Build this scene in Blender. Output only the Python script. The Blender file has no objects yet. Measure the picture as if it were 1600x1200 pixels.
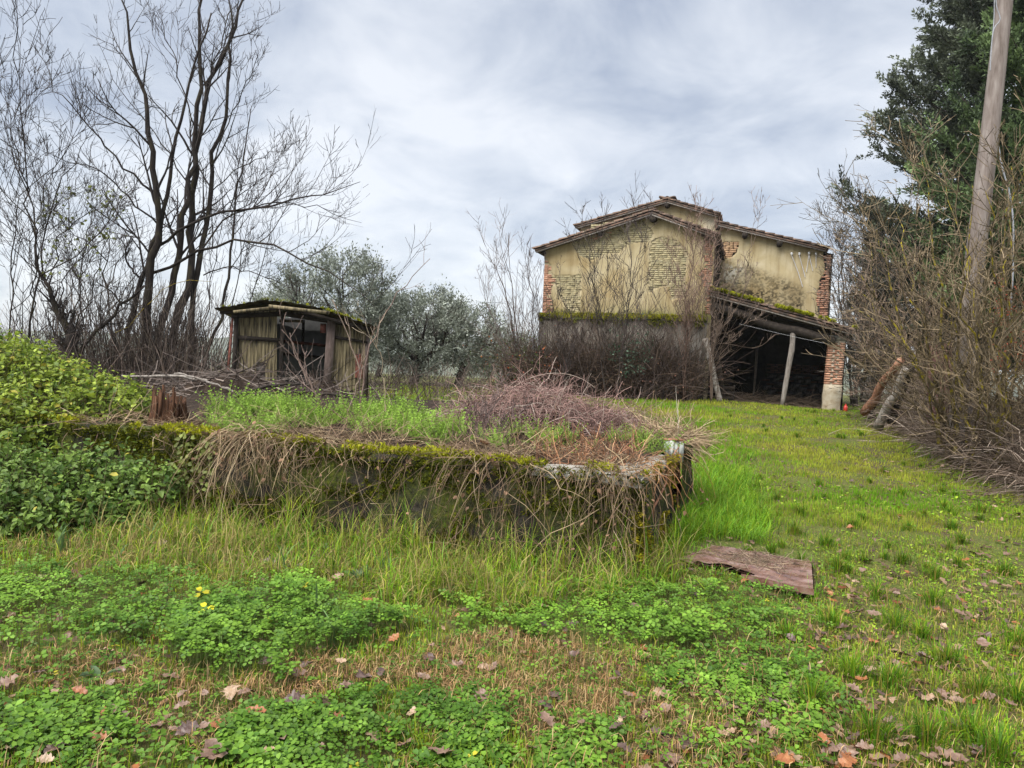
import bpy, math
import numpy as np
from mathutils import Matrix, Vector
rng = np.random.default_rng(7)
C = bpy.context.scene.collection
scn = bpy.context.scene
# ------------------------------------------------------------------ camera
FPX, PITCH, ROLL, EYE = 1109.0, math.radians(1.55), math.radians(2.5), 1.6
_f = np.array([0, math.cos(PITCH), -math.sin(PITCH)])
_u0 = np.array([0, math.sin(PITCH), math.cos(PITCH)])
_r0 = np.array([1.0, 0, 0])
CR = math.cos(ROLL)*_r0 + math.sin(ROLL)*_u0
CU = -math.sin(ROLL)*_r0 + math.cos(ROLL)*_u0
CAM = np.array([0, 0, EYE])
cd = bpy.data.cameras.new('camera'); cam = bpy.data.objects.new('camera', cd); C.objects.link(cam)
cd.sensor_fit = 'HORIZONTAL'; cd.sensor_width = 36.0; cd.lens = 36.0*FPX/1600.0
cd.clip_start = 0.05; cd.clip_end = 6000
cam.matrix_world = Matrix(((CR[0], CU[0], -_f[0], 0), (CR[1], CU[1], -_f[1], 0), (CR[2], CU[2], -_f[2], EYE), (0, 0, 0, 1)))
scn.camera = cam
# ------------------------------------------------------------------ light, sky, exposure
SUN_EL, SUN_AZ = math.radians(60), math.radians(226)
SUN_STRENGTH, SUN_ANGLE, EXPOSURE = 1.5, math.radians(65), 2.36
sd = bpy.data.lights.new('sun', 'SUN'); so = bpy.data.objects.new('sun', sd); C.objects.link(so)
sd.energy = SUN_STRENGTH; sd.angle = SUN_ANGLE; sd.color = (1.0, 0.975, 0.94)
_sd = Vector((math.cos(SUN_EL)*math.sin(SUN_AZ), math.cos(SUN_EL)*math.cos(SUN_AZ), math.sin(SUN_EL)))
so.rotation_euler = _sd.to_track_quat('Z', 'Y').to_euler()
world = bpy.data.worlds.new('World'); scn.world = world; world.use_nodes = True
def sky():
    nt = world.node_tree; N = nt.nodes; L = nt.links; N.clear()
    out = N.new('ShaderNodeOutputWorld'); bg = N.new('ShaderNodeBackground')
    L.new(bg.outputs[0], out.inputs[0])
    tc = N.new('ShaderNodeTexCoord'); sep = N.new('ShaderNodeSeparateXYZ'); L.new(tc.outputs['Generated'], sep.inputs[0])
    def M(op, a, b=None, c=None):
        n = N.new('ShaderNodeMath'); n.operation = op
        for i, v in enumerate((a, b, c)):
            if v is None: continue
            if isinstance(v, (int, float)): n.inputs[i].default_value = v
            else: L.new(v, n.inputs[i])
        return n.outputs[0]
    z = M('MAXIMUM', sep.outputs[2], 0.0); zz = M('ADD', z, 0.27)
    cx = M('DIVIDE', sep.outputs[0], zz); cy = M('DIVIDE', sep.outputs[1], zz)
    cmb = N.new('ShaderNodeCombineXYZ'); L.new(cx, cmb.inputs[0]); L.new(cy, cmb.inputs[1])
    def noise(scale, detail, rough, off, dist=0.0):
        mp = N.new('ShaderNodeMapping'); mp.inputs['Location'].default_value = off; L.new(cmb.outputs[0], mp.inputs[0])
        n = N.new('ShaderNodeTexNoise'); n.inputs['Scale'].default_value = scale; n.inputs['Detail'].default_value = detail
        n.inputs['Roughness'].default_value = rough; n.inputs['Distortion'].default_value = dist; L.new(mp.outputs[0], n.inputs['Vector'])
        return n.outputs['Fac']
    a = noise(1.25, 6, 0.52, (3.1, 1.7, 0), .25); b = noise(3.1, 8, 0.58, (7.7, 4.2, 2.0), 0.5)
    s = M('ADD', M('MULTIPLY', a, 0.62), M('MULTIPLY', b, 0.44)); s = M('SUBTRACT', s, 0.03)
    # brighter towards the horizon under thin cloud
    s = M('ADD', M('MULTIPLY', M('SUBTRACT', s, 0.5), 1.3), 0.482)
    hz = M('MULTIPLY', M('SUBTRACT', 0.34, M('MINIMUM', z, 0.6)), 0.30)
    s = M('ADD', s, hz)
    rp = N.new('ShaderNodeValToRGB'); L.new(s, rp.inputs[0])
    e = rp.color_ramp.elements
    cols = SKYCOLS
    e[0].position, e[0].color = cols[0]; e[1].position, e[1].color = cols[-1]
    for p, c in cols[1:-1]:
        k = e.new(p); k.color = c
    nis = N.new('ShaderNodeTexSky'); nis.sky_type = 'NISHITA'; nis.sun_disc = False
    nis.sun_elevation = SUN_EL; nis.sun_rotation = SUN_AZ
    sc = N.new('ShaderNodeVectorMath'); sc.operation = 'SCALE'; sc.inputs['Scale'].default_value = 0.06; L.new(nis.outputs[0], sc.inputs[0])
    mx = N.new('ShaderNodeMix'); mx.data_type = 'RGBA'; mx.inputs[0].default_value = 0.9
    L.new(sc.outputs[0], mx.inputs[6]); L.new(rp.outputs[0], mx.inputs[7])
    L.new(mx.outputs[2], bg.inputs[0]); bg.inputs[1].default_value = 1.0
def _c(r, g, b, k=1.0): return (r*k, g*k, b*k, 1)
SKYK = 0.192
SKYCOLS = [(0.35, _c(.46, .515, .625, SKYK)), (0.45, _c(.63, .68, .765, SKYK)), (0.54, _c(.78, .82, .885, SKYK)), (0.64, _c(.93, .955, .995, SKYK))]
sky()
vs = scn.view_settings
vs.view_transform = 'Standard'; vs.look = 'None'; vs.gamma = 1.0; vs.exposure = EXPOSURE; vs.use_curve_mapping = False
scn.cycles.max_bounces = 6; scn.cycles.diffuse_bounces = 2; scn.cycles.glossy_bounces = 2; scn.cycles.transmission_bounces = 3
scn.cycles.transparent_max_bounces = 6
# ------------------------------------------------------------------ projection between photo pixels and the place
def ray(px, py):
    d = _f + (px-800)/FPX*CR + (600-py)/FPX*CU
    return d
def P(px, py, depth):                      # point seen at that pixel, depth metres ahead
    return CAM + ray(px, py)*depth
def on_z(px, py, z):
    d = ray(px, py); return CAM + d*((z-EYE)/d[2])
def on_plane(px, py, p0, n):
    d = ray(px, py); return CAM + d*(np.dot(np.asarray(p0)-CAM, n)/np.dot(d, n))
def project(X):
    Y = np.asarray(X) - CAM
    w = Y@_f; w = np.where(np.abs(w) < 1e-6, 1e-6, w)
    return 800+FPX*(Y@CR)/w, 600-FPX*(Y@CU)/w, w
# ------------------------------------------------------------------ noise
_lat = np.random.default_rng(11).random((256, 256))
def vnoise(x, y):
    x = np.asarray(x, float); y = np.asarray(y, float)
    i = np.floor(x).astype(int); j = np.floor(y).astype(int); fx = x-i; fy = y-j
    fx = fx*fx*(3-2*fx); fy = fy*fy*(3-2*fy)
    g = lambda a, b: _lat[a % 256, b % 256]
    return (g(i, j)*(1-fx)+g(i+1, j)*fx)*(1-fy) + (g(i, j+1)*(1-fx)+g(i+1, j+1)*fx)*fy
def fbm(x, y, o=4):
    s = 0; a = 0.5; t = 0
    for k in range(o):
        s = s + a*vnoise(np.asarray(x)*2**k+17.3*k, np.asarray(y)*2**k+9.1*k); t += a; a *= 0.5
    return s/t
def smooth(t): t = np.clip(t, 0, 1); return t*t*(3-2*t)
def inpoly(px, py, poly):
    px = np.asarray(px); py = np.asarray(py); r = np.zeros(px.shape, bool); n = len(poly)
    for i in range(n):
        x0, y0 = poly[i]; x1, y1 = poly[(i+1) % n]
        if y0 == y1: continue
        c = ((y0 > py) != (y1 > py)) & (px < (x1-x0)*(py-y0)/(y1-y0)+x0)
        r ^= c
    return r
def norm(v): return v/np.maximum(np.linalg.norm(v, axis=-1, keepdims=True), 1e-9)
def rv(n): return norm(rng.normal(size=(n, 3)))
# ------------------------------------------------------------------ terrain
def terrain(x, y):
    x = np.asarray(x, float); y = np.asarray(y, float)
    z = 0.60*smooth((y-6.5)/15.0)
    z = z + 0.14*np.exp(-((x-6.8)**2+(y-23.4)**2)/5.0)
    z = z + 0.05*(fbm(x*0.9, y*0.9, 3)-0.5) + 0.035*(fbm(x*3.1+5, y*3.1, 2)-0.5)*(np.abs(y) < 40)
    r = np.sqrt((x-3)**2+(y-12)**2)
    z = z - 16*smooth((r-34)/170.0)
    return z
# ------------------------------------------------------------------ object helpers
WL = {}
def tag(o, label=None, cat=None, group=None, kind=None):
    if label: o['label'] = label
    if cat: o['category'] = cat
    if group: o['group'] = group
    if kind: o['kind'] = kind
    return o
def empty(name, loc, label=None, cat=None, group=None, parent=None):
    o = bpy.data.objects.new(name, None); C.objects.link(o); loc = np.asarray(loc, float)
    WL[o.name] = loc.copy()
    if parent is not None: o.parent = parent; loc = loc - WL[parent.name]
    o.location = loc; o.empty_display_size = 0.1
    return tag(o, label, cat, group)
def mesh_data(name, V, Q=None, T=None, col=None, mat=None, smooth_=True, matidx=None):
    me = bpy.data.meshes.new(name); V = np.asarray(V, np.float32)
    me.vertices.add(len(V)); me.vertices.foreach_set('co', V.ravel())
    Q = np.zeros((0, 4), np.int32) if Q is None else np.asarray(Q, np.int32).reshape(-1, 4)
    T = np.zeros((0, 3), np.int32) if T is None else np.asarray(T, np.int32).reshape(-1, 3)
    nl = len(Q)*4+len(T)*3
    me.loops.add(nl); me.loops.foreach_set('vertex_index', np.concatenate([Q.ravel(), T.ravel()]))
    me.polygons.add(len(Q)+len(T))
    ls = np.concatenate([np.arange(len(Q))*4, len(Q)*4+np.arange(len(T))*3]).astype(np.int32)
    me.polygons.foreach_set('loop_start', ls)
    if smooth_: me.polygons.foreach_set('use_smooth', np.ones(len(ls), bool))
    mats = mat if isinstance(mat, (list, tuple)) else [mat]
    for m in mats:
        if m is not None: me.materials.append(m)
    if matidx is not None: me.polygons.foreach_set('material_index', np.asarray(matidx, np.int32))
    if col is not None:
        col = np.asarray(col, np.float32); c4 = np.ones((len(V), 4), np.float32); c4[:, :3] = col
        a = me.color_attributes.new('Col', 'FLOAT_COLOR', 'POINT'); a.data.foreach_set('color', c4.ravel())
    me.update(calc_edges=True)
    return me
def link(name, me, loc, parent=None):
    o = bpy.data.objects.new(name, me); C.objects.link(o); loc = np.asarray(loc, float); WL[o.name] = loc.copy()
    if parent is not None: o.parent = parent; loc = loc - WL[parent.name]
    o.location = loc
    return o
def mobj(name, V, Q=None, T=None, col=None, mat=None, parent=None, loc=None, **kw):
    """verts in world space; the origin goes to loc (or the parent's place)"""
    V = np.asarray(V, float)
    if loc is None: loc = WL[parent.name] if parent is not None else np.array([V[:, 0].mean(), V[:, 1].mean(), V[:, 2].min()])
    loc = np.asarray(loc, float)
    return link(name, mesh_data(name, V-loc, Q, T, col, mat, **kw), loc, parent)
class Soup:
    def __init__(s): s.V = []; s.Q = []; s.T = []; s.Cc = []; s.n = 0
    def add(s, V, Q=None, T=None, col=(1, 1, 1)):
        V = np.asarray(V, float).reshape(-1, 3)
        s.V.append(V)
        if Q is not None and len(Q): s.Q.append(np.asarray(Q).reshape(-1, 4)+s.n)
        if T is not None and len(T): s.T.append(np.asarray(T).reshape(-1, 3)+s.n)
        col = np.asarray(col, float); s.Cc.append(np.broadcast_to(col, V.shape).copy()); s.n += len(V); return s
    def build(s, name, mat, parent=None, loc=None, **kw):
        return mobj(name, np.concatenate(s.V), np.concatenate(s.Q) if s.Q else None, np.concatenate(s.T) if s.T else None,
                    np.concatenate(s.Cc), mat, parent, loc, **kw)
def inst(Tv, Tf, pos, rot, scale):
    """copies of a small template: rot (m,3,3) with columns as axes"""
    Tv = np.asarray(Tv, float); Tf = np.asarray(Tf, int); m = len(pos); scale = np.asarray(scale, float)
    if scale.ndim == 0: scale = np.full(m, float(scale))
    sv = Tv[None]*(scale[:, None, None] if scale.ndim == 1 else scale[:, None, :])
    V = np.einsum('mij,mvj->mvi', rot, sv) + np.asarray(pos)[:, None, :]
    F = (Tf[None]+(np.arange(m)*len(Tv))[:, None, None]).reshape(-1, Tf.shape[1])
    return V.reshape(-1, 3), F
def basis(x, zhint):
    """rotation with local x along x and local z near zhint"""
    x = norm(np.asarray(x, float)); y = norm(np.cross(zhint, x)); bad = np.linalg.norm(np.cross(zhint, x), axis=-1) < 1e-6
    y[bad] = np.array([0, 1, 0]); z = np.cross(x, y)
    return np.stack([x, y, z], axis=-1)
def tubes(Pt, R, sides=5, cap=False):
    Pt = np.asarray(Pt, float); R = np.asarray(R, float); N, k, _ = Pt.shape
    Tn = norm(np.gradient(Pt, axis=1)); chord = norm(Pt[:, -1]-Pt[:, 0])
    a = np.where(np.abs(chord[:, 2:3]) < 0.8, np.array([[0, 0, 1.0]]), np.array([[1.0, 0.13, 0]]))[:, None, :]
    n1 = norm(np.cross(Tn, np.broadcast_to(a, Tn.shape))); n2 = np.cross(Tn, n1)
    th = np.arange(sides)*2*math.pi/sides
    if sides == 3 and not cap:                           # hair-thin stems: one flat strip each, turned at random
        ph = rng.uniform(0, math.pi, N)[:, None, None]; e = (n1*np.cos(ph)+n2*np.sin(ph))*R[..., None]*1.3
        V = np.stack([Pt-e, Pt+e, Pt-e], 2).reshape(-1, 3); i = np.arange(N)[:, None]*k*3+np.arange(k-1)[None, :]*3
        return V, np.stack([i, i+1, i+4, i+3], -1).reshape(-1, 4), None
    V = Pt[:, :, None, :]+R[:, :, None, None]*(np.cos(th)[None, None, :, None]*n1[:, :, None, :]+np.sin(th)[None, None, :, None]*n2[:, :, None, :])
    V = V.reshape(-1, 3)
    i = np.arange(N)[:, None, None]*k*sides+np.arange(k-1)[None, :, None]*sides; j = np.arange(sides)[None, None, :]; j2 = (j+1) % sides
    Q = np.stack([i+j, i+sides+j, i+sides+j2, i+j2], -1).reshape(-1, 4)
    T = None
    if cap:
        T = []; ex = []
        for b in range(N):
            for e in (0, k-1):
                c = len(V)+len(ex); ex.append(Pt[b, e]); o = b*k*sides+e*sides
                for s in range(sides): T.append((c, o+s, o+(s+1) % sides) if e == 0 else (c, o+(s+1) % sides, o+s))
        V = np.concatenate([V, np.array(ex)]); T = np.array(T)
    return V, Q, T
def ribbons(Pt, Wd, side):
    """flat strips: Pt (N,k,3), Wd (N,k) half widths, side (N,3) or (N,k,3)"""
    N, k, _ = Pt.shape; side = np.asarray(side)
    if side.ndim == 2: side = side[:, None, :]
    V = np.stack([Pt-side*Wd[..., None], Pt+side*Wd[..., None]], axis=2).reshape(-1, 3)
    i = np.arange(N)[:, None]*2*k+np.arange(k-1)[None, :]*2
    return V, np.stack([i, i+1, i+3, i+2], -1).reshape(-1, 4)
def blades(base, h, ddir, bend, w, k=4):
    """grass blades: base (N,3), h (N,), ddir unit horizontal (N,3), bend 0..2, half width w; returns V,Q and per-vertex height fraction"""
    N = len(base); t = np.linspace(0, 1, k)[None, :]
    ang = bend[:, None]*t                                  # angle from vertical grows along the blade
    seg = (h/(k-1))[:, None]
    dx = np.cumsum(np.sin(ang)*seg, 1)-np.sin(ang)*seg*1; dz = np.cumsum(np.cos(ang)*seg, 1)-np.cos(ang[:, :1])*seg
    dx -= dx[:, :1]
    Pt = base[:, None, :]+dx[..., None]*ddir[:, None, :]+dz[..., None]*np.array([0, 0, 1.0])
    sd = np.stack([-ddir[:, 1], ddir[:, 0], np.zeros(N)], -1)
    tw = rng.normal(0, 0.5, N)[:, None]; sd = norm(sd+ddir*tw)
    Wd = w[:, None]*np.array([0.8, 1.0, 0.75, 0.1] if k == 4 else [1.0, .12] if k == 2 else np.interp(np.linspace(0, 1, k), [0, .3, .7, 1], [.8, 1, .7, .08]))[None, :]
    V, Q = ribbons(Pt, Wd, sd)
    return V, Q, np.repeat(np.broadcast_to(t, (N, k)).ravel(), 2)
def grow(base, d, L, r0, k=6, wig=0.15, trop=0.05, taper=0.25, tvec=(0, 0, 1)):
    base = np.asarray(base, float); N = len(base); d = norm(np.asarray(d, float)); L = np.broadcast_to(L, (N,)); r0 = np.broadcast_to(r0, (N,))
    Pt = np.zeros((N, k, 3)); Pt[:, 0] = base
    for i in range(1, k):
        d = norm(d+wig*rng.normal(size=(N, 3))+trop*np.asarray(tvec, float)); Pt[:, i] = Pt[:, i-1]+d*(L/(k-1))[:, None]
    t = np.linspace(0, 1, k)[None, :]
    return Pt, r0[:, None]*(1-(1-taper)*t)
def spawn(Pt, R, n, tmin=0.25, tmax=1.0, ang=0.7, lenr=0.5, lvar=0.4, rr=0.6, up=0.0):
    N, k, _ = Pt.shape; L = np.linalg.norm(np.diff(Pt, axis=1), axis=2).sum(1)
    t = tmin+(tmax-tmin)*rng.random((N, n)); x = t*(k-1); i = np.minimum(x.astype(int), k-2); fr = x-i; b = np.arange(N)[:, None]
    base = Pt[b, i]*(1-fr[..., None])+Pt[b, i+1]*fr[..., None]; rad = R[b, i]*(1-fr)+R[b, i+1]*fr
    tan = norm(Pt[b, i+1]-Pt[b, i]); rnd = rv(N*n).reshape(N, n, 3); perp = norm(rnd-(rnd*tan).sum(-1, keepdims=True)*tan)
    a = ang*(0.6+0.8*rng.random((N, n, 1))); d = tan*np.cos(a)+perp*np.sin(a); d[..., 2] += up; d = norm(d)
    ln = lenr*L[:, None]*(1.15-0.6*t)*(1+lvar*(rng.random((N, n))*2-1)); r = rad*rr
    return base.reshape(-1, 3), d.reshape(-1, 3), ln.ravel(), r.ravel()
def spline(pts, k):
    pts = np.asarray(pts, float); n = len(pts); s = np.concatenate([[0], np.cumsum(np.linalg.norm(np.diff(pts, axis=0), axis=1))]); u = np.linspace(0, s[-1], k)
    ext = np.concatenate([[2*pts[0]-pts[1]], pts, [2*pts[-1]-pts[-2]]]); out = []
    for q in u:
        i = min(max(np.searchsorted(s, q)-1, 0), n-2); t = (q-s[i])/max(s[i+1]-s[i], 1e-9); p0, p1, p2, p3 = ext[i:i+4]
        out.append(0.5*((2*p1)+(-p0+p2)*t+(2*p0-5*p1+4*p2-p3)*t*t+(-p0+3*p1-3*p2+p3)*t**3))
    return np.array(out)
def box(c, ax, ay, az):
    """8 verts of a box centred at c with half-axis vectors"""
    c, ax, ay, az = (np.asarray(q, float) for q in (c, ax, ay, az))
    V = np.array([c+i*ax+j*ay+k*az for k in (-1, 1) for j in (-1, 1) for i in (-1, 1)])
    Q = np.array([(0, 2, 3, 1), (4, 5, 7, 6), (0, 1, 5, 4), (2, 6, 7, 3), (0, 4, 6, 2), (1, 3, 7, 5)])
    return V, Q
# ------------------------------------------------------------------ materials
def _mat(name):
    m = bpy.data.materials.new(name); m.use_nodes = True; nt = m.node_tree; nt.nodes.clear()
    o = nt.nodes.new('ShaderNodeOutputMaterial'); return m, nt, nt.nodes, nt.links, o
def leaf_mat(name, trans=0.3, rough=0.5, spec=0.35, var=0.35, scale=9.0):
    m, nt, N, L, o = _mat(name)
    at = N.new('ShaderNodeAttribute'); at.attribute_name = 'Col'
    geo = N.new('ShaderNodeNewGeometry'); nz = N.new('ShaderNodeTexNoise'); nz.inputs['Scale'].default_value = scale; nz.inputs['Detail'].default_value = 3
    L.new(geo.outputs['Position'], nz.inputs['Vector'])
    mr = N.new('ShaderNodeMapRange'); mr.inputs[1].default_value = 0.3; mr.inputs[2].default_value = 0.7; mr.inputs[3].default_value = 1-var; mr.inputs[4].default_value = 1+var
    L.new(nz.outputs[0], mr.inputs[0])
    sc = N.new('ShaderNodeVectorMath'); sc.operation = 'SCALE'; L.new(at.outputs['Color'], sc.inputs[0]); L.new(mr.outputs[0], sc.inputs['Scale'])
    p = N.new('ShaderNodeBsdfPrincipled'); p.inputs['Roughness'].default_value = rough; p.inputs['Specular IOR Level'].default_value = spec
    L.new(sc.outputs[0], p.inputs['Base Color'])
    if trans > 0:
        tr = N.new('ShaderNodeBsdfTranslucent'); L.new(sc.outputs[0], tr.inputs[0]); mx = N.new('ShaderNodeMixShader'); mx.inputs[0].default_value = trans
        L.new(p.outputs[0], mx.inputs[1]); L.new(tr.outputs[0], mx.inputs[2]); L.new(mx.outputs[0], o.inputs[0])
    else: L.new(p.outputs[0], o.inputs[0])
    return m
def noise_mat(name, stops, scale=6.0, detail=6, rough=0.85, spec=0.3, bump=0.3, bscale=None, stretch=(1, 1, 1), mulcol=False, dist=0.0, obj=False):
    """object surface: colour ramp over noise, bump from a finer noise; mulcol multiplies by the Col attribute"""
    m, nt, N, L, o = _mat(name)
    tc = N.new('ShaderNodeTexCoord'); geo = N.new('ShaderNodeNewGeometry'); mp = N.new('ShaderNodeMapping'); mp.inputs['Scale'].default_value = stretch
    L.new(tc.outputs['Object'] if obj else geo.outputs['Position'], mp.inputs[0])
    nz = N.new('ShaderNodeTexNoise'); nz.inputs['Scale'].default_value = scale; nz.inputs['Detail'].default_value = detail; nz.inputs['Distortion'].default_value = dist
    nz.inputs['Roughness'].default_value = 0.62; L.new(mp.outputs[0], nz.inputs['Vector'])
    rp = N.new('ShaderNodeValToRGB'); L.new(nz.outputs[0], rp.inputs[0]); e = rp.color_ramp.elements
    e[0].position = stops[0][0]; e[0].color = (*stops[0][1], 1); e[1].position = stops[-1][0]; e[1].color = (*stops[-1][1], 1)
    for q, c in stops[1:-1]:
        k = e.new(q); k.color = (*c, 1)
    p = N.new('ShaderNodeBsdfPrincipled'); p.inputs['Roughness'].default_value = rough; p.inputs['Specular IOR Level'].default_value = spec
    src = rp.outputs[0]
    if mulcol:
        at = N.new('ShaderNodeAttribute'); at.attribute_name = 'Col'; mx = N.new('ShaderNodeMix'); mx.data_type = 'RGBA'; mx.blend_type = 'MULTIPLY'; mx.inputs[0].default_value = 1
        L.new(src, mx.inputs[6]); L.new(at.outputs['Color'], mx.inputs[7]); src = mx.outputs[2]
    if obj:
        oi = N.new('ShaderNodeObjectInfo'); mr = N.new('ShaderNodeMapRange'); mr.inputs[3].default_value = 0.72; mr.inputs[4].default_value = 1.25; L.new(oi.outputs['Random'], mr.inputs[0])
        sc = N.new('ShaderNodeVectorMath'); sc.operation = 'SCALE'; L.new(src, sc.inputs[0]); L.new(mr.outputs[0], sc.inputs['Scale']); src = sc.outputs[0]
    L.new(src, p.inputs['Base Color'])
    if bump:
        n2 = N.new('ShaderNodeTexNoise'); n2.inputs['Scale'].default_value = bscale or scale*4; n2.inputs['Detail'].default_value = 8; L.new(mp.outputs[0], n2.inputs['Vector'])
        b = N.new('ShaderNodeBump'); b.inputs['Strength'].default_value = bump; b.inputs['Distance'].default_value = 0.02; L.new(n2.outputs[0], b.inputs['Height']); L.new(b.outputs[0], p.inputs['Normal'])
    L.new(p.outputs[0], o.inputs[0])
    return m
def shrink(c, k): return tuple(x*k for x in c)
M = {}
M['leaf'] = leaf_mat('foliage', 0.32, 0.45, 0.22)
M['leaf_matt'] = leaf_mat('matt foliage', 0.25, 0.65, 0.2)
M['grass'] = leaf_mat('grass blades', 0.32, 0.55, 0.14, 0.3, 3.0)
M['straw'] = leaf_mat('dry stems', 0.1, 0.7, 0.2, 0.3, 6.0)
M['bark'] = noise_mat('dark bark', [(0.3, (.010, .008, .007)), (0.5, (.026, .020, .017)), (0.62, (.042, .035, .022)), (0.75, (.07, .06, .02))], 7, 6, 0.9, 0.2, 0.6, 30, (1, 1, .35))
M['twig'] = leaf_mat('twigs', 0.0, 0.7, 0.25, 0.3, 4.0)
M['moss'] = leaf_mat('moss', 0.15, 0.85, 0.1, 0.45, 7.0)
M['brick'] = noise_mat('old brick', [(0.3, (.34, .155, .095)), (0.5, (.46, .235, .15)), (0.7, (.52, .33, .23))], 9, 6, 0.9, 0.2, 0.4, 40, obj=True)
M['brick_joined'] = noise_mat('limewashed brick', [(0.3, (.33, .28, .165)), (0.5, (.41, .36, .215)), (0.7, (.46, .41, .26))], 5, 6, 0.9, 0.2, 0.4, 40, mulcol=True)
M['mortar'] = noise_mat('lime mortar', [(0.3, (.33, .28, .20)), (0.6, (.44, .39, .30)), (0.75, (.5, .46, .38))], 14, 6, 0.95, 0.1, 0.5)
M['grey_cable'] = noise_mat('grimy grey cable', [(0.3, (.22, .23, .24)), (0.7, (.36, .37, .40))], 12, 4, .6, .3, 0)
M['shaded_brick'] = noise_mat('shade-darkened brick', [(0.3, (.035, .016, .011)), (0.5, (.075, .032, .021)), (0.7, (.12, .065, .045))], 9, 6, .9, .2, .4, 40, obj=True)  # the lean-to's interior shade is put into this brick colour
M['gable_mortar'] = noise_mat('deep old mortar', [(0.3, (.27, .225, .135)), (0.7, (.40, .335, .21))], 9, 6, .95, .1, .5)
M['tile'] = noise_mat('weathered roof tile', [(0.28, (.03, .028, .023)), (0.46, (.085, .062, .048)), (0.58, (.17, .105, .075)), (0.7, (.15, .13, .095))], 5, 7, 0.9, 0.2, 0.4, obj=True)
M['tile_joined'] = noise_mat('weathered roof tile field', [(0.28, (.03, .028, .023)), (0.46, (.085, .062, .048)), (0.58, (.17, .105, .075)), (0.7, (.15, .13, .095))], 4, 7, 0.9, 0.2, 0.4)
M['old_wood'] = noise_mat('blackened old timber', [(0.3, (.014, .010, .008)), (0.55, (.033, .025, .019)), (0.75, (.06, .047, .036))], 8, 6, 0.85, 0.25, 0.5, 30, (1, 1, 1))
M['grey_wood'] = noise_mat('grey weathered wood', [(0.3, (.12, .10, .085)), (0.5, (.24, .21, .18)), (0.7, (.36, .33, .30))], 7, 7, 0.85, 0.2, 0.6, 28, (3, 3, .5))
M['concrete'] = noise_mat('weathered concrete', [(0.3, (.14, .13, .11)), (0.5, (.26, .245, .21)), (0.7, (.36, .34, .30))], 6, 8, 0.85, 0.3, 0.4, 30)
M['soil'] = noise_mat('dark leafy soil', [(0.3, (.012, .008, .006)), (0.55, (.034, .023, .016)), (0.72, (.075, .052, .036))], 9, 8, 0.95, 0.15, 0.9, 45)
M['dark'] = noise_mat('lime darkened as shade', [(0.3, (.008, .0065, .005)), (0.7, (.026, .022, .018))], 4, 6, 0.95, 0.1, 0.4)  # near-black wall colour standing in for shade inside the lean-to
# ================================================================== ground
def ground():
    nx, ny = 170, 190
    a = np.linspace(-1, 1, nx); b = np.linspace(0, 1, ny)
    x = 6*np.sinh(a*6.6)/np.sinh(6.6)*0+np.sign(a)*(np.exp(np.abs(a)*np.log(1+1800/4.0))-1)*4.0
    y = -6+(np.exp(b*np.log(1+2600/7.0))-1)*7.0
    X, Y = np.meshgrid(x, y); Z = terrain(X, Y)
    V = np.stack([X, Y, Z], -1).reshape(-1, 3)
    i = (np.arange(ny-1)[:, None]*nx+np.arange(nx-1)[None, :]); Q = np.stack([i, i+1, i+nx+1, i+nx], -1).reshape(-1, 4)
    m, nt, N, L, o = _mat('grassy ground')
    geo = N.new('ShaderNodeNewGeometry')
    def nz(s, d, off=(0, 0, 0)):
        mp = N.new('ShaderNodeMapping'); mp.inputs['Location'].default_value = off; L.new(geo.outputs['Position'], mp.inputs[0])
        n = N.new('ShaderNodeTexNoise'); n.inputs['Scale'].default_value = s; n.inputs['Detail'].default_value = d; n.inputs['Roughness'].default_value = 0.65; L.new(mp.outputs[0], n.inputs['Vector']); return n.outputs[0]
    def ramp(src, st):
        r = N.new('ShaderNodeValToRGB'); L.new(src, r.inputs[0]); e = r.color_ramp.elements; e[0].position, e[0].color = st[0][0], (*st[0][1], 1); e[1].position, e[1].color = st[-1][0], (*st[-1][1], 1)
        for q, c in st[1:-1]: k = e.new(q); k.color = (*c, 1)
        return r.outputs[0]
    soil = ramp(nz(38, 8), [(0.3, (.025, .017, .010)), (0.5, (.085, .06, .03)), (0.7, (.20, .15, .08))])
    green = ramp(nz(48, 8, (4, 4, 0)), [(0.3, (.022, .03, .007)), (0.5, (.085, .105, .02)), (0.7, (.20, .20, .045))])
    fac = ramp(nz(1.7, 6, (9, 2, 0)), [(0.36, (0, 0, 0)), (0.56, (1, 1, 1))])
    mx = N.new('ShaderNodeMix'); mx.data_type = 'RGBA'; L.new(fac, mx.inputs[0]); L.new(soil, mx.inputs[6]); L.new(green, mx.inputs[7])
    p = N.new('ShaderNodeBsdfPrincipled'); p.inputs['Roughness'].default_value = 0.9; p.inputs['Specular IOR Level'].default_value = 0.2; L.new(mx.outputs[2], p.inputs['Base Color'])
    bp = N.new('ShaderNodeBump'); bp.inputs['Strength'].default_value = 0.8; bp.inputs['Distance'].default_value = 0.03; L.new(nz(45, 8), bp.inputs['Height']); L.new(bp.outputs[0], p.inputs['Normal'])
    L.new(p.outputs[0], o.inputs[0])
    g = mobj('ground', V, Q, mat=m, loc=(0, 0, 0)); tag(g, 'grassy winter ground rising gently to the farmhouse', kind='structure')
ground()
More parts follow.
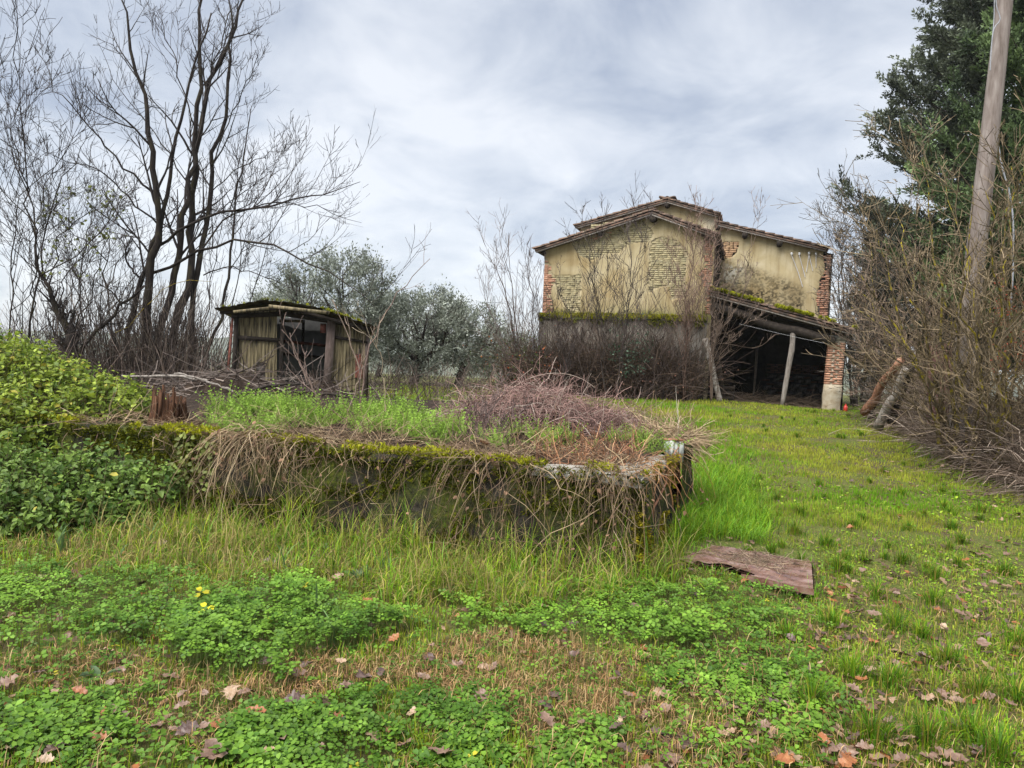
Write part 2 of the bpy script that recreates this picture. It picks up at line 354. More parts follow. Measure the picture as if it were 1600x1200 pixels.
def hills():
    S = Soup(); mt = noise_mat('far hillside', [(0.35, (.05, .06, .035)), (0.65, (.09, .10, .05))], 0.02, 6, 1, 0, 0)
    x = np.linspace(-1500, 1500, 120)
    for (y0, h, s) in ((900, 26, .004), (1400, 60, .0025)):
        top = -16+h*(0.4+fbm(x*s+y0, x*0+3.3, 4)); rows = [(y0, -30+0*x), (y0+60, -16+0.6*(top+16)), (y0+140, top), (y0+400, top-8)]
        V = np.concatenate([np.stack([x, np.full_like(x, yy), zz], -1) for yy, zz in rows]); n = len(x)
        i = np.arange(3)[:, None]*n+np.arange(n-1)[None, :]; S.add(V, np.stack([i, i+1, i+n+1, i+n], -1).reshape(-1, 4))
    o = S.build('hills', mt, loc=(0, 900, -30)); tag(o, 'low wooded hills far across the valley', kind='structure')
hills()
# ================================================================== low platform wall with soil inside
ZT = 0.76                                         # height of its coping
PA = on_z(1003, 752, ZT); PB = on_z(228, 678, ZT); PC = on_z(1046, 712, ZT); PE = on_z(1084, 690, ZT+.03)
PA[2] = PB[2] = PC[2] = PE[2] = 0
_fd = norm(PB-PA); PB2 = PA+_fd*8.2; _rd = norm(PE-PA)
PD = PB2+_rd*6.0; PE2 = PA+_rd*6.0; PEW = PA+_rd*(np.linalg.norm(PE-PA)+.2)
def wall_face(p0, p1, out, n, h0, h1, rows=14, amp=0.035):
    """rough upright face from p0 to p1 (a height field along out)"""
    t = np.linspace(0, 1, n); X = p0[None, :]+(p1-p0)[None, :]*t[:, None]; v = np.linspace(0, 1, rows)
    Ls = np.linalg.norm(p1-p0); zb = terrain(X[:, 0], X[:, 1])-0.15
    zt = h0+(h1-h0)*t+0.035*(fbm(t*Ls*1.6+3, t*0+2.2, 3)-0.5)*2
    V = np.zeros((rows, n, 3))
    for r in range(rows):
        z = zb+(zt-zb)*v[r]; d = amp*(fbm(t*Ls*2.2, z*3.0+1.3, 4)-0.5)*2-0.03*v[r]+0.02*(v[r] > .93)
        V[r] = X+out[None, :]*d[:, None]; V[r, :, 2] = z
    i = np.arange(rows-1)[:, None]*n+np.arange(n-1)[None, :]
    return V.reshape(-1, 3), np.stack([i, i+1, i+n+1, i+n], -1).reshape(-1, 4), V[-1]
FO = np.array([_fd[1], -_fd[0], 0]); FO = FO*np.sign(np.dot(FO, -PA)); RO = np.array([_rd[1], -_rd[0], 0]); RO = RO*np.sign(RO[0])
platform = empty('low_wall', (PA[0], PA[1], terrain(PA[0], PA[1])), 'mossy old concrete wall of a raised bed overgrown with dead stems', 'wall')
def mossy_wall_mat():
    m, nt, N, L, o = _mat('mossy wet concrete'); geo = N.new('ShaderNodeNewGeometry')
    def nz(s, d, dist=0.0):
        n = N.new('ShaderNodeTexNoise'); n.inputs['Scale'].default_value = s; n.inputs['Detail'].default_value = d; n.inputs['Roughness'].default_value = .65; n.inputs['Distortion'].default_value = dist; L.new(geo.outputs['Position'], n.inputs['Vector']); return n.outputs[0]
    def ramp(src, st):
        r = N.new('ShaderNodeValToRGB'); L.new(src, r.inputs[0]); e = r.color_ramp.elements; e[0].position, e[0].color = st[0][0], (*st[0][1], 1); e[1].position, e[1].color = st[-1][0], (*st[-1][1], 1)
        for q, c in st[1:-1]: k = e.new(q); k.color = (*c, 1)
        return r.outputs[0]
    base = ramp(nz(7, 8, .4), [(0.3, (.007, .006, .005)), (0.5, (.022, .018, .013)), (0.72, (.06, .052, .038))])
    moss = ramp(nz(28, 8), [(0.3, (.014, .02, .004)), (0.55, (.065, .08, .008)), (0.72, (.16, .17, .016))])
    f = ramp(nz(2.6, 6), [(0.42, (0, 0, 0)), (0.58, (1, 1, 1))])
    mx = N.new('ShaderNodeMix'); mx.data_type = 'RGBA'; L.new(f, mx.inputs[0]); L.new(base, mx.inputs[6]); L.new(moss, mx.inputs[7])
    p = N.new('ShaderNodeBsdfPrincipled'); p.inputs['Roughness'].default_value = .8; p.inputs['Specular IOR Level'].default_value = .25; L.new(mx.outputs[2], p.inputs['Base Color'])
    bp = N.new('ShaderNodeBump'); bp.inputs['Strength'].default_value = .9; bp.inputs['Distance'].default_value = .03; L.new(nz(24, 8), bp.inputs['Height']); L.new(bp.outputs[0], p.inputs['Normal']); L.new(p.outputs[0], o.inputs[0])
    return m
M['mossy_wall'] = mossy_wall_mat()
FV, FQ, FTOP = wall_face(PA, PB2, FO, 150, ZT, ZT+.02)
mobj('wall_face', FV, FQ, mat=M['mossy_wall'], parent=platform)
PG = PA+_rd*(np.linalg.norm(PC-PA)-0.05)           # where the gap with the boards begins
RV, RQ, RTOP = wall_face(PG, PA, RO, 60, ZT-.01, ZT, amp=.03)
mobj('wall_face', RV, RQ, mat=M['mossy_wall'], parent=platform)
PGb = PG+_rd*.62
RV2, RQ2, RTOP2 = wall_face(PEW, PGb, RO, 60, ZT, ZT+.02, amp=.03)
mobj('wall_face', RV2, RQ2, mat=M['mossy_wall'], parent=platform)
def coping(top, inn, w, name='coping_stone', n=7):
    """a run of coping slabs on a wall top"""
    L_ = len(top); idx = np.linspace(0, L_-1, n+1).astype(int)
    for q in range(n):
        seg = top[idx[q]:idx[q+1]+1].copy(); m_ = len(seg); s = np.linspace(0, 1, 6)
        if m_ < 2: continue
        seg += (seg[[-1]]-seg[[0]])*0.0
        G = seg[None]+inn[None, None, :]*(s[:, None, None]*w); G[..., 2] += 0.02*np.sin(s*math.pi)[:, None]+0.014*(fbm(G[..., 0]*9, G[..., 1]*9, 3)-.5)*2+.012+rng.normal(0, .006)
        shr = seg.mean(0); G[..., :2] = shr[None, None, :2]+(G[..., :2]-shr[None, None, :2])*0.992
        bot = G[0].copy(); bot[:, 2] -= .06; bot2 = G[-1].copy(); bot2[:, 2] -= .12
        G = np.concatenate([bot[None], G, bot2[None]]); r = len(G)
        i = np.arange(r-1)[:, None]*m_+np.arange(m_-1)[None, :]
        mobj(name, G.reshape(-1, 3), np.stack([i, i+m_, i+m_+1, i+1], -1).reshape(-1, 4), mat=M['concrete'] if project(shr[None])[0][0] > 770 else M['mossy_wall'], parent=platform)
coping(FTOP, -FO, .34, n=9); coping(RTOP, -RO, .3, n=3); coping(RTOP2, -RO, .3, n=4)
_bk = norm(np.array([.95, 11.4, 0])-PEW); _bn = np.array([-_bk[1], _bk[0], 0])
def bank(x, y):
    """1 on the bed, falling to 0 down the grassy bank beyond the end of the side wall"""
    dd = (np.asarray(x)-PEW[0])*_bn[0]+(np.asarray(y)-PEW[1])*_bn[1]; al = (np.asarray(x)-PEW[0])*_rd[0]+(np.asarray(y)-PEW[1])*_rd[1]
    return np.where(al < -.05, 1.0, smooth((dd+.25)/.75))
def soil_inside():
    nu, nv = 110, 90; u = np.linspace(0.02, 0.995, nu); v = np.linspace(0.03, .99, nv)
    U, Vv = np.meshgrid(u, v); X = PA[None, None]+(PB2-PA)*U[..., None]+(PE2-PA)*Vv[..., None]
    Z = ZT-.05+0.10*fbm(X[..., 0]*1.3, X[..., 1]*1.3, 4)+.16*smooth((Vv-.15)/.7); bk = bank(X[..., 0], X[..., 1]); Z = Z*bk+(terrain(X[..., 0], X[..., 1])-.06)*(1-bk)
    return X, Z
SX, SZ = soil_inside()
def soil_z(x, y):
    q = np.linalg.inv(np.array([(PB2-PA)[:2], (PE2-PA)[:2]]).T); w = np.stack([np.asarray(x)-PA[0], np.asarray(y)-PA[1]], -1)@q.T
    z = ZT-.05+0.10*fbm(np.asarray(x)*1.3, np.asarray(y)*1.3, 4)+.16*smooth((w[..., 1]-.15)/.7); bk = bank(x, y); z = z*bk+(terrain(x, y)-.06)*(1-bk)
    ins = (w[..., 0] > 0) & (w[..., 0] < 1) & (w[..., 1] > 0) & (w[..., 1] < 1)
    return np.where(ins, z, terrain(x, y)), ins, w
def _soil():
    X, Z = SX.copy(), SZ; X[..., 2] = Z; nu = X.shape[1]; nv = X.shape[0]
    i = np.arange(nv-1)[:, None]*nu+np.arange(nu-1)[None, :]
    mobj('soil_fill', X.reshape(-1, 3), np.stack([i, i+nu, i+nu+1, i+1], -1).reshape(-1, 4)[:, ::-1], mat=M['soil'], parent=platform)['kind'] = 'stuff'
_soil()
# ================================================================== farmhouse
TH = math.radians(19.0); HU = np.array([math.cos(TH), -math.sin(TH), 0]); HV = np.array([math.sin(TH), math.cos(TH), 0])
PILLAR = P(1298, 643, 22.2)
_q = on_plane(1105, 600, PILLAR, HV); C0 = PILLAR+HU*np.dot(_q-PILLAR, HU); C0[2] = 0
def H(px, py, t):
    X = on_plane(px, py, C0+HV*t, HV); return float(np.dot(X-C0, HU)), float(X[2])
def W(s, t, z):
    s, t, z = np.broadcast_arrays(np.asarray(s, float), np.asarray(t, float), np.asarray(z, float))
    return C0+s[..., None]*HU+t[..., None]*HV+z[..., None]*np.array([0, 0, 1.0])
Z0 = 0.45
house = empty('farmhouse', (C0[0], C0[1], Z0), 'derelict yellow farmhouse with two gables and a mossy tiled lean-to', 'house')
def quadbox(name, s0, s1, t0, t1, z0, z1, mat, parent=house, zt=None, **kw):
    """upright box in house coordinates; zt gives the four top heights at (s0,t0),(s1,t0),(s0,t1),(s1,t1)"""
    zt = zt or (z1,)*4; b = z0 if isinstance(z0, (tuple, list)) else (z0,)*4
    V = np.concatenate([W([s0, s1, s0, s1], [t0, t0, t1, t1], b), W([s0, s1, s0, s1], [t0, t0, t1, t1], zt)])
    Q = [(0, 2, 3, 1), (4, 5, 7, 6), (0, 1, 5, 4), (2, 6, 7, 3), (0, 4, 6, 2), (1, 3, 7, 5)]
    kw.setdefault('smooth_', False)
    return mobj(name, V, Q, mat=mat, parent=parent, **kw)
def sheet(name, s0, s1, t, zb, ztop, disp, mat, parent=house, cell=.035, keep=None, colf=None):
    """plaster coat on a wall facing the camera: a height field in front of plane t"""
    n = int((s1-s0)/cell)+1; s = np.linspace(s0, s1, n); zt = ztop(s); r = int((zt.max()-zb)/cell)+1; v = np.linspace(0, 1, r)
    S_, Vv = np.meshgrid(s, v); Z = zb+(zt[None, :]-zb)*Vv; D = disp(S_, Z); Vx = W(S_, t-D, Z).reshape(-1, 3)
    i = np.arange(r-1)[:, None]*n+np.arange(n-1)[None, :]; Q = np.stack([i, i+1, i+n+1, i+n], -1).reshape(-1, 4)
    if keep is not None:
        k = keep(S_, Z).ravel(); Q = Q[k[Q].all(1)]
    col = colf(S_, Z).reshape(-1, 3) if colf else None
    return mobj(name, Vx, Q, mat=mat, parent=parent, col=col)
def plaster_mat():
    m, nt, N, L, o = _mat('ochre plaster'); geo = N.new('ShaderNodeNewGeometry'); at = N.new('ShaderNodeAttribute'); at.attribute_name = 'Col'
    def nz(s, d, st=(1, 1, 1), dist=0):
        mp = N.new('ShaderNodeMapping'); mp.inputs['Scale'].default_value = st; L.new(geo.outputs['Position'], mp.inputs[0])
        n = N.new('ShaderNodeTexNoise'); n.inputs['Scale'].default_value = s; n.inputs['Detail'].default_value = d; n.inputs['Roughness'].default_value = .6; n.inputs['Distortion'].default_value = dist; L.new(mp.outputs[0], n.inputs['Vector']); return n.outputs[0]
    def ramp(src, st):
        r = N.new('ShaderNodeValToRGB'); L.new(src, r.inputs[0]); e = r.color_ramp.elements; e[0].position, e[0].color = st[0][0], (*st[0][1], 1); e[1].position, e[1].color = st[-1][0], (*st[-1][1], 1)
        for q, c in st[1:-1]: k = e.new(q); k.color = (*c, 1)
        return r.outputs[0]
    base = ramp(nz(1.1, 7, dist=.5), [(0.32, (.38, .30, .165)), (0.5, (.45, .37, .215)), (0.66, (.52, .445, .29))])
    streak = ramp(nz(2.2, 6, (2.6, 2.6, .22)), [(0.38, (.70, .66, .60)), (0.54, (1, 1, 1)), (0.75, (1.0, .99, .97))])
    mx = N.new('ShaderNodeMix'); mx.data_type = 'RGBA'; mx.blend_type = 'MULTIPLY'; mx.inputs[0].default_value = .75; L.new(base, mx.inputs[6]); L.new(streak, mx.inputs[7])
    m2 = N.new('ShaderNodeMix'); m2.data_type = 'RGBA'; m2.blend_type = 'MULTIPLY'; m2.inputs[0].default_value = 1; L.new(mx.outputs[2], m2.inputs[6]); L.new(at.outputs['Color'], m2.inputs[7])
    p = N.new('ShaderNodeBsdfPrincipled'); p.inputs['Roughness'].default_value = .92; p.inputs['Specular IOR Level'].default_value = .15; L.new(m2.outputs[2], p.inputs['Base Color'])
    bp = N.new('ShaderNodeBump'); bp.inputs['Strength'].default_value = .35; bp.inputs['Distance'].default_value = .02; L.new(nz(12, 8), bp.inputs['Height']); L.new(bp.outputs[0], p.inputs['Normal']); L.new(p.outputs[0], o.inputs[0])
    return m
M['plaster'] = plaster_mat()
M['mossy_tile'] = M['tile']
# ---- key points read off the photograph, as (s, z) in the plane of each wall
sL, _ = H(849, 450, 0); sR = 0.0
UL, UM, UR = H(836, 393, -.35), H(1018, 334, -.35), H(1119, 371, -.35)
zl = lambda s: np.where(np.asarray(s) < UM[0], UL[1]+(UM[1]-UL[1])*(np.asarray(s)-UL[0])/(UM[0]-UL[0]), UM[1]+(UR[1]-UM[1])*(np.asarray(s)-UM[0])/(UR[0]-UM[0]))
_, zLedge = H(965, 499, -.12)
DW = 4.0
# ---- front block: walls behind the plaster coat
def gable_wall(name, s0, s1, t0, t1, z0, line, mat, parent=house):
    """wall with a pitched top: cut at the ridge"""
    ks = [s0]+[k for k in (line[1][0],) if s0 < k < s1]+[s1]
    zf = lambda s: line[0][1]+(line[1][1]-line[0][1])*(s-line[0][0])/(line[1][0]-line[0][0]) if s <= line[1][0] else line[1][1]+(line[2][1]-line[1][1])*(s-line[1][0])/(line[2][0]-line[1][0])
    V = []; Q = []; n = len(ks)
    for t in (t0, t1):
        for s in ks: V.append(W(s, t, z0)); V.append(W(s, t, zf(s)))
    for i in range(n-1):
        a = 2*i; b = a+2; c = 2*n+a; d = c+2
        Q += [(a, b, b+1, a+1), (d, c, c+1, d+1), (a+1, b+1, d+1, c+1)]
    Q += [(2*n, 0, 1, 2*n+1), (2*(n-1), 2*n+2*(n-1), 2*n+2*(n-1)+1, 2*(n-1)+1)]
    return mobj(name, np.array(V), Q, mat=mat, parent=parent, smooth_=False)
front_wall = gable_wall('gable_wall', sL, sR, 0.0, .42, Z0-.3, (UL, UM, UR), M['gable_mortar'])
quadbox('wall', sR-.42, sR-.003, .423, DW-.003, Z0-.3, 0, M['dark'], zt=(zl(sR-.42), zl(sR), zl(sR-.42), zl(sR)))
quadbox('wall', sL+.003, sL+.42, .423, DW-.003, Z0-.3, 0, M['mortar'], zt=(zl(sL), zl(sL+.42), zl(sL), zl(sL+.42)))
# ---- plaster with fallen patches
def polyd(S_, Z, poly):
    """rough signed distance, negative inside, by sampling a polygon in (s,z)"""
    poly = np.asarray(poly); d = np.full(S_.shape, 1e9)
    for i in range(len(poly)):
        a = poly[i]; b = poly[(i+1) % len(poly)]; ab = b-a; t = np.clip(((S_-a[0])*ab[0]+(Z-a[1])*ab[1])/max(ab@ab, 1e-9), 0, 1)
        d = np.minimum(d, np.hypot(S_-a[0]-t*ab[0], Z-a[1]-t*ab[1]))
    return np.where(inpoly(S_, Z, poly), -d, d)
FP = lambda pts, t=0: [H(x, y, t) for x, y in pts]
patches = [FP([(905, 400), (895, 380), (930, 352), (975, 345), (1000, 344), (1020, 365), (1010, 378), (985, 378), (968, 393), (940, 398), (925, 405)]),
           FP([(1012, 440), (1020, 378), (1035, 371), (1060, 378), (1073, 390), (1070, 430), (1072, 462), (1050, 466), (1046, 448), (1030, 446), (1015, 455)]),
           FP([(866, 432), (905, 431), (908, 455), (906, 485), (888, 487), (875, 460)])]
quoinL = FP([(846, 405), (852, 405), (862, 420), (864, 440), (861, 460), (863, 490), (846, 494)])
quoinR = FP([(1112, 366), (1101, 372), (1100, 400), (1104, 415), (1093, 430), (1103, 445), (1102, 490), (1112, 492)])
topbrick = FP([(918, 372), (930, 364), (952, 362), (953, 373), (925, 376)])
wob = lambda S_, Z: .10*(fbm(S_*4.0, Z*4.0, 3)-.5)+.05*(fbm(S_*14, Z*14, 2)-.5)
def front_patch(S_, Z):
    d = np.min([polyd(S_, Z, p) for p in patches+[quoinL, quoinR, topbrick]], axis=0)
    return d+wob(S_, Z)
def front_disp(S_, Z):
    return .028*smooth(front_patch(S_, Z)/.05)+.012*fbm(S_*1.5, Z*1.5, 3)-.002
def front_col(S_, Z):
    c = np.ones(S_.shape+(3,))
    g = smooth((zLedge+.75-Z+.5*(fbm(S_*2, Z*2, 3)-.5))/.7)[..., None]; c = c*(1-g)+c*np.array([.78, .80, .70])*g         # damp foot
    g = smooth((zLedge+.34-Z+.35*(fbm(S_*3.2+3, Z*2, 3)-.5))/.22)[..., None]*.75; c = c*(1-g)+c*np.array([.62, .78, .28])*g
    g = smooth((fbm(S_*.9+8, Z*.9, 4)-.5)/.12)[..., None]; c *= 1-g*np.array([.05, .09, .16])
    return c
up = sheet('plaster', sL-.01, sR+.012, -.002, zLedge-.05, lambda s: zl(s)-.005, front_disp, M['plaster'], keep=lambda S_, Z: front_patch(S_, Z) > 0.0, colf=front_col)
# ---- individual bricks
BRK = []
for q in range(6):
    l, d_, h = (.27, .13, .055) if q % 2 == 0 else (.14, .13, .055)
    V, Q = box((0, 0, 0), (l/2, 0, 0), (0, d_/2, 0), (0, 0, h/2)); V = V+rng.normal(0, .004, V.shape); Q = np.asarray(Q)
    BRK.append(mesh_data('brick', V, Q, mat=M['brick'], smooth_=False))
def place_brick(parent, s, t, z, q, dyaw=0.0, side=False, name='brick'):
    o = bpy.data.objects.new(name, BRK[q]); C.objects.link(o); o.parent = parent; X = W(s, t, z)-WL[parent.name]; o.location = X
    o.rotation_euler = (rng.normal(0, .012), rng.normal(0, .012), -TH+dyaw+rng.normal(0, .015)+(math.pi/2 if side else 0)); WL[o.name] = X+WL[parent.name]
    return o
def brick_field(parent, region, s0, s1, z0, z1, t, limit, inside):
    n = 0; course = .069; z = z0; r = 0
    while z < z1:
        s = s0+(0.0 if r % 2 == 0 else -.13)+abs(rng.normal(0, .006))
        while s < s1:
            q = rng.integers(0, 3)*2+(1 if rng.random() < .35 else 0); l = .27 if q % 2 == 0 else .14; c = s+l/2
            if s < s0-.01: s = s0; q = 1; l = .14; c = s+l/2
            if c+l/2 > s1+.015: q = 1; l = .14; c = s+l/2
            if c+l/2 <= s1+.015 and inside(np.array([c]), np.array([z]))[0] and n < limit:
                place_brick(parent, c, t+.052+rng.normal(0, .006), z+rng.normal(0, .003), q); n += 1
            s += l+.012+abs(rng.normal(0, .006))
        z += course; r += 1
    return n
ins = lambda polys: (lambda S_, Z: np.min([polyd(S_, Z, p) for p in polys], axis=0)+wob(S_, Z) < -.0)
brick_field(front_wall, None, sL+.005, sL+.75, zLedge, zl(sL)-.1, 0.0, 150, ins([quoinL]))
brick_field(front_wall, None, sR-.45, sR-.005, zLedge, zl(sR)-.05, 0.0, 110, ins([quoinR]))
brick_field(front_wall, None, -4.6, -3.0, H(930, 376, 0)[1], H(930, 358, 0)[1], 0.0, 30, ins([topbrick]))
def joined_bricks(name, parent, polys, t, seedoff=0, colr=((.9, .9, .9), (1.1, 1.06, 1.0))):
    S = Soup()
    for poly in polys:
        p = np.asarray(poly); z = p[:, 1].min()-.1; r = 0
        while z < p[:, 1].max()+.1:
            s = p[:, 0].min()-.2+(.13 if r % 2 else 0); h = .061*rng.uniform(.92, 1.08)
            while s < p[:, 0].max()+.2:
                l = .26 if rng.random() < .6 else .135; c = s+l/2
                if (polyd(np.array([c]), np.array([z]), poly)+wob(np.array([c]), np.array([z])))[0] < .03:
                    k = rng.normal(0, .005); a, b, cc = W(c, t+.050+k, z), HU*(l/2-.002), HV*.06
                    V, Q = box(a, b, cc, (0, 0, h/2)); V = V+rng.normal(0, .0035, V.shape); S.add(V, Q, col=np.asarray(colr[0])+rng.random()*(np.asarray(colr[1])-np.asarray(colr[0])))
                s += l+.014
            z += .07; r += 1
    o = S.build(name, M['brick_joined'], parent, smooth_=False); o['kind'] = 'stuff'; return o
joined_bricks('brickwork', front_wall, patches, -.004)
# ---- lower wall proud of the upper one, with the mossy ledge
M['grey_plaster'] = noise_mat('stained grey plaster', [(0.3, (.065, .054, .044)), (0.48, (.15, .132, .108)), (0.7, (.28, .255, .22))], 2.2, 8, .92, .15, .4, 18, (1, 1, .5))
quadbox('plinth', sL-.05, sR-.10, -.16, -.004, Z0-.3, zLedge-.02, M['grey_plaster'])
LS = np.linspace(sL-.08, sR-.08, 120)
def ledge():
    rows = []
    for (t, z) in ((-.21, zLedge-.05), (-.225, zLedge-.01), (-.19, zLedge+.03), (-.10, zLedge+.06), (-.012, zLedge+.10)):
        rows.append(W(LS, t+.015*(fbm(LS*5, LS*0+t*30, 2)-.5), z+.05*(fbm(LS*3, LS*0+t*9, 3)-.5)))
    V = np.concatenate(rows); n = len(LS); i = np.arange(len(rows)-1)[:, None]*n+np.arange(n-1)[None, :]
    mobj('ledge', V, np.stack([i, i+1, i+n+1, i+n], -1).reshape(-1, 4), mat=M['mossy_wall'], parent=house)
ledge()
def moss_tufts(pos, nrm, size, col, name, parent, n_per=9):
    m_ = len(pos)*n_per; base = np.repeat(pos, n_per, 0)+rng.normal(0, .012, (m_, 3)); d = norm(np.repeat(nrm, n_per, 0)+rng.normal(0, .55, (m_, 3)))
    h = np.repeat(size, n_per)*rng.uniform(.5, 1.3, m_); tip = base+d*h[:, None]; sd = norm(np.cross(d, rv(m_)))*(h*.28)[:, None]
    V = np.stack([base-sd, base+sd, tip], 1).reshape(-1, 3); T = np.arange(m_*3).reshape(-1, 3); c = np.repeat(np.repeat(col, n_per, 0)*rng.uniform(.75, 1.3, (m_, 1)), 3, 0)
    o = mobj(name, V, None, T, c, M['moss'], parent, smooth_=False); o['kind'] = 'stuff'; return o
def moss_cols(n, bright=.5):
    a = np.array([.10, .115, .010]); b = np.array([.36, .36, .02]); return a+(b-a)*np.clip(rng.normal(bright, .3, (n, 1)), 0, 1)
n = 4200; s_ = rng.uniform(sL-.06, sR-.12, n); t_ = rng.uniform(-.25, -.02, n); den = fbm(s_*2.1, t_*3, 3) > .45; s_, t_ = s_[den], t_[den]; n = len(s_)
moss_tufts(W(s_, t_, zLedge+.0+.10*(t_+.22)/.2+.03+.12*(fbm(s_*3, t_*6, 3)-.45)), np.tile(np.array([0, -.5, .8]), (n, 1)), rng.uniform(.03, .09, n), moss_cols(n, .6)*(np.array([[1.05, 1.0, 1.0]])*(.65+1.5*np.clip(fbm(s_*2.7, t_*4+7, 3)-.15, 0, .7))[:, None]), 'moss', house, 16)
n = 1700; s_ = rng.uniform(sL+.02, sR-.1, n); z_ = np.abs(rng.normal(0, .15, n)); keep = fbm(s_*2.6+9, z_*1.5, 3) > .44+z_*.5; s_, z_ = s_[keep], z_[keep]; n = len(s_)
moss_tufts(W(s_, -.035, zLedge+.06+z_), np.tile(-HV+np.array([0, 0, .5]), (n, 1)), rng.uniform(.015, .04, n), moss_cols(n, .45), 'moss', house, 9)
n = 700; s_ = rng.uniform(sL-.05, sR-.15, n); keep = fbm(s_*3.3+2, s_*0+4, 3) > .5; s_ = s_[keep]; n = len(s_)
moss_tufts(W(s_, -.22, zLedge-.03-np.abs(rng.normal(0, .07, n))), np.tile(-HV+np.array([0, 0, -.5]), (n, 1)), rng.uniform(.03, .08, n), moss_cols(n, .2), 'moss', house, 9)
# ---- roofs
TILE_V = []; TILE_Q = []
def coppo(Lt=.46, r0=.085, r1=.072, k=6):
    th = np.linspace(0, math.pi, k+1); V = []
    for x, r, zo in ((0, r0, 0), (Lt, r1, 0)):
        V += [(x, r*math.cos(a), r*math.sin(a)*.85+zo) for a in th]
    for x, r, zo in ((0, r0-.016, 0), (Lt, r1-.016, 0)):
        V += [(x, r*math.cos(a), r*math.sin(a)*.85+zo) for a in th]
    n = k+1; Q = []
    for i in range(k):
        Q += [(i, i+1, n+i+1, n+i), (2*n+i, 3*n+i, 3*n+i+1, 2*n+i+1), (i, 2*n+i, 2*n+i+1, i+1), (n+i, n+i+1, 3*n+i+1, 3*n+i)]
    return np.array(V), np.array(Q)
CV, CQ = coppo(); COPPI = []
for q in range(4):
    COPPI.append(mesh_data('roof_tile', CV+rng.normal(0, .004, CV.shape), CQ, mat=M['tile'], smooth_=False))
def roof_slope(root, a, b, t0, t1, thick=.07, verge_parts=2, field=True, pitch=.33, eave=True, tile_mat=None, lift=.0):
    """a = (s,z) of the eave underside, b = (s,z) of the ridge underside; covers t0..t1. Slab, verge board, tiles"""
    a = np.array(a); b = np.array(b); ls = np.linalg.norm(b-a); e = (b-a)/ls; nrm2 = np.array([-e[1], e[0]]); nrm2 *= np.sign(nrm2[1])
    A3 = HU*e[0]+np.array([0, 0, e[1]]); N3 = HU*nrm2[0]+np.array([0, 0, nrm2[1]])
    base = lambda p, t: W(p[0], t, p[1])
    # flat brick underlay: one slab, and the grey verge board under its edge
    c = (a+b)/2; V, Q = box(base(c, (t0+t1)/2)+N3*thick/2, A3*ls/2, HV*(t1-t0)/2, N3*thick/2)
    mobj('roof_deck', V, Q, mat=M['tile_joined'], parent=root, smooth_=False)
    V, Q = box(base(c, t0+.05)-N3*.022, A3*(ls/2-.02), HV*.04, N3*.02); mobj('verge_board', V, Q, mat=M['grey_wood'], parent=root, smooth_=False)
    nrow = int(ls/pitch); ncol = int((t1-t0-.1)/.235)+1; S = Soup()
    upd = A3; rot = np.stack([upd, HV*(1 if np.dot(np.cross(upd, HV), N3) > 0 else -1), N3], -1)
    for cidx in range(ncol):
        t = t0+.06+cidx*.235
        for r in range(nrow+1):
            x = -.06+r*pitch+rng.normal(0, .015); zoff = thick+.012+.03*(r % 2 == 0)*0+.02
            tilt = .055; ru = norm(upd-N3*tilt*1.0); R3 = np.stack([ru, rot[:, 1], np.cross(ru, rot[:, 1])], -1)
            X = base(a, t+rng.normal(0, .012))+A3*x+N3*(zoff+.022+rng.normal(0, .006))
            if cidx < verge_parts:
                o = bpy.data.objects.new('roof_tile', COPPI[rng.integers(0, 4)]); C.objects.link(o); o.parent = root
                Rj = Matrix(R3.tolist()).to_4x4()@Matrix.Rotation(rng.normal(0, .035), 4, 'Z'); Rj.translation = Vector(X-WL[root.name]); o.matrix_local = Rj; WL[o.name] = X
            elif field:
                S.add(CV@R3.T+X, CQ)
        # pan tiles between the cover tiles, upside down
        if field or cidx < verge_parts:
            for r in range(nrow+1):
                X = base(a, t+.118)+A3*(-.03+r*pitch)+N3*(thick+.075); R4 = np.stack([upd, -rot[:, 1], -N3], -1); S.add(CV@R4.T+X, CQ)
    if S.n: o = S.build('tile_field', M['tile_joined'], root, smooth_=False); o['kind'] = 'stuff'
    return A3, N3
def log(name, p0, p1, r, mat, parent=None, k=6, sides=9, wob_=.02, taper=.85, loc=None):
    t = np.linspace(0, 1, k)[:, None]; pts = np.asarray(p0)*(1-t)+np.asarray(p1)*t+rng.normal(0, wob_, (k, 3))*np.sin(t*math.pi)
    V, Q, T = tubes(pts[None], (r*(1-(1-taper)*t[:, 0])*(1+rng.normal(0, .05, k)))[None], sides, cap=True)
    return mobj(name, V, Q, T, None, mat, parent, loc)
roof = empty('roof', WL[house.name], parent=house)
roof_slope(roof, UL, UM, -.35, DW+.1); roof_slope(roof, UR, UM, -.35, DW+.1)
for (px, py, r) in ((1020, 341, .13), (936, 361, .10)):
    s, z = H(px, py, -.3); log('purlin', W(s, -.32, z-.02), W(s, 1.5, z-.02), r, M['old_wood'], roof)
for s, z in ((UL[0]+.25, UL[1]+.0), (UR[0]-.12, UR[1]+.0)):
    log('purlin', W(s, -.25, z), W(s, DW-.05, z), .07, M['old_wood'], roof)
def ridge_tiles(root, m, t0, t1, thick=.07, cnt=3):
    for i in range(int((t1-t0)/.38)):
        X = W(m[0], t0+i*.38, m[1]+thick+.06); R3 = np.stack([norm(HV+np.array([0, 0, -.05])), -HU, norm(np.array([0, 0, 1.0])+HV*.05)], -1)*1.25
        o = bpy.data.objects.new('ridge_tile', COPPI[i % 4]); C.objects.link(o); o.parent = root; Rj = Matrix(R3.tolist()).to_4x4(); Rj.translation = Vector(X-WL[root.name]); o.matrix_local = Rj
ridge_tiles(roof, UM, -.35, DW)
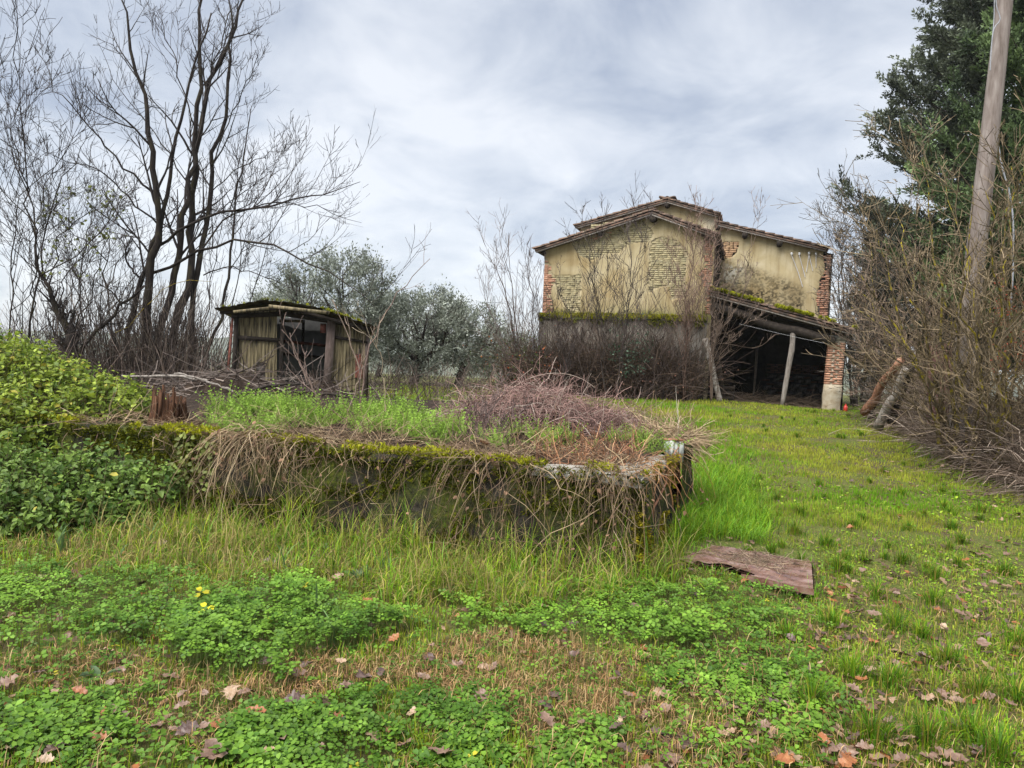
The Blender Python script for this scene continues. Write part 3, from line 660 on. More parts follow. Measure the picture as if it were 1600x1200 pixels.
# eave rafters on the right, seen from below
for t in np.arange(-.05, DW-.1, .55):
    V, Q = box(W(UR[0]-.2, t, UR[1]+.03), HU*.3+np.array([0, 0, -.3*abs((UM[1]-UR[1])/(UM[0]-UR[0]))]), HV*.035, (0, 0, .035)); mobj('rafter', V, Q, mat=M['old_wood'], parent=roof, smooth_=False)
# ---- rear block: main gable and the lower wing
T4 = DW+.05; TV = DW-.32
RL, RM, RR = H(899, 356, TV), H(1042, 315, TV), H(1122, 338, TV)
sRL, _ = H(907, 370, T4); sRR, _ = H(1120, 360, T4)
rear_wall = gable_wall('gable_wall', sRL, sRR, T4, T4+.4, Z0-.3, (RL, RM, RR), M['mortar'])
zr = lambda s: np.where(np.asarray(s) < RM[0], RL[1]+(RM[1]-RL[1])*(np.asarray(s)-RL[0])/(RM[0]-RL[0]), RM[1]+(RR[1]-RM[1])*(np.asarray(s)-RM[0])/(RR[0]-RM[0]))
zroofmin = min(zl(sL), zl(sR))-.3
sheet('plaster', sRL-.01, sRR+.01, T4-.002, zroofmin, lambda s: zr(s)-.004, lambda S_, Z: .022+.015*fbm(S_*2, Z*2, 3), M['plaster'], cell=.05, colf=lambda S_, Z: np.ones(S_.shape+(3,))*np.where(fbm(S_*1.6, Z*1.6+4, 4)[..., None] > .56, np.array([1.25, 1.3, 1.5]), np.array([.93, .92, .9])))
WLp, WR_ = H(1122, 351, TV), H(1292, 391.5, TV)
sW1, _ = H(1299, 440, T4)
zw = lambda s: WLp[1]+(WR_[1]-WLp[1])*(np.asarray(s)-WLp[0])/(WR_[0]-WLp[0])
quadbox('wall', sRL+.003, sRL+.4, T4+.403, T4+6.5, Z0-.3, 0, M['mortar'], zt=(zr(sRL), zr(sRL+.4))*2)
quadbox('wall', sRR-.4, sRR-.003, T4+.403, T4+6.5, zw(sRR)-.2, 0, M['mortar'], zt=(zr(sRR-.4), zr(sRR))*2)
quadbox('wall', sRL, sRR, T4+6.503, T4+6.9, Z0-.3, float(min(zr(sRL), zr(sRR)))-.02, M['mortar'])
rroof = empty('roof', WL[house.name], parent=house)
roof_slope(rroof, RL, RM, TV, T4+6.9); roof_slope(rroof, RR, RM, TV, T4+6.9); ridge_tiles(rroof, RM, TV, T4+6.5)
for (px, py, r) in ((1042, 320, .11), (974, 336, .08)):
    s, z = H(px, py, TV+.05); log('purlin', W(s, TV+.02, z), W(s, T4+1, z), r, M['old_wood'], rroof)
wroof = empty('roof', WL[house.name], parent=house)
roof_slope(wroof, WR_, WLp, TV+.02, T4+5.5)
for (px, py, r) in ((1121, 353, .10), (1164, 366, .10), (1218, 379, .11)):
    s, z = H(px, py, TV+.05); log('purlin', W(s, TV+.03, z-.02), W(s, T4+1, z-.02), r, M['old_wood'], wroof)
zLT = lambda s: H(1120, 450, DW)[1]+(H(1340, 520, DW)[1]-H(1120, 450, DW)[1])*(np.asarray(s)-H(1120, 450, DW)[0])/(H(1340, 520, DW)[0]-H(1120, 450, DW)[0])
LL, LR = H(1110, 461, -.3), H(1339, 523.5, -.3)
zlt = lambda s: LL[1]+(LR[1]-LL[1])*(np.asarray(s)-LL[0])/(LR[0]-LL[0])
# wing wall, with an arched doorway at its foot
dS0, _ = H(1148, 600, T4); dS1, _ = H(1194, 600, T4); _, dZ = H(1175, 545, T4)
wing_wall = empty('wing_wall', W(sRR, T4, Z0), parent=house)
WL[wing_wall.name] = W(sRR, T4, Z0)
def wing_core():
    cx, hw = (dS0+dS1)/2, (dS1-dS0)/2; arch = dZ-hw*.6
    keepf = lambda S_, Z: ~((np.abs(S_-cx) < hw) & (Z < arch+.6*np.sqrt(np.maximum(hw*hw-(S_-cx)**2, 0))))
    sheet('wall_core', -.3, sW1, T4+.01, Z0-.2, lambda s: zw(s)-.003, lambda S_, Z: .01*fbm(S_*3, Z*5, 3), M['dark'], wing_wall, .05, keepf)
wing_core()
quadbox('wall', sW1-.4, sW1-.004, T4+.02, T4+5, Z0-.3, 0, M['mortar'], zt=(zw(sW1-.4), zw(sW1))*2)
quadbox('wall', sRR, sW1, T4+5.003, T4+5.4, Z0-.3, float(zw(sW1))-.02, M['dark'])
quoinW = [H(x, y, T4) for x, y in [(1287, 388), (1303, 388), (1303, 505), (1283, 505), (1276, 470), (1282, 440), (1290, 425)]]
patchW = [H(x, y, T4) for x, y in [(1125, 384), (1135, 379), (1154, 379), (1152, 393), (1143, 402), (1128, 404)]]
wpatch = lambda S_, Z: np.minimum(polyd(S_, Z, quoinW), polyd(S_, Z, patchW))+wob(S_, Z)
def wing_col(S_, Z):
    c = np.ones(S_.shape+(3,))
    # black lichen stain band above the lean-to, ending short of the right corner
    k = smooth((zLT(S_)+1.35-Z+.5*(fbm(S_*1.4, Z*1.4, 4)-.5))/.6)*smooth((H(1262, 450, T4)[0]-S_+.35*(fbm(S_*2+4, Z*2, 3)-.5))/.3)
    sp = np.clip((fbm(S_*16, Z*19, 4)-.40)/.16, 0, 1)*np.clip(.45+1.5*(fbm(S_*1.2, Z*4.5, 3)-.3), .25, 1)
    k = (k*(.30+.70*sp))[..., None]; c = c*(1-k)+np.array([.10, .10, .11])*k
    k2 = np.exp(-(((S_-H(1140, 425, T4)[0])/.35)**2+((Z-H(1140, 425, T4)[1])/.45)**2))*smooth((fbm(S_*12, Z*12, 3)-.45)/.1); c = c*(1-k2[..., None]*.8)+np.array([1.1, 1.25, 1.7])*k2[..., None]*.8
    g = smooth((fbm(S_*.7+2, Z*.7, 4)-.48)/.14)[..., None]; c *= 1-g*np.array([.04, .08, .16])
    return c
sheet('plaster', sRR+.01, sW1+.012, T4-.002, Z0+2.0, lambda s: zw(s)-.006, lambda S_, Z: .03*smooth(wpatch(S_, Z)/.05)+.012*fbm(S_*1.5, Z*1.5, 3), M['plaster'], keep=lambda S_, Z: (wpatch(S_, Z) > 0) & (Z > zlt(S_)-.06), colf=wing_col, cell=.024)
brick_field(wing_wall, None, H(1276, 480, T4)[0]-.05, sW1-.0, H(1290, 500, T4)[1]-.3, zw(sW1)-.05, T4, 170, ins([quoinW]))
joined_bricks('brickwork', wing_wall, [patchW], T4-.004, colr=((1.15, .82, .80), (1.25, .95, .9)))
# rubble low on the lean-to's back wall, stone colour darkened to imitate shade
STN = []
for q in range(5):
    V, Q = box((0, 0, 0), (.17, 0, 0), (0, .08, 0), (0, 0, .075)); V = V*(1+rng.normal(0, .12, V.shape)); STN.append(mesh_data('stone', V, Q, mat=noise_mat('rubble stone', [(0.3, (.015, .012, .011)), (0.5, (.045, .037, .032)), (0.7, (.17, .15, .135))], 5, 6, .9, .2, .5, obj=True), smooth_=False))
SHADED = BRK[0].copy(); SHADED.materials[0] = M['shaded_brick']  # brick copy with the shade painted into its colour
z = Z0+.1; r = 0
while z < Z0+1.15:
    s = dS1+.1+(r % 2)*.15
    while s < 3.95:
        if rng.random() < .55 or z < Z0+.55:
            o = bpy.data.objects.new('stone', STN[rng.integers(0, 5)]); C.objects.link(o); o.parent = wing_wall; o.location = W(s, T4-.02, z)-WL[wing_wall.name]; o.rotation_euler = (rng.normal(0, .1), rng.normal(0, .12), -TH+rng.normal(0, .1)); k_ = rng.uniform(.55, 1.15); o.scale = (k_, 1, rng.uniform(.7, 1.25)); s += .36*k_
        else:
            place_brick(wing_wall, s-.05, T4-.03, z, 0).data = SHADED; s += .30
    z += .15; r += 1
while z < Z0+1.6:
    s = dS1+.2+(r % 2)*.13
    while s < 3.9: place_brick(wing_wall, s, T4-.03, z, 0).data = SHADED; s += .285+.02
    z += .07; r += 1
# insulators with cut cables
M['porcelain'] = noise_mat('white porcelain', [(0.3, (.62, .62, .6)), (0.7, (.78, .78, .77))], 20, 3, .35, .5, 0)
M['white_cable'] = noise_mat('white cable sheath', [(0.3, (.5, .5, .5)), (0.7, (.68, .68, .7))], 20, 3, .5, .4, 0)
for (px, py, ends) in ((1237, 398, ((1247, 425), (1254, 448))), (1249, 398, ((1253, 414), (1258, 433))), (1264, 397, ((1260, 425), (1270, 423))), (1275, 398, ((1275, 418),))):
    s, z = H(px, py, T4-.1); ib = empty('insulator', W(s, T4-.05, z), parent=house)
    pr = [(0, .012), (.02, .03), (.035, .038), (.05, .03), (.06, .034), (.08, .04), (.10, .03), (.115, .012)]
    pts = np.array([W(s, T4-.12, z-.03+q[0]) for q in pr]); V, Q, T = tubes(pts[None], np.array([[q[1]*1.15 for q in pr]]), 10, cap=True); mobj('insulator_body', V, Q, T, None, M['porcelain'], ib)
    log('bracket', W(s, T4-.02, z+.09), W(s, T4-.12, z+.09), .012, M['old_wood'], ib, 3, 6, 0)
    if len(ends) == 2 and ends[0][1] < ends[1][1]-5: path = [W(s, T4-.12, z-.03)]+[W(*(lambda h: (h[0], T4-.07, h[1]))(H(x, y, T4-.07))) for x, y in ends]; paths = [path]
    else: paths = [[W(s, T4-.12, z-.03), W(*(lambda h: (h[0], T4-.07, h[1]))(H(x, y, T4-.07)))] for x, y in ends]
    for pth in paths:
        pp = spline(np.array(pth), 8) if len(pth) > 2 else np.linspace(pth[0], pth[1], 6)
        V, Q, T = tubes(pp[None], np.full((1, len(pp)), .012), 5); mobj('cable', V, Q, None, None, M['white_cable'], ib)
# ---- lean-to
lean = empty('lean_to_roof', WL[house.name], parent=house)
A3, N3 = roof_slope(lean, LR, LL, -.32, DW-.02, thick=.08)
# moss along the verge
n = 2600; x = rng.random(n); keep = (fbm(x*11, x*0+2, 3) > .40); x = x[keep]; n = len(x); s_ = LR[0]+(LL[0]-LR[0])*x; t_ = -.36+np.abs(rng.normal(0, .2, n))
moss_tufts(W(s_, t_, zlt(s_)+.215+.05*(fbm(x*40, x*0+1, 2)-.4)), np.tile(N3*1.0+np.array([0, -.5, 0]), (n, 1)), rng.uniform(.03, .09, n), moss_cols(n, .8)*(.6+1.4*np.clip(fbm(x*17, t_*3+7, 3)-.1, 0, .7))[:, None], 'moss', lean, 16)
# main sloping beam, inner rafters, battens
b0, b1 = H(1112, 478, -.12), H(1305, 534, -.12)
log('beam', W(b0[0], -.10, b0[1]), W(b1[0], -.10, b1[1]), .15, M['old_wood'], lean, 8, 10, .03, .9)
for t in np.arange(.55, DW-.1, .6): log('rafter', W(LL[0]+.1, t, zlt(LL[0]+.1)-.08), W(LR[0]-.1, t, zlt(LR[0]-.1)-.08), .055, M['old_wood'], lean, 4, 6, .01)
log('purlin', W(LR[0]-.38, -.25, zlt(LR[0]-.38)-.06), W(LR[0]-.38, DW, zlt(LR[0]-.38)-.06), .075, M['old_wood'], lean)
log('purlin', W(2.0, -.25, zlt(2.0)-.06), W(2.0, DW, zlt(2.0)-.06), .08, M['old_wood'], lean)
# the posts that prop the beam
def post(pts, t, r, mat, name='prop_post', parent=house):
    pp = []
    for (x, y) in pts: s, z = H(x, y, t); pp.append(W(s, t, z))
    pp = spline(np.array(pp), 12); rr = r*np.linspace(1.1, .85, 12)*(1+rng.normal(0, .05, 12)); V, Q, T = tubes(pp[None], rr[None], 10, cap=True); return mobj(name, V, Q, T, None, mat, parent)
M['pale_wood'] = noise_mat('peeling pale timber', [(0.3, (.10, .08, .065)), (0.48, (.26, .22, .18)), (0.62, (.46, .43, .39))], 9, 7, .85, .2, .6, 30, (2, 2, .6))
post([(1239, 513), (1238, 540), (1235, 557), (1229, 592), (1222, 634)], -.12, .085, M['grey_wood'])
post([(1102, 529), (1110, 562), (1117, 595), (1126, 631)], -.75, .10, M['pale_wood'])
post([(1114, 538), (1121, 560), (1127, 590), (1131, 628)], .3, .06, M['old_wood'])
post([(1183, 540), (1181, 575), (1177, 622)], 1.3, .04, M['old_wood'])
post([(1094, 548), (1092, 585), (1089, 625)], -.35, .05, M['grey_wood'])
# wire strung across the opening
w0, w1 = H(1155, 506, -.3), H(1296, 538, -.25); pp = spline(np.array([W(w0[0], -.3, w0[1]), W((w0[0]+w1[0])/2, -.28, (w0[1]+w1[1])/2-.015), W(w1[0], -.25, w1[1])]), 10)
V, Q, T = tubes(pp[None], np.full((1, 10), .003), 5); mobj('wire', V, Q, None, None, M['white_cable'], house)
quadbox('wall', 3.95, 4.15, .55, DW-.003, Z0-.3, 0, M['dark'], zt=(zlt(3.95)-.05, zlt(4.15)-.05)*2)  # end wall added to keep light out of the lean-to
# floor litter inside the lean-to
n = 500; b = np.stack([rng.uniform(.3, 3.9, n), rng.uniform(.3, 3.6, n)], -1); base = W(b[:, 0], b[:, 1], terrain(W(b[:, 0], b[:, 1], 0)[:, 0], W(b[:, 0], b[:, 1], 0)[:, 1])+.02+.28*rng.random(n)*(b[:, 1] > 1))
pt, rr = grow(base, np.stack([rng.normal(size=n), rng.normal(size=n), rng.normal(0, .25, n)], -1), rng.uniform(.2, .9, n), .008, 5, .12, 0, .5); V, Q, T = tubes(pt, rr, 4)
o = mobj('dead_twigs', V, Q, None, np.tile(np.array([.14, .10, .07]), (len(V), 1)), M['twig'], house); o['kind'] = 'stuff'
# crate standing in the dark
s, z = H(1136, 615, .5)
cr = empty('crate', W(s, .5, terrain(*W(s, .5, 0)[:2])), 'small grey wooden crate standing just inside the lean-to by the slanted prop', 'crate')
for dz in (.07, .24, .41):
    for dt in (-.17, .17): V, Q = box(W(s, .5+dt, WL[cr.name][2]+dz), HU*.24, HV*.012, (0, 0, .06)); mobj('slat', V, Q, mat=M['old_wood'], parent=cr, smooth_=False)
for ds in (-.22, .22):
    for dt in (-.15, .15): V, Q = box(W(s+ds, .5+dt, WL[cr.name][2]+.26), HU*.02, HV*.02, (0, 0, .26)); mobj('corner_post', V, Q, mat=M['old_wood'], parent=cr, smooth_=False)
# ---- brick pillar
pb = PILLAR.copy(); s0, zb = H(1298.5, 643, 0); zb = float(terrain(PILLAR[0], PILLAR[1])); s1, zt_ = H(1309, 524, 0)
pillar = empty('brick_pillar', W(s0, .22, zb), parent=house)
lean_k = (s1-s0)/(zt_-zb); PW, PDp = .5, .46
ps = lambda z: s0+lean_k*(z-zb)
def pbox(name, za, zc, hw, hd, mat, n=1, jit=.008):
    V = np.concatenate([W(ps(zz)+np.array([-hw, hw, -hw, hw])+rng.normal(0, jit, 4), .22+np.array([-hd, -hd, hd, hd])+rng.normal(0, jit, 4), zz) for zz in np.linspace(za, zc, n+1)])
    Q = []
    for i in range(n): b = 4*i; Q += [(b, b+1, b+5, b+4), (b+1, b+3, b+7, b+5), (b+3, b+2, b+6, b+7), (b+2, b, b+4, b+6)]
    Q += [(0, 2, 3, 1), (4*n, 4*n+1, 4*n+3, 4*n+2)]
    return mobj(name, V, Q, mat=mat, parent=pillar, smooth_=False)
hh = zt_-zb
pbox('mortar_core', zb-.2, zt_-.17, PW/2-.02, PDp/2-.02, M['mortar'], 4, .002)
M['pillar_render'] = noise_mat('crumbling pillar render', [(0.3, (.25, .19, .12)), (0.5, (.37, .31, .22)), (0.7, (.46, .41, .32))], 5, 8, .92, .15, .5, 25)
pbox('render_coat', zb-.2, zb+hh*.34, PW/2+.012, PDp/2+.012, M['pillar_render'], 5, .012)
pbox('cap_block', zt_-.168, zt_+.0, PW/2+.005, PDp/2+.005, M['concrete'], 1, .012)
z = zb+hh*.355; r = 0
while z < zt_-.20:
    lay = [(-.115, 0), (.165, 1)] if r % 2 else [(-.18, 1), (.1, 0)]
    for (ds, k) in lay:
        o = place_brick(pillar, ps(z)+ds, .22-PDp/2+.062+rng.normal(0, .005), z, int(rng.integers(0, 3)*2+k))
    for (dt, k) in ([(.02, 0)] if r % 2 else [(.08, 0)]):
        for sg in (-1, 1): place_brick(pillar, ps(z)+sg*(PW/2-.062), .22+dt, z, int(rng.integers(0, 3)*2+k), side=True)
    z += .0735; r += 1
# small red thing at the pillar's foot
red = noise_mat('faded red plastic', [(0.3, (.42, .03, .02)), (0.7, (.55, .05, .035))], 10, 4, .45, .4, 0)
s, z = H(1321, 642, -.05); rb = empty('red_bottle', W(s, -.05, float(terrain(*W(s, -.05, 0)[:2]))), 'small red bottle standing at the foot of the brick pillar', 'bottle')
for nm, pr in (('bottle_body', [(0, .05), (.01, .06), (.14, .06), (.17, .045), (.19, .02)]), ('bottle_cap', [(.191, .024), (.225, .024), (.227, .002)])):
    pts = np.array([WL[rb.name]+np.array([0, 0, q[0]]) for q in pr]); V, Q, T = tubes(pts[None], np.array([[q[1] for q in pr]]), 10, cap=True); mobj(nm, V, Q, T, None, red, rb)
# ================================================================== shed
def shed():
    d = 15.0; th = math.radians(-13); u = np.array([math.cos(th), math.sin(th)*-1, 0]); v = np.array([math.sin(th), math.cos(th), 0])
    base = P(455, 620, d); n0 = v
    def hp(px, py, t=0):
        X = on_plane(px, py, base+v*t, n0); return X
    zg = float(terrain(base[0], base[1]))
    root = empty('shed', (base[0], base[1], zg), 'small collapsing shed of yellowed corrugated sheets under a sagging roof', 'shed')
    m_sheet = noise_mat('stained yellow corrugated sheet', [(0.35, (.022, .017, .011)), (0.44, (.10, .08, .044)), (0.54, (.215, .172, .092)), (0.68, (.30, .25, .145))], 4.2, 12, .7, .3, .3, 40, (5, 5, .5))
    m_in = noise_mat('pale dusty inner boarding', [(0.3, (.12, .12, .12)), (0.7, (.24, .24, .235))], 4, 6, .9, .2, .2)
    m_red = noise_mat('flaking red iron', [(0.35, (.06, .035, .028)), (0.55, (.24, .075, .05)), (0.7, (.30, .16, .12))], 8, 6, .7, .3, .4)
    m_pink = noise_mat('faded pinkish timber', [(0.3, (.08, .06, .05)), (0.6, (.17, .125, .105)), (0.75, (.27, .235, .215))], 8, 7, .85, .2, .5, 30, (3, 3, .6))
    def corr(name, q, wn=16, amp=.012, mat=m_sheet, thick=.006, hole=None, parent=root, rows=8):
        """corrugated sheet on a quad bl, br, tr, tl"""
        bl, br, tr, tl = (np.asarray(x, float) for x in q); nn = norm(np.cross(br-bl, tl-bl)); c = wn*6+1; uu = np.linspace(0, 1, c); vv = np.linspace(0, 1, rows)
        U, Vv = np.meshgrid(uu, vv); X = (bl*(1-U[..., None])+br*U[..., None])*(1-Vv[..., None])+(tl*(1-U[..., None])+tr*U[..., None])*Vv[..., None]
        X = X+nn*(amp*np.sin(U*wn*2*math.pi)+.02*(fbm(U*3, Vv*3+wn, 2)-.5))[..., None]; i = np.arange(rows-1)[:, None]*c+np.arange(c-1)[None, :]; Q = np.stack([i, i+1, i+c+1, i+c], -1).reshape(-1, 4)
        if hole is not None: kk = ~hole(U, Vv).ravel(); Q = Q[kk[Q].all(1)]
        V = np.concatenate([X.reshape(-1, 3), (X+nn*thick).reshape(-1, 3)]); return mobj(name, V, np.concatenate([Q, Q[:, ::-1]+rows*c]), mat=mat, parent=parent)
    # front: left panel, opening, post, right panel
    top = lambda px, t=0: hp(px, np.interp(px, [360, 430, 455, 520, 580], [488, 483, 486, 497, 509]), t)
    corr('wall_panel', (hp(364, 625), hp(432, 628), top(433), top(370)), 12, hole=lambda U, V_: ((U-.62)/.1)**2+((V_-.24)/.16)**2 < 1+.6*(fbm(U*20, V_*20, 2)-.5))
    V, Q = box((hp(398, 570)+hp(398, 570, .1))/2+v*.03, (hp(432, 570)-hp(364, 570))/2, v*.03, (0, 0, .3)); mobj('backing_board', V, Q, mat=M['grey_wood'], parent=root, smooth_=False)
    corr('wall_panel', (hp(516, 628), hp(572, 628), top(574), top(520)), 11)
    def bar(name, a, b, w, dpt, mat):
        a = np.asarray(a); b = np.asarray(b); ax = (b-a)/2; up = norm(np.cross(ax, v)); V, Q = box((a+b)/2, ax, v*dpt, up*w); V = V+rng.normal(0, .004, V.shape); return mobj(name, V, Q, mat=mat, parent=root, smooth_=False)
    f = -.05
    bar('iron_post', hp(354, 622, f), hp(364, 488, f), .025, .03, m_red)
    bar('post', hp(363, 622, f), hp(370, 488, f), .045, .03, M['old_wood'])
    bar('post', hp(437, 628, f), hp(442, 488, f), .04, .04, M['old_wood'])
    bar('post', hp(509, 630, f-.02), hp(518, 499, f-.02), .085, .04, m_pink)
    bar('post', hp(568, 622, .02), hp(576, 508, .02), .04, .04, m_pink)
    bar('rail', hp(366, 527, f+.01), hp(440, 532, f+.01), .042, .025, M['old_wood'])
    bar('rail', hp(519, 526, f+.01), hp(574, 535, f+.01), .03, .025, M['old_wood'])
    bar('rail', hp(440, 533, 1.6), hp(512, 540, 1.6), .03, .025, m_red)
    bar('rail', hp(440, 553, 1.6), hp(512, 559, 1.6), .025, .025, M['old_wood'])
    bar('header', hp(362, 494, f), hp(448, 490, f), .05, .04, M['old_wood']); bar('header', hp(448, 491, f), hp(580, 512, f), .05, .04, M['old_wood'])
    # back and sides
    D = 1.7
    V, Q = box((hp(365, 560, D)+hp(570, 560, D))/2, (hp(570, 560, D)-hp(365, 560, D))/2, v*.02, (0, 0, .95)); mobj('inner_board', V, Q, mat=m_in, parent=root, smooth_=False)
    for k, px in enumerate((400, 470, 520)):
        bar('stud', hp(px, 620, D-.05), hp(px+4, 500, D-.05), .03, .03, M['old_wood'])
    corr('wall_panel', (hp(364, 625), hp(364, 625)+v*D, top(368)+v*D, top(368)), 10); corr('wall_panel', (hp(574, 625), hp(574, 625)+v*D, top(576)+v*D, top(576)), 10)
    # red tin and small dark hole plate
    V, Q = box(hp(505, 513, .2), u*.06, v*.06, (0, 0, .10)); mobj('red_tin', V, Q, mat=m_red, parent=root)
    corr('rusty_plate', (hp(555, 590, -.02), hp(566, 592, -.02), hp(566, 552, -.02), hp(556, 553, -.02)), 2, mat=m_red)
    # roof: sagging overlapping sheets with mossy edges
    m_roof = noise_mat('mossy fibre roofing', [(0.3, (.035, .03, .024)), (0.5, (.12, .10, .06)), (0.64, (.24, .21, .10)), (0.75, (.20, .21, .05))], 4, 8, .9, .15, .5, 30)
    rp = [(338, 482), (372, 478), (415, 470), (452, 473), (500, 483), (545, 497), (586, 512)]
    for i in range(len(rp)-1):
        a = hp(rp[i][0]-3, rp[i][1], -.45); b = hp(rp[i+1][0]+3, rp[i+1][1], -.45); a2 = a+v*2.6+np.array([0, 0, -.10]); b2 = b+v*2.6+np.array([0, 0, -.10])
        off = np.array([0, 0, .012*(i % 2)+rng.normal(0, .008)]); corr('roof_sheet', (a+off, b+off, b2+off, a2+off), 3, .009, m_roof, .012)
    for t in (-.3, .5, 1.4):
        for (a, b) in (((345, 489), (452, 481)), ((452, 481), (584, 518))): bar('roof_batten', hp(*a, t), hp(*b, t), .03, .03, M['old_wood'])
    # rotten pale slats hanging from the ceiling
    for (a, b, t) in (((455, 488), (493, 494), .5), ((437, 501), (473, 502), .9), ((365, 487), (420, 481), -.48), ((420, 478), (515, 489), -.49)):
        bar('broken_slat', hp(*a, t), hp(*b, t), .03, .01, m_sheet)
    n = 260; x = rng.random(n); px = 345+240*x; pos = np.array([hp(p_, np.interp(p_, [r[0] for r in rp], [r[1] for r in rp])-1, -.44+rng.random()*.25) for p_ in px]); keep = (fbm(x*7, x*0+.7, 3) > .46) & ((x > .6) | (rng.random(n) < .25))
    moss_tufts(pos[keep]+np.array([0, 0, .02]), np.tile(np.array([0, -.3, 1.0]), (keep.sum(), 1)), rng.uniform(.02, .05, keep.sum()), moss_cols(keep.sum(), .35), 'moss', root, 8)
shed()
# ================================================================== bare trees
TW = lambda a, b=None: np.asarray(a)
def paint(n, c, var=.25): return np.asarray(c)[None]*rng.uniform(1-var, 1+var, (n, 1))
class Tree:
    """bare tree: traced stems as trunks, limbs as parts, twigs joined"""
    def __init__(s, name, loc, label, cat, group=None):
        s.root = empty(name, loc, label, cat, group); s.P = []; s.R = []; s.var = .65 if name == 'bare_shrub' else .3; s.k = {'olive_tree': 1, 'bare_shoot': .95, 'sapling': .75, 'bare_shrub': .75}.get(name, .52)
    def stem(s, pts, r0, r1, name='trunk', k=16, sides=9, jit=.012, mat=None):
        pp = spline(np.array(pts), k); L_ = np.linalg.norm(pp[-1]-pp[0]); r0 *= s.k; r1 *= s.k; pp[1:-1] += rng.normal(0, jit, (k-2, 3))*min(L_, 4)*.5
        t = np.linspace(0, 1, k); rr = r1+(r0-r1)*(1-t)**.85; rr = rr*(1+rng.normal(0, .04, k))
        V, Q, T = tubes(pp[None], rr[None], sides, cap=True); mobj(name, V, Q, T, None, mat or M['bark'], s.root); s.P.append(pp); s.R.append(rr); return pp
    def twigs(s, n1=10, n2=7, n3=4, len1=.30, ang=.8, up=.15, rmin=.005, col=(.034, .026, .023), tmin=.3, trop=.08, l2=.5, wig=.085, name='twigs', src=None, r1k=.5, sides=(4, 3, 3)):
        S = Soup(); idx = range(len(s.P)) if src is None else src; tips = []
        for i in idx:
            P0 = s.P[i][None]; R0 = s.R[i][None]
            b, d, L_, r = spawn(P0, R0, n1, tmin, 1.0, ang, len1, .5, r1k, up)
            L_ = np.clip(L_, .35, 1.9); r = np.clip(r, rmin*1.2, .05); Pt, R = grow(b, d, L_, r, 8, wig, trop, .3); V, Q, _ = tubes(Pt, R, sides[0]); S.add(V, Q, col=np.repeat(paint(len(Pt), col, s.var), 8*sides[0], 0)); tips.append(Pt)
            if n2:
                b, d, L_, r = spawn(Pt, R, n2, .2, 1.0, .75, l2, .5, .6, up*.6); r = np.maximum(r, rmin); P2, R2 = grow(b, d, L_, r, 6, wig, trop, .4); V, Q, _ = tubes(P2, np.maximum(R2, rmin*.6), sides[1]); S.add(V, Q, col=np.repeat(paint(len(P2), col, s.var), 6*sides[1], 0)); tips.append(P2)
                if n3:
                    b, d, L_, r = spawn(P2, R2, n3, .2, 1.0, .7, .5, .5, .7, up*.4); P3, R3 = grow(b, d, L_, np.maximum(r, rmin*.8), 4, wig, trop, .6); V, Q, _ = tubes(P3, np.maximum(R3, rmin*.6), sides[2]); S.add(V, Q, col=np.repeat(paint(len(P3), col, s.var), 4*sides[2], 0)); tips.append(P3)
        o = S.build(name, M['twig'], s.root); o['kind'] = 'stuff'; return tips
def pp3(pts, d, dd=0.0):
    """pixels to points: depth d, changing by dd along the line"""
    n = len(pts); return [P(x, y, d+dd*i/(n-1)) for i, (x, y) in enumerate(pts)]
def gz(X): return float(terrain(X[0], X[1]))
GT = 'bare trees behind the shed'
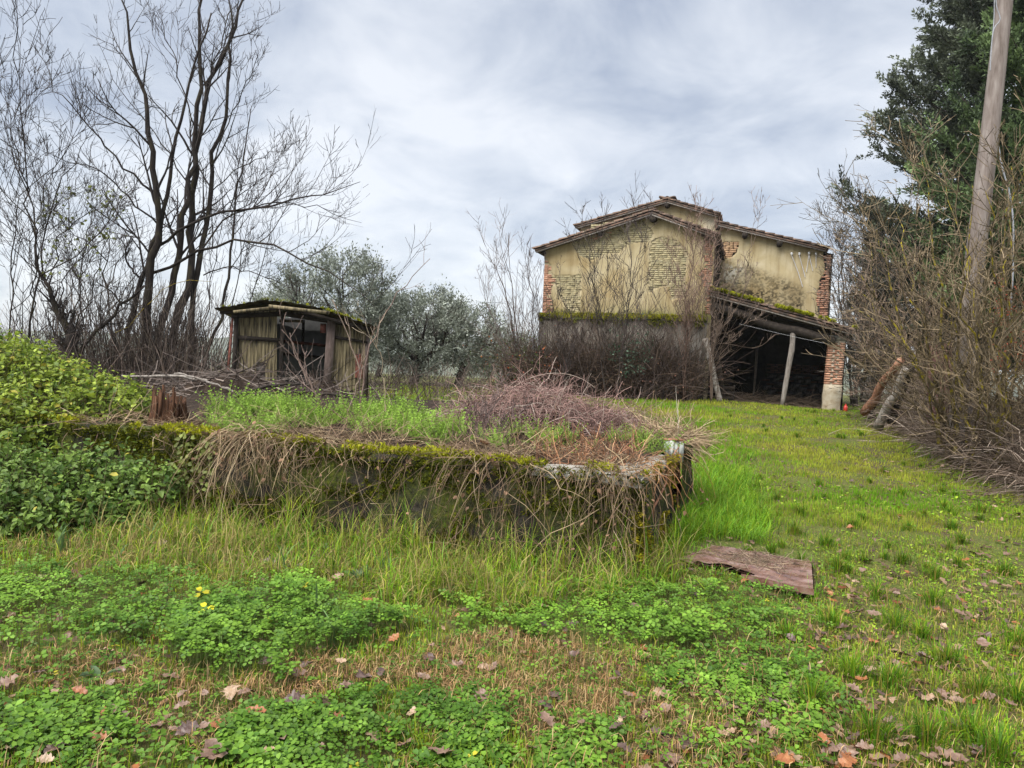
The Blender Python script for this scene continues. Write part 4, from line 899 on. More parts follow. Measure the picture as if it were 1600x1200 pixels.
def big_tree():
    d = 19.0; b = P(250, 600, d); b[2] = gz(b)
    T = Tree('bare_tree', b, 'tall dark multi-stemmed bare tree beside the shed, branches arching over it', 'tree')
    st = [([(216, 604), (228, 520), (234, 440), (243, 371), (246, 310), (238, 258), (227, 181), (207, 78), (186, -10)], .24, .03, -1),
          ([(236, 604), (252, 520), (270, 440), (286, 350), (298, 270), (305, 200), (312, 100), (318, -15)], .19, .06, 0),
          ([(262, 602), (278, 500), (298, 430), (296, 357), (310, 232), (322, 150), (357, 62), (384, -12)], .22, .05, .6),
          ([(296, 600), (300, 520), (306, 440), (325, 336), (331, 258), (352, 170), (361, 62), (355, -12)], .17, .04, 1.2),
          ([(208, 604), (200, 540), (206, 480), (222, 440), (240, 380), (262, 300), (275, 220), (300, 120), (330, 20)], .15, .03, -.5),
          ([(310, 602), (330, 540), (345, 480), (362, 400), (368, 330), (378, 250), (392, 170)], .09, .02, 1.6)]
    for pts, r0, r1, dd in st: T.stem(pp3(pts, d, dd), r0, r1, k=22, sides=10, jit=.02)
    lb = [([(246, 385), (266, 372), (289, 357), (336, 341), (413, 320), (491, 305), (563, 284)], .085, .012, -1.5),
          ([(240, 426), (275, 408), (310, 388), (372, 375), (429, 385), (491, 413), (548, 445), (589, 482)], .08, .012, -2.5),
          ([(240, 300), (216, 280), (191, 258), (155, 217), (124, 176), (88, 140), (70, 93)], .06, .008, -1),
          ([(246, 350), (222, 331), (190, 298), (155, 266), (110, 252), (68, 238)], .05, .007, -1.6),
          ([(308, 400), (350, 345), (400, 322), (470, 318), (565, 348)], .05, .008, 1),
          ([(300, 300), (270, 250), (232, 196), (190, 140), (150, 60)], .04, .007, 1), ([(330, 260), (372, 150), (396, 105), (402, 40)], .035, .008, -1),
          ([(305, 200), (280, 120), (262, 60), (240, 5)], .04, .008, .6), ([(225, 440), (205, 420), (196, 395), (205, 370)], .06, .02, -.5),
          ([(313, 150), (340, 90), (352, 40), (372, -10)], .04, .015, .6), ([(318, 430), (360, 420), (420, 435), (470, 462)], .035, .006, -1),
          ([(330, 300), (372, 262), (420, 240), (470, 225)], .03, .006, -.6), ([(325, 340), (380, 300), (420, 262), (446, 225)], .03, .006, .5)]
    for pts, r0, r1, dd in lb: T.stem(pp3(pts, d, dd), r0, r1, 'limb', 14, 7, .02)
    T.twigs(9, 6, 3, .22, .7, .18, .0055, src=range(6), trop=.06)
    T.twigs(13, 6, 2, .34, .75, .30, .005, src=range(6, 19), trop=.10, tmin=.15, name='twigs')
    # yellow-lichened thin limb in front
    T.stem(pp3([(180, 520), (205, 505), (235, 470), (262, 447), (300, 437), (330, 440)], d-1.5), .022, .01, 'limb', 10, 6, .02, noise_mat('lichened bark', [(0.35, (.08, .06, .03)), (0.6, (.30, .22, .03))], 20, 5, .9, .2, .4))
    return T
big_tree()
def pollard():
    d = 16.5; b = P(115, 585, d); b[2] = gz(b)
    T = Tree('pollard_tree', b, 'old pollarded tree with a thick stub trunk and whippy shoots, beside the green bush', 'tree')
    T.stem(pp3([(122, 600), (118, 560), (113, 525), (108, 508)], d), .26, .21, k=8, sides=12, jit=.03)
    T.stem(pp3([(110, 522), (98, 500), (86, 480), (78, 452), (70, 440)], d, -.3), .17, .07, 'limb', 9, 9, .02)
    T.stem(pp3([(124, 556), (140, 530), (165, 505), (190, 478), (212, 460), (226, 446)], d, .6), .09, .05, 'limb', 10, 8, .02)
    T.stem(pp3([(190, 478), (175, 456), (160, 446)], d), .04, .02, 'limb', 6, 7)
    for pts, r in (([(74, 446), (70, 400), (84, 330), (120, 250), (150, 190)], .04), ([(70, 440), (56, 380), (40, 300), (20, 220), (6, 120)], .045), ([(112, 512), (130, 440), (135, 370), (160, 300), (175, 250)], .03),
                   ([(85, 478), (60, 420), (30, 360), (-10, 320)], .035), ([(118, 512), (150, 430), (170, 360), (200, 300)], .03), ([(120, 530), (128, 460), (108, 380), (98, 300)], .028), ([(72, 440), (95, 370), (140, 330), (200, 318)], .03),
                   ([(90, 485), (110, 420), (150, 380), (195, 370)], .03)): T.stem(pp3(pts, d, rng.normal(0, .8)), r, .006, 'limb', 12, 6, .03)
    tips = T.twigs(10, 5, 3, .36, .7, .2, .005, tmin=.15, trop=.04)
    # few yellow-green leaves still on
    pts = np.concatenate([t.reshape(-1, 3) for t in tips]); px, py, _ = project(pts); sel = np.where((px > 60) & (px < 200) & (py > 290) & (py < 430) & (rng.random(len(pts)) < .05))[0]
    Vt, Ft = LEAF(.09, .035); R_ = basis(rv(len(sel))+np.array([0, 0, -.4]), rv(len(sel))); V, F = inst(Vt, Ft, pts[sel], R_, rng.uniform(.7, 1.2, len(sel)))
    o = mobj('leaves', V, None, F, paint(len(V), (.16, .18, .04), .3), M['leaf'], T.root); o['kind'] = 'stuff'
def LEAF(L_=1.0, w=.28, fold=.25, n=3):
    """pointed leaf along x, folded at the midrib"""
    V = [(0, 0, 0), (L_*.35, w, fold*w), (L_*.75, w*.62, fold*w), (L_, 0, -.08*L_), (L_*.75, -w*.62, fold*w), (L_*.35, -w, fold*w), (L_*.5, 0, .0)]
    return np.array(V), np.array([(0, 6, 1), (1, 6, 2), (2, 6, 3), (3, 6, 4), (4, 6, 5), (5, 6, 0)])
pollard()
def edge_saplings():
    for i, (pts, d, r, lab) in enumerate((([(40, 560), (52, 470), (60, 400), (45, 300), (20, 230), (-8, 130)], 14.5, .05, 'slender bare tree at the edge of the field, leaning out past the green bush'),
                                          ([(12, 560), (20, 480), (14, 400), (30, 330), (22, 260), (10, 160)], 17.5, .04, 'thin upright bare tree rising behind the green bush, most crowded with shoots'),
                                          ([(172, 585), (176, 520), (165, 440), (170, 380), (150, 320)], 21, .06, 'thin bare tree standing between the pollard and the many-stemmed tree'))):
        b = P(*pts[0], d); b[2] = gz(b); T = Tree('bare_tree', b, lab, 'tree', 'bare trees along the edge of the hilltop'); T.stem([b]+pp3(pts, d), r, .008, k=16, sides=7, jit=.02)
        for k in range(5):
            a = T.P[0][2+k*2]; dr = rv(1)[0]*np.array([1, 1, .4])+np.array([0, 0, .9]); T.stem([a, a+dr*.8, a+dr*1.5+np.array([0, 0, .4]), a+dr*2.1+np.array([0, 0, 1.1])], r*.5, .006, 'limb', 10, 6, .03)
        T.twigs(10, 5, 3, .35, .7, .18, .005, tmin=.1)
    # slender poles right of the big tree
    for i, (pts, d, r, lab) in enumerate((([(352, 600), (356, 520), (372, 430), (380, 340), (398, 260)], 22, .05, 'slim bare tree just left of the shed roof, behind the many-stemmed tree'),
                                          ([(400, 590), (392, 480), (412, 400), (430, 330), (440, 270)], 23, .045, 'slim bare tree rising straight behind the shed'), ([(330, 600), (322, 520), (330, 440), (346, 360), (352, 290)], 24, .05, 'slim bare tree close behind the many-stemmed tree'))):
        b = P(*pts[0], d); b[2] = gz(b); T = Tree('bare_tree', b, lab, 'tree', 'bare trees along the edge of the hilltop'); T.stem([b]+pp3(pts, d), r, .008, k=14, sides=7, jit=.02); T.twigs(11, 5, 3, .38, .7, .2, .006, tmin=.2)
edge_saplings()
# saplings left of the house and in front of it
def sapling(stems, d, label, r=.03, col=(.09, .07, .06), base=None, n=(9, 5, 3), ang=.55, up=.25, rmin=.006, group=None, name='sapling', jit=.02, len1=.34, r1k=.55):
    b = P(*stems[0][0], d); b[2] = gz(b)-.05; T = Tree(name, b, label, 'sapling', group)
    for pts in stems:
        q = pp3(pts, d, rng.normal(0, .3)); 
        T.stem(([b] if np.linalg.norm(q[0]-b) > .1 else [])+q, r*rng.uniform(.8, 1.15), rmin, 'trunk', 14, 6, jit, noise_mat('grey young bark', [(0.3, shrink(col, .55)), (0.7, col)], 12, 5, .85, .2, .4))
    T.twigs(n[0], n[1], n[2], len1, ang, up, rmin, col, .2, .12, r1k=r1k); return T
G2 = 'bare saplings around the farmhouse'
sapling([[(816, 610), (806, 560), (795, 480), (778, 420), (752, 390)], [(812, 610), (808, 540), (800, 460), (790, 400), (782, 370)], [(808, 610), (790, 540), (772, 500), (744, 420)]], 25, 'bare forking sapling left of the house against the sky', .045, (.15, .12, .11), group=G2)
sapling([[(838, 610), (836, 540), (833, 470), (826, 420), (830, 370)], [(842, 610), (846, 540), (838, 480), (842, 430)]], 24.5, 'bare sapling tight against the left corner of the house', .035, (.12, .10, .10), group=G2)
sapling([[(948, 612), (946, 540), (938, 490), (928, 440), (925, 405), (918, 375), (908, 345)], [(926, 420), (938, 395), (944, 365)], [(930, 450), (905, 410), (900, 380)]], 22.4, 'dark bare sapling reaching from the brambles to the left gable slope', .026, (.055, .042, .035), group=G2)
sapling([[(965, 615), (972, 540), (981, 470), (990, 420), (985, 385), (978, 345)], [(988, 425), (1008, 380), (1012, 350)], [(985, 440), (960, 390)]], 22.2, 'dark bare sapling forking before the middle of the gable wall', .025, (.06, .045, .04), group=G2)
sapling([[(1068, 612), (1070, 540), (1076, 480), (1083, 410), (1087, 370), (1090, 340)], [(1074, 500), (1064, 430), (1062, 400)], [(1076, 490), (1096, 440), (1100, 385)]], 22.3, 'thin reddish sapling with dry seed heads before the right gable corner', .022, (.17, .11, .085), n=(14, 7, 4), group=G2)
sapling([[(880, 612), (884, 560), (875, 520), (862, 470), (850, 440)], [(884, 570), (900, 520), (880, 470), (872, 430)]], 22.8, 'low dark sapling under the left end of the mossy ledge', .03, (.06, .045, .04), group=G2)
sapling([[(1112, 615), (1113, 560), (1120, 520), (1135, 470), (1160, 415), (1178, 380)], [(1113, 540), (1136, 505), (1160, 460), (1176, 420)], [(1112, 530), (1140, 520), (1175, 500)], [(1110, 540), (1098, 500), (1104, 440), (1115, 390)], [(1114, 545), (1150, 540), (1180, 545)]], 21.8, 'spreading bare shrub at the mouth of the lean-to', .02, (.14, .10, .075), n=(9, 5, 3), group=G2)
sapling([[(920, 615), (905, 560), (912, 510), (930, 470)], [(1010, 612), (1020, 560), (1000, 520), (990, 480)], [(1040, 612), (1030, 560), (1045, 520), (1030, 470)]], 22.0, 'straggly low sapling stems in front of the lower wall', .022, (.07, .05, .042), group=G2)
# ================================================================== olive trees
M['olive'] = leaf_mat('olive foliage', .2, .55, .35, .35, 3.0)
def olive(b, h, w, label, seed, nclump=260, per=70, trunk_px=None, group='olive trees beyond the raised bed', colr=((.12, .135, .10), (.35, .38, .315)), leaf=.12, lowfrac=.18):
    r = np.random.default_rng(seed); b = np.array(b); b[2] = gz(b); T = Tree('olive_tree', b, label, 'tree', group)
    forks = []
    T.stem([b, b+np.array([.12, 0, h*.12]), b+np.array([.22, .05, h*.25])], .2, .14, k=8, sides=9, jit=.03); top = T.P[0][-1]
    for k in range(6):
        a = k*1.05+r.random(); q = top+np.array([math.cos(a)*w*.3, math.sin(a)*w*.3, h*.28]); e = top+np.array([math.cos(a)*w*.42, math.sin(a)*w*.42, h*(.5+.15*r.random())]); T.stem([top, q, e], .09, .02, 'limb', 9, 6, .05)
    tips = T.twigs(9, 5, 0, .4, .8, .15, .008, (.06, .05, .042), .3)
    # leaf sprays: clumps over an uneven crown
    u = norm(r.normal(size=(nclump, 3))); rad = r.uniform(.45, 1.0, (nclump, 1))**.5; c = u*rad*np.array([w/2, w/2, h*.42])
    c *= (.72+.55*fbm(u[:, 0]*2.3+seed, u[:, 2]*2.3+u[:, 1], 3))[:, None]; c += top+np.array([0, 0, h*.28]); keep = c[:, 2] > b[2]+h*lowfrac; c = c[keep]; nclump = len(c)
    cd_ = norm(u[keep]+np.array([0, 0, .6])+r.normal(0, .4, (nclump, 3))); L_ = r.uniform(.35, .8, nclump)
    t = r.random((nclump, per)); spread = r.normal(0, 1, (nclump, per, 3))*.10*(.5+t[..., None]); pos = c[:, None]+cd_[:, None]*(t*L_[:, None])[..., None]+spread
    dr = norm(cd_[:, None]*.9+r.normal(0, .6, (nclump, per, 3))); m_ = nclump*per; pos = pos.reshape(-1, 3); dr = dr.reshape(-1, 3)
    sd = norm(np.cross(dr, norm(r.normal(size=(m_, 3)))))*leaf*.20; ln = (leaf*r.uniform(.7, 1.3, m_))[:, None]
    V = np.stack([pos, pos+dr*ln*.5+sd, pos+dr*ln, pos+dr*ln*.5-sd], 1).reshape(-1, 3); Q = np.arange(m_*4).reshape(-1, 4)
    k = np.clip(r.normal(.4, .3, (nclump, 1, 1))+r.normal(0, .25, (nclump, per, 1)), 0, 1.2).reshape(-1, 1); col = np.asarray(colr[0])+k*(np.asarray(colr[1])-np.asarray(colr[0]))
    o = mobj('crown', V, Q, None, np.repeat(col, 4, 0), M['olive'], T.root, smooth_=False); o['kind'] = 'stuff'; return T
olive(P(645, 606, 29), 3.7, 4.4, 'silvery olive tree with a leaning black trunk right of the shed', 3, 300, 80)
olive(P(510, 600, 27), 4.9, 4.6, 'tall silvery olive tree directly behind the shed', 4, 330, 80)
olive(P(715, 606, 31), 3.5, 4.0, 'loose silvery olive tree between the shed olives and the house', 5, 210, 70)
olive(P(785, 604, 36), 2.3, 4.5, 'low distant olive tree below the pylon', 6, 200, 60)
olive(P(590, 602, 40), 4.0, 5.0, 'distant olive tree seen between the two nearer olives', 8, 200, 60)
olive(P(440, 600, 34), 4.2, 4.6, 'olive tree half hidden behind the bare stems left of the shed', 9, 200, 60)
# ================================================================== far pylon
def pylon():
    d = 420.0; g = noise_mat('galvanised lattice', [(0.3, (.36, .39, .43)), (0.7, (.44, .47, .5))], 1, 2, .6, .4, 0); b = P(768, 545, d); t = P(768.5, 462, d); b[2] -= 8
    root = empty('pylon', b, 'grey lattice electricity pylon far off beside the house saplings', 'pylon'); h = t[2]-b[2]; S = Soup(); hw = 4.2
    def seg(a, c, r=.17): 
        V, Q, _ = tubes(np.array([[a, c]]), np.array([[r, r]]), 4); return V, Q
    for sx in (-1, 1):
        for sy in (-1, 1): V, Q = seg(b+np.array([sx*hw, sy*hw, 0]), b+np.array([sx*.5, sy*.5, h]), .26); mobj('leg', V, Q, mat=g, parent=root)
    for k in range(10):
        z0, z1 = h*k/10, h*(k+1)/10; w0, w1 = hw+(.5-hw)*k/10, hw+(.5-hw)*(k+1)/10
        for sy in (-1, 1):
            for s_ in (-1, 1): V, Q = seg(b+np.array([-s_*w0, sy*w0, z0]), b+np.array([s_*w1, sy*w1, z1])); S.add(V, Q)
    o = S.build('lattice', g, root); o['kind'] = 'stuff'
    arms = []
    for f_ in (.62, .76, .9):
        a, c = b+np.array([-7.5, 0, h*f_]), b+np.array([7.5, 0, h*f_]); V, Q = seg(a, c, .28); mobj('cross_arm', V, Q, mat=g, parent=root); arms += [a, c]
    for i, a in enumerate(arms[::2]):
        e = a+np.array([-260, 40, 6.0]); tt = np.linspace(0, 1, 24)[:, None]; pts = a*(1-tt)+e*tt; pts[:, 2] -= (5*4*tt*(1-tt))[:, 0]; V, Q, _ = tubes(pts[None], np.full((1, 24), .07), 4)
        o = mobj('power_line', V, Q, mat=g); tag(o, ('lowest', 'middle', 'topmost')[i]+' thin power line running left from the far pylon', 'power line')
pylon()
# ================================================================== utility pole
def pole():
    d = 12.8; b = P(1500, 648, d); b[2] = gz(b)-.1
    root = empty('utility_pole', b, 'tall weathered utility pole leaning in front of the big conifers', 'pole')
    m = noise_mat('weathered pole', [(0.3, (.12, .095, .08)), (0.5, (.20, .165, .145)), (0.7, (.28, .245, .22))], 5, 8, .9, .15, .35, 40, (2.5, 2.5, .35))
    pts = [b]+pp3([(1511, 520), (1530, 350), (1551, 170), (1570, 0), (1600, -260)], d); pp = spline(np.array(pts), 24); rr = np.linspace(.185, .115, 24)
    V, Q, T = tubes(pp[None], rr[None], 18, cap=True); mobj('pole_shaft', V, Q, T, None, m, root)
    for pts, dd, r, nm in (([(1556, -20), (1557, 10), (1563, 30), (1553, 45), (1549, 75), (1547, 110)], -.22, .009, 'cable'), ([(1554, -20), (1553, 30), (1549, 75)], -.2, .008, 'cable'), ([(1560, 228), (1566, 262), (1577, 300), (1583, 345), (1583, 420), (1578, 500)], -.3, .014, 'conduit')):
        q = spline(np.array(pp3(pts, d+dd)), 20); V, Q, _ = tubes(q[None], np.full((1, 20), r), 6); mobj(nm, V, Q, None, None, M['grey_cable'], root)
pole()
# ================================================================== conifers
M['conifer'] = leaf_mat('conifer sprays', .12, .6, .25, .4, 1.6)
def conifer(b, h, w, label, seed, c0, c1, nb=120, nc=26, per=46, up=.35, zlow=.12, spl=.55, leaf=.09, group=None, droop=0.0, shape=.6, nm='conifer_tree', cut=None):
    r = np.random.default_rng(seed); b = np.array(b, float); b[2] = gz(b)-.1; root = empty(nm, b, label, 'tree', group)
    pp = spline(np.array([b, b+np.array([.1, 0, h*.4]), b+np.array([0, .1, h])]), 20); V, Q, T = tubes(pp[None], np.linspace(.28 if h > 6 else .12, .03, 20)[None], 10, cap=True); mobj('trunk', V, Q, T, None, M['bark'], root)
    f_ = r.uniform(zlow, .985, nb); az = r.uniform(0, 2*math.pi, nb); prof = np.minimum(((1-f_)/(1-.35))**shape, 1)*np.minimum(1, .55+f_*1.6); L_ = w/2*prof*r.uniform(.68, 1.18, nb)
    if cut is not None: L_ *= cut(f_, az)
    L_ = np.maximum(L_, .3)
    d = np.stack([np.cos(az), np.sin(az), up+.5*f_], -1); Pt, R = grow(b+np.array([0, 0, 1.0])*(f_*h)[:, None], d, L_, .02+.02*L_/w*2, 7, .09, .02+droop, .3); V, Q, _ = tubes(Pt, R, 4); o = mobj('branches', V, Q, None, paint(len(V), (.05, .037, .03)), M['twig'], root); o['kind'] = 'stuff'
    # sprays along each branch: clump axes, then short leaflets round each axis
    cb, cdir, cl, _ = spawn(Pt, R, nc, .22, 1.05, .65, .3, .4, .5, .25); keep = np.ones(len(cb), bool); m_ = len(cb); cl = np.clip(cl, .25, spl)
    t = r.random((m_, per)); pos = cb[:, None]+cdir[:, None]*(t*cl[:, None])[..., None]+r.normal(0, .045, (m_, per, 3))*(1.5-t[..., None]); dr = norm(cdir[:, None]*1.0+r.normal(0, .5, (m_, per, 3))+np.array([0, 0, .15]))
    k = np.clip(r.normal(.35, .22, (nb, 1, 1))+r.normal(0, .18, (nb, nc, 1)), 0, 1).reshape(m_, 1, 1)+t[..., None]*.35-.1; col = np.asarray(c0)+np.clip(k, 0, 1.2)*(np.asarray(c1)-np.asarray(c0))
    n = m_*per; pos = pos.reshape(-1, 3); dr = dr.reshape(-1, 3); sd = norm(np.cross(dr, norm(r.normal(size=(n, 3)))))*leaf*.20; ln = (leaf*r.uniform(.7, 1.4, n))[:, None]
    V = np.stack([pos+dr*ln*.35-sd*1.05, pos+dr*ln*.35+sd*1.05, pos+dr*ln], 1).reshape(-1, 3); Q = np.arange(n*3).reshape(-1, 3); o = mobj('crown', V, None, Q, np.repeat(col.reshape(-1, 3), 3, 0), M['conifer'], root, smooth_=False); o['kind'] = 'stuff'
GC = 'big dark conifers behind the thicket'
conifer(P(1530, 640, 25), 17.5, 9.8, 'big brownish-green conifer with ragged layered branches standing nearest the house', 21, (.018, .024, .015), (.155, .18, .115), 220, 26, 46, .25, .08, .75, .165, GC)
conifer(P(1625, 650, 20), 15.0, 8.0, 'big fresher green conifer behind the utility pole', 22, (.016, .03, .013), (.16, .23, .085), 170, 26, 46, .5, .1, .65, .15, GC)
conifer(P(1352, 640, 32), 9.0, 2.6, 'narrow dark cypress behind the right end of the farmhouse', 23, (.010, .015, .010), (.05, .07, .04), 80, 16, 36, .9, .05, .5, .17, GC, shape=.8)
conifer(P(1430, 640, 27), 7.0, 5.0, 'low dark conifer filling the gap between the cypress and the tall conifers', 24, (.010, .014, .010), (.05, .065, .04), 90, 18, 36, .4, .05, .5, .17, GC)
# ================================================================== thicket on the right
LB = (.145, .108, .063)
G3 = 'bare lichened shrubs of the thicket'
M['lichen'] = noise_mat('yellow lichened bark', [(0.36, (.055, .042, .03)), (0.5, (.13, .10, .045)), (0.6, (.30, .24, .02)), (0.72, (.36, .30, .03))], 9, 6, .9, .15, .5, 30)
def shrub(base_px, d, tips_px, label, r=.03, col=LB, n=(13, 7, 4), yellow=0, ang=.8, up=.08, rmin=.0052, len1=.36, group=G3, name='bare_shrub', leaves=None):
    b = P(*base_px, d); b[2] = gz(b)-.05; T = Tree(name, b, label, 'shrub', group); grey = noise_mat('brown shrub bark', [(0.3, shrink(col, .45)), (0.6, col), (0.75, shrink(col, 1.4))], 14, 6, .9, .2, .4)
    for i, (x, y) in enumerate(tips_px):
        dd = rng.normal(0, .7); e = P(x, y, d+dd); mid = b*.45+e*.55+np.array([rng.normal(0, .12), rng.normal(0, .2), .25*abs(e[0]-b[0])]); q1 = b*.8+e*.2+np.array([0, 0, .1])
        T.stem([b+rng.normal(0, .08, 3)*np.array([1, 1, 0]), q1, mid, e], r*rng.uniform(.7, 1.25), rmin, 'trunk', 14, 6, .025, M['lichen'] if i < yellow else grey)
    tips = T.twigs(n[0], n[1], n[2], len1, ang, up, rmin, col, .15, .06, name='twigs')
    if leaves:
        pts = np.concatenate([t.reshape(-1, 3) for t in tips[1:]]); px, py, _ = project(pts); x0, y0, x1, y1, frac, c0, sz = leaves
        sel = np.where((px > x0) & (px < x1) & (py > y0) & (py < y1) & (rng.random(len(pts)) < frac))[0]; Vt, Ft = LEAF(1, .3); R_ = basis(rv(len(sel))+np.array([0, 0, -.5]), rv(len(sel))); V, F = inst(Vt, Ft, pts[sel], R_, sz*rng.uniform(.6, 1.2, len(sel)))
        o = mobj('leaves', V, None, F, np.repeat(paint(len(sel), c0, .4), len(Vt), 0), M['leaf'], T.root); o['kind'] = 'stuff'
    return T
shrub((1500, 690), 12.0, [(1400, 330), (1440, 250), (1475, 270), (1345, 430), (1370, 360), (1520, 290), (1330, 480), (1380, 500), (1500, 260), (1350, 330)], 'large bare shrub with yellow lichen on its lower limbs, spreading towards the house', .038, n=(9, 6, 3), yellow=7, leaves=(1300, 250, 1560, 650, .05, (.20, .13, .085), .032))
shrub((1570, 700), 11.0, [(1540, 300), (1580, 260), (1600, 230), (1500, 380), (1530, 420), (1640, 300), (1560, 340), (1480, 470), (1610, 380)], 'tall bare shrub with upright shoots in front of the utility pole', .036, n=(9, 6, 3), yellow=6, leaves=(1440, 250, 1660, 700, .04, (.18, .13, .08), .03))
shrub((1525, 708), 11.4, [(1480, 420), (1515, 400), (1550, 380), (1565, 450), (1500, 480), (1540, 500)], 'slender bare shrub growing right at the foot of the utility pole', .026, n=(9, 6, 3), yellow=2)
shrub((1640, 710), 10.6, [(1600, 430), (1570, 500), (1620, 520), (1640, 420), (1590, 600), (1560, 560), (1530, 600)], 'bare shrub still holding rust-red leaves at the edge of the thicket', .03, n=(9, 6, 3), yellow=1, leaves=(1550, 420, 1660, 580, .22, (.30, .075, .04), .04))
shrub((1440, 664), 17.0, [(1330, 420), (1360, 380), (1400, 420), (1310, 520), (1350, 560), (1430, 400), (1460, 480), (1340, 610), (1390, 560), (1310, 470)], 'dense pinkish-brown bare shrub between the lean-to and the pole', .03, (.17, .12, .085), n=(12, 6, 3), yellow=2, leaves=(1290, 380, 1500, 640, .09, (.24, .15, .11), .03))
shrub((1335, 640), 26, [(1300, 330), (1325, 310), (1350, 320), (1290, 400), (1370, 380), (1310, 370), (1340, 440)], 'tall bare tree with hanging seed keys behind the corner of the house', .06, (.10, .085, .07), n=(14, 7, 4), rmin=.008, leaves=(1270, 290, 1380, 420, .10, (.10, .09, .075), .07))
shrub((1365, 640), 19, [(1345, 480), (1350, 450), (1380, 440), (1400, 500), (1345, 545), (1360, 520), (1350, 590), (1385, 570)], 'dark bare shrub just right of the brick pillar', .03, (.06, .05, .038), n=(14, 7, 4))
# ---- dead bramble mass at the thicket's foot: arching stems
def arcs(b, d, L_, r, col, k=9, g=.10, wig=.08, sides=3, var=.3):
    N = len(b); Pt = np.zeros((N, k, 3)); Pt[:, 0] = b; dd = norm(d)
    for i in range(1, k):
        dd = norm(dd+wig*rng.normal(size=(N, 3))-np.array([0, 0, 1.0])*(g*(.5+i/k))); Pt[:, i] = Pt[:, i-1]+dd*(L_/(k-1))[:, None]
    gzv = terrain(Pt[..., 0], Pt[..., 1]); Pt[..., 2] = np.maximum(Pt[..., 2], gzv+.01); R = np.asarray(r)[:, None]*np.linspace(1, .45, k)[None]
    V, Q, _ = tubes(Pt, R, sides); return V, Q, np.repeat(np.asarray(col), k*sides, 0), Pt
def lerp_line(pts, t):
    pts = np.asarray(pts, float); n = len(pts)-1; x = np.clip(t, 0, .9999)*n; i = x.astype(int); f_ = (x-i)[:, None]; return pts[i]*(1-f_)+pts[i+1]*f_
def thick_right():
    S = Soup(); line = [P(1376, 648, 19.5), P(1412, 672, 16), P(1470, 700, 13.2), P(1530, 728, 11.4), P(1600, 752, 10.0), P(1720, 800, 8.3)]
    n = 5200; t = rng.random(n)**.85; b = lerp_line(line, t); off = np.abs(rng.normal(0, .55, n)); b[:, 0] += off*.9+.15; b[:, 1] += off*.7; b[:, 2] = terrain(b[:, 0], b[:, 1])
    d = np.stack([rng.normal(-.10, .75, n), rng.normal(-.10, .7, n), np.ones(n)], -1); L_ = rng.uniform(.4, 1.7, n)*(.8+.5*fbm(t*9, t*0+3, 2)); col = np.array([[.09, .062, .045], [.18, .135, .10], [.31, .25, .20]])[rng.choice(3, n, p=(.4, .42, .18))]*rng.uniform(.6, 1.4, (n, 1))
    V, Q, c, _ = arcs(b, d, L_, rng.uniform(.003, .0072, n), col, 7, .2, .24); S.add(V, Q, col=c)
    n = 3500; t = rng.random(n); b = lerp_line(line, t); b[:, 0] += rng.uniform(.2, 2.2, n); b[:, 1] += rng.uniform(.2, 2.0, n); b[:, 2] = terrain(b[:, 0], b[:, 1])+rng.uniform(0, 1.2, n); col = np.array([[.115, .085, .062]])*rng.uniform(.5, 1.5, (n, 1))
    V, Q, c, _ = arcs(b, rv(n)+np.array([0, 0, .4]), rng.uniform(.4, 1.3, n), rng.uniform(.0025, .0055, n), col, 5, .15, .22); S.add(V, Q, col=c)
    o = S.build('dead_brambles', M['straw']); tag(o, 'grey-brown mass of dead brambles along the foot of the thicket', 'brambles', kind='stuff')
thick_right()
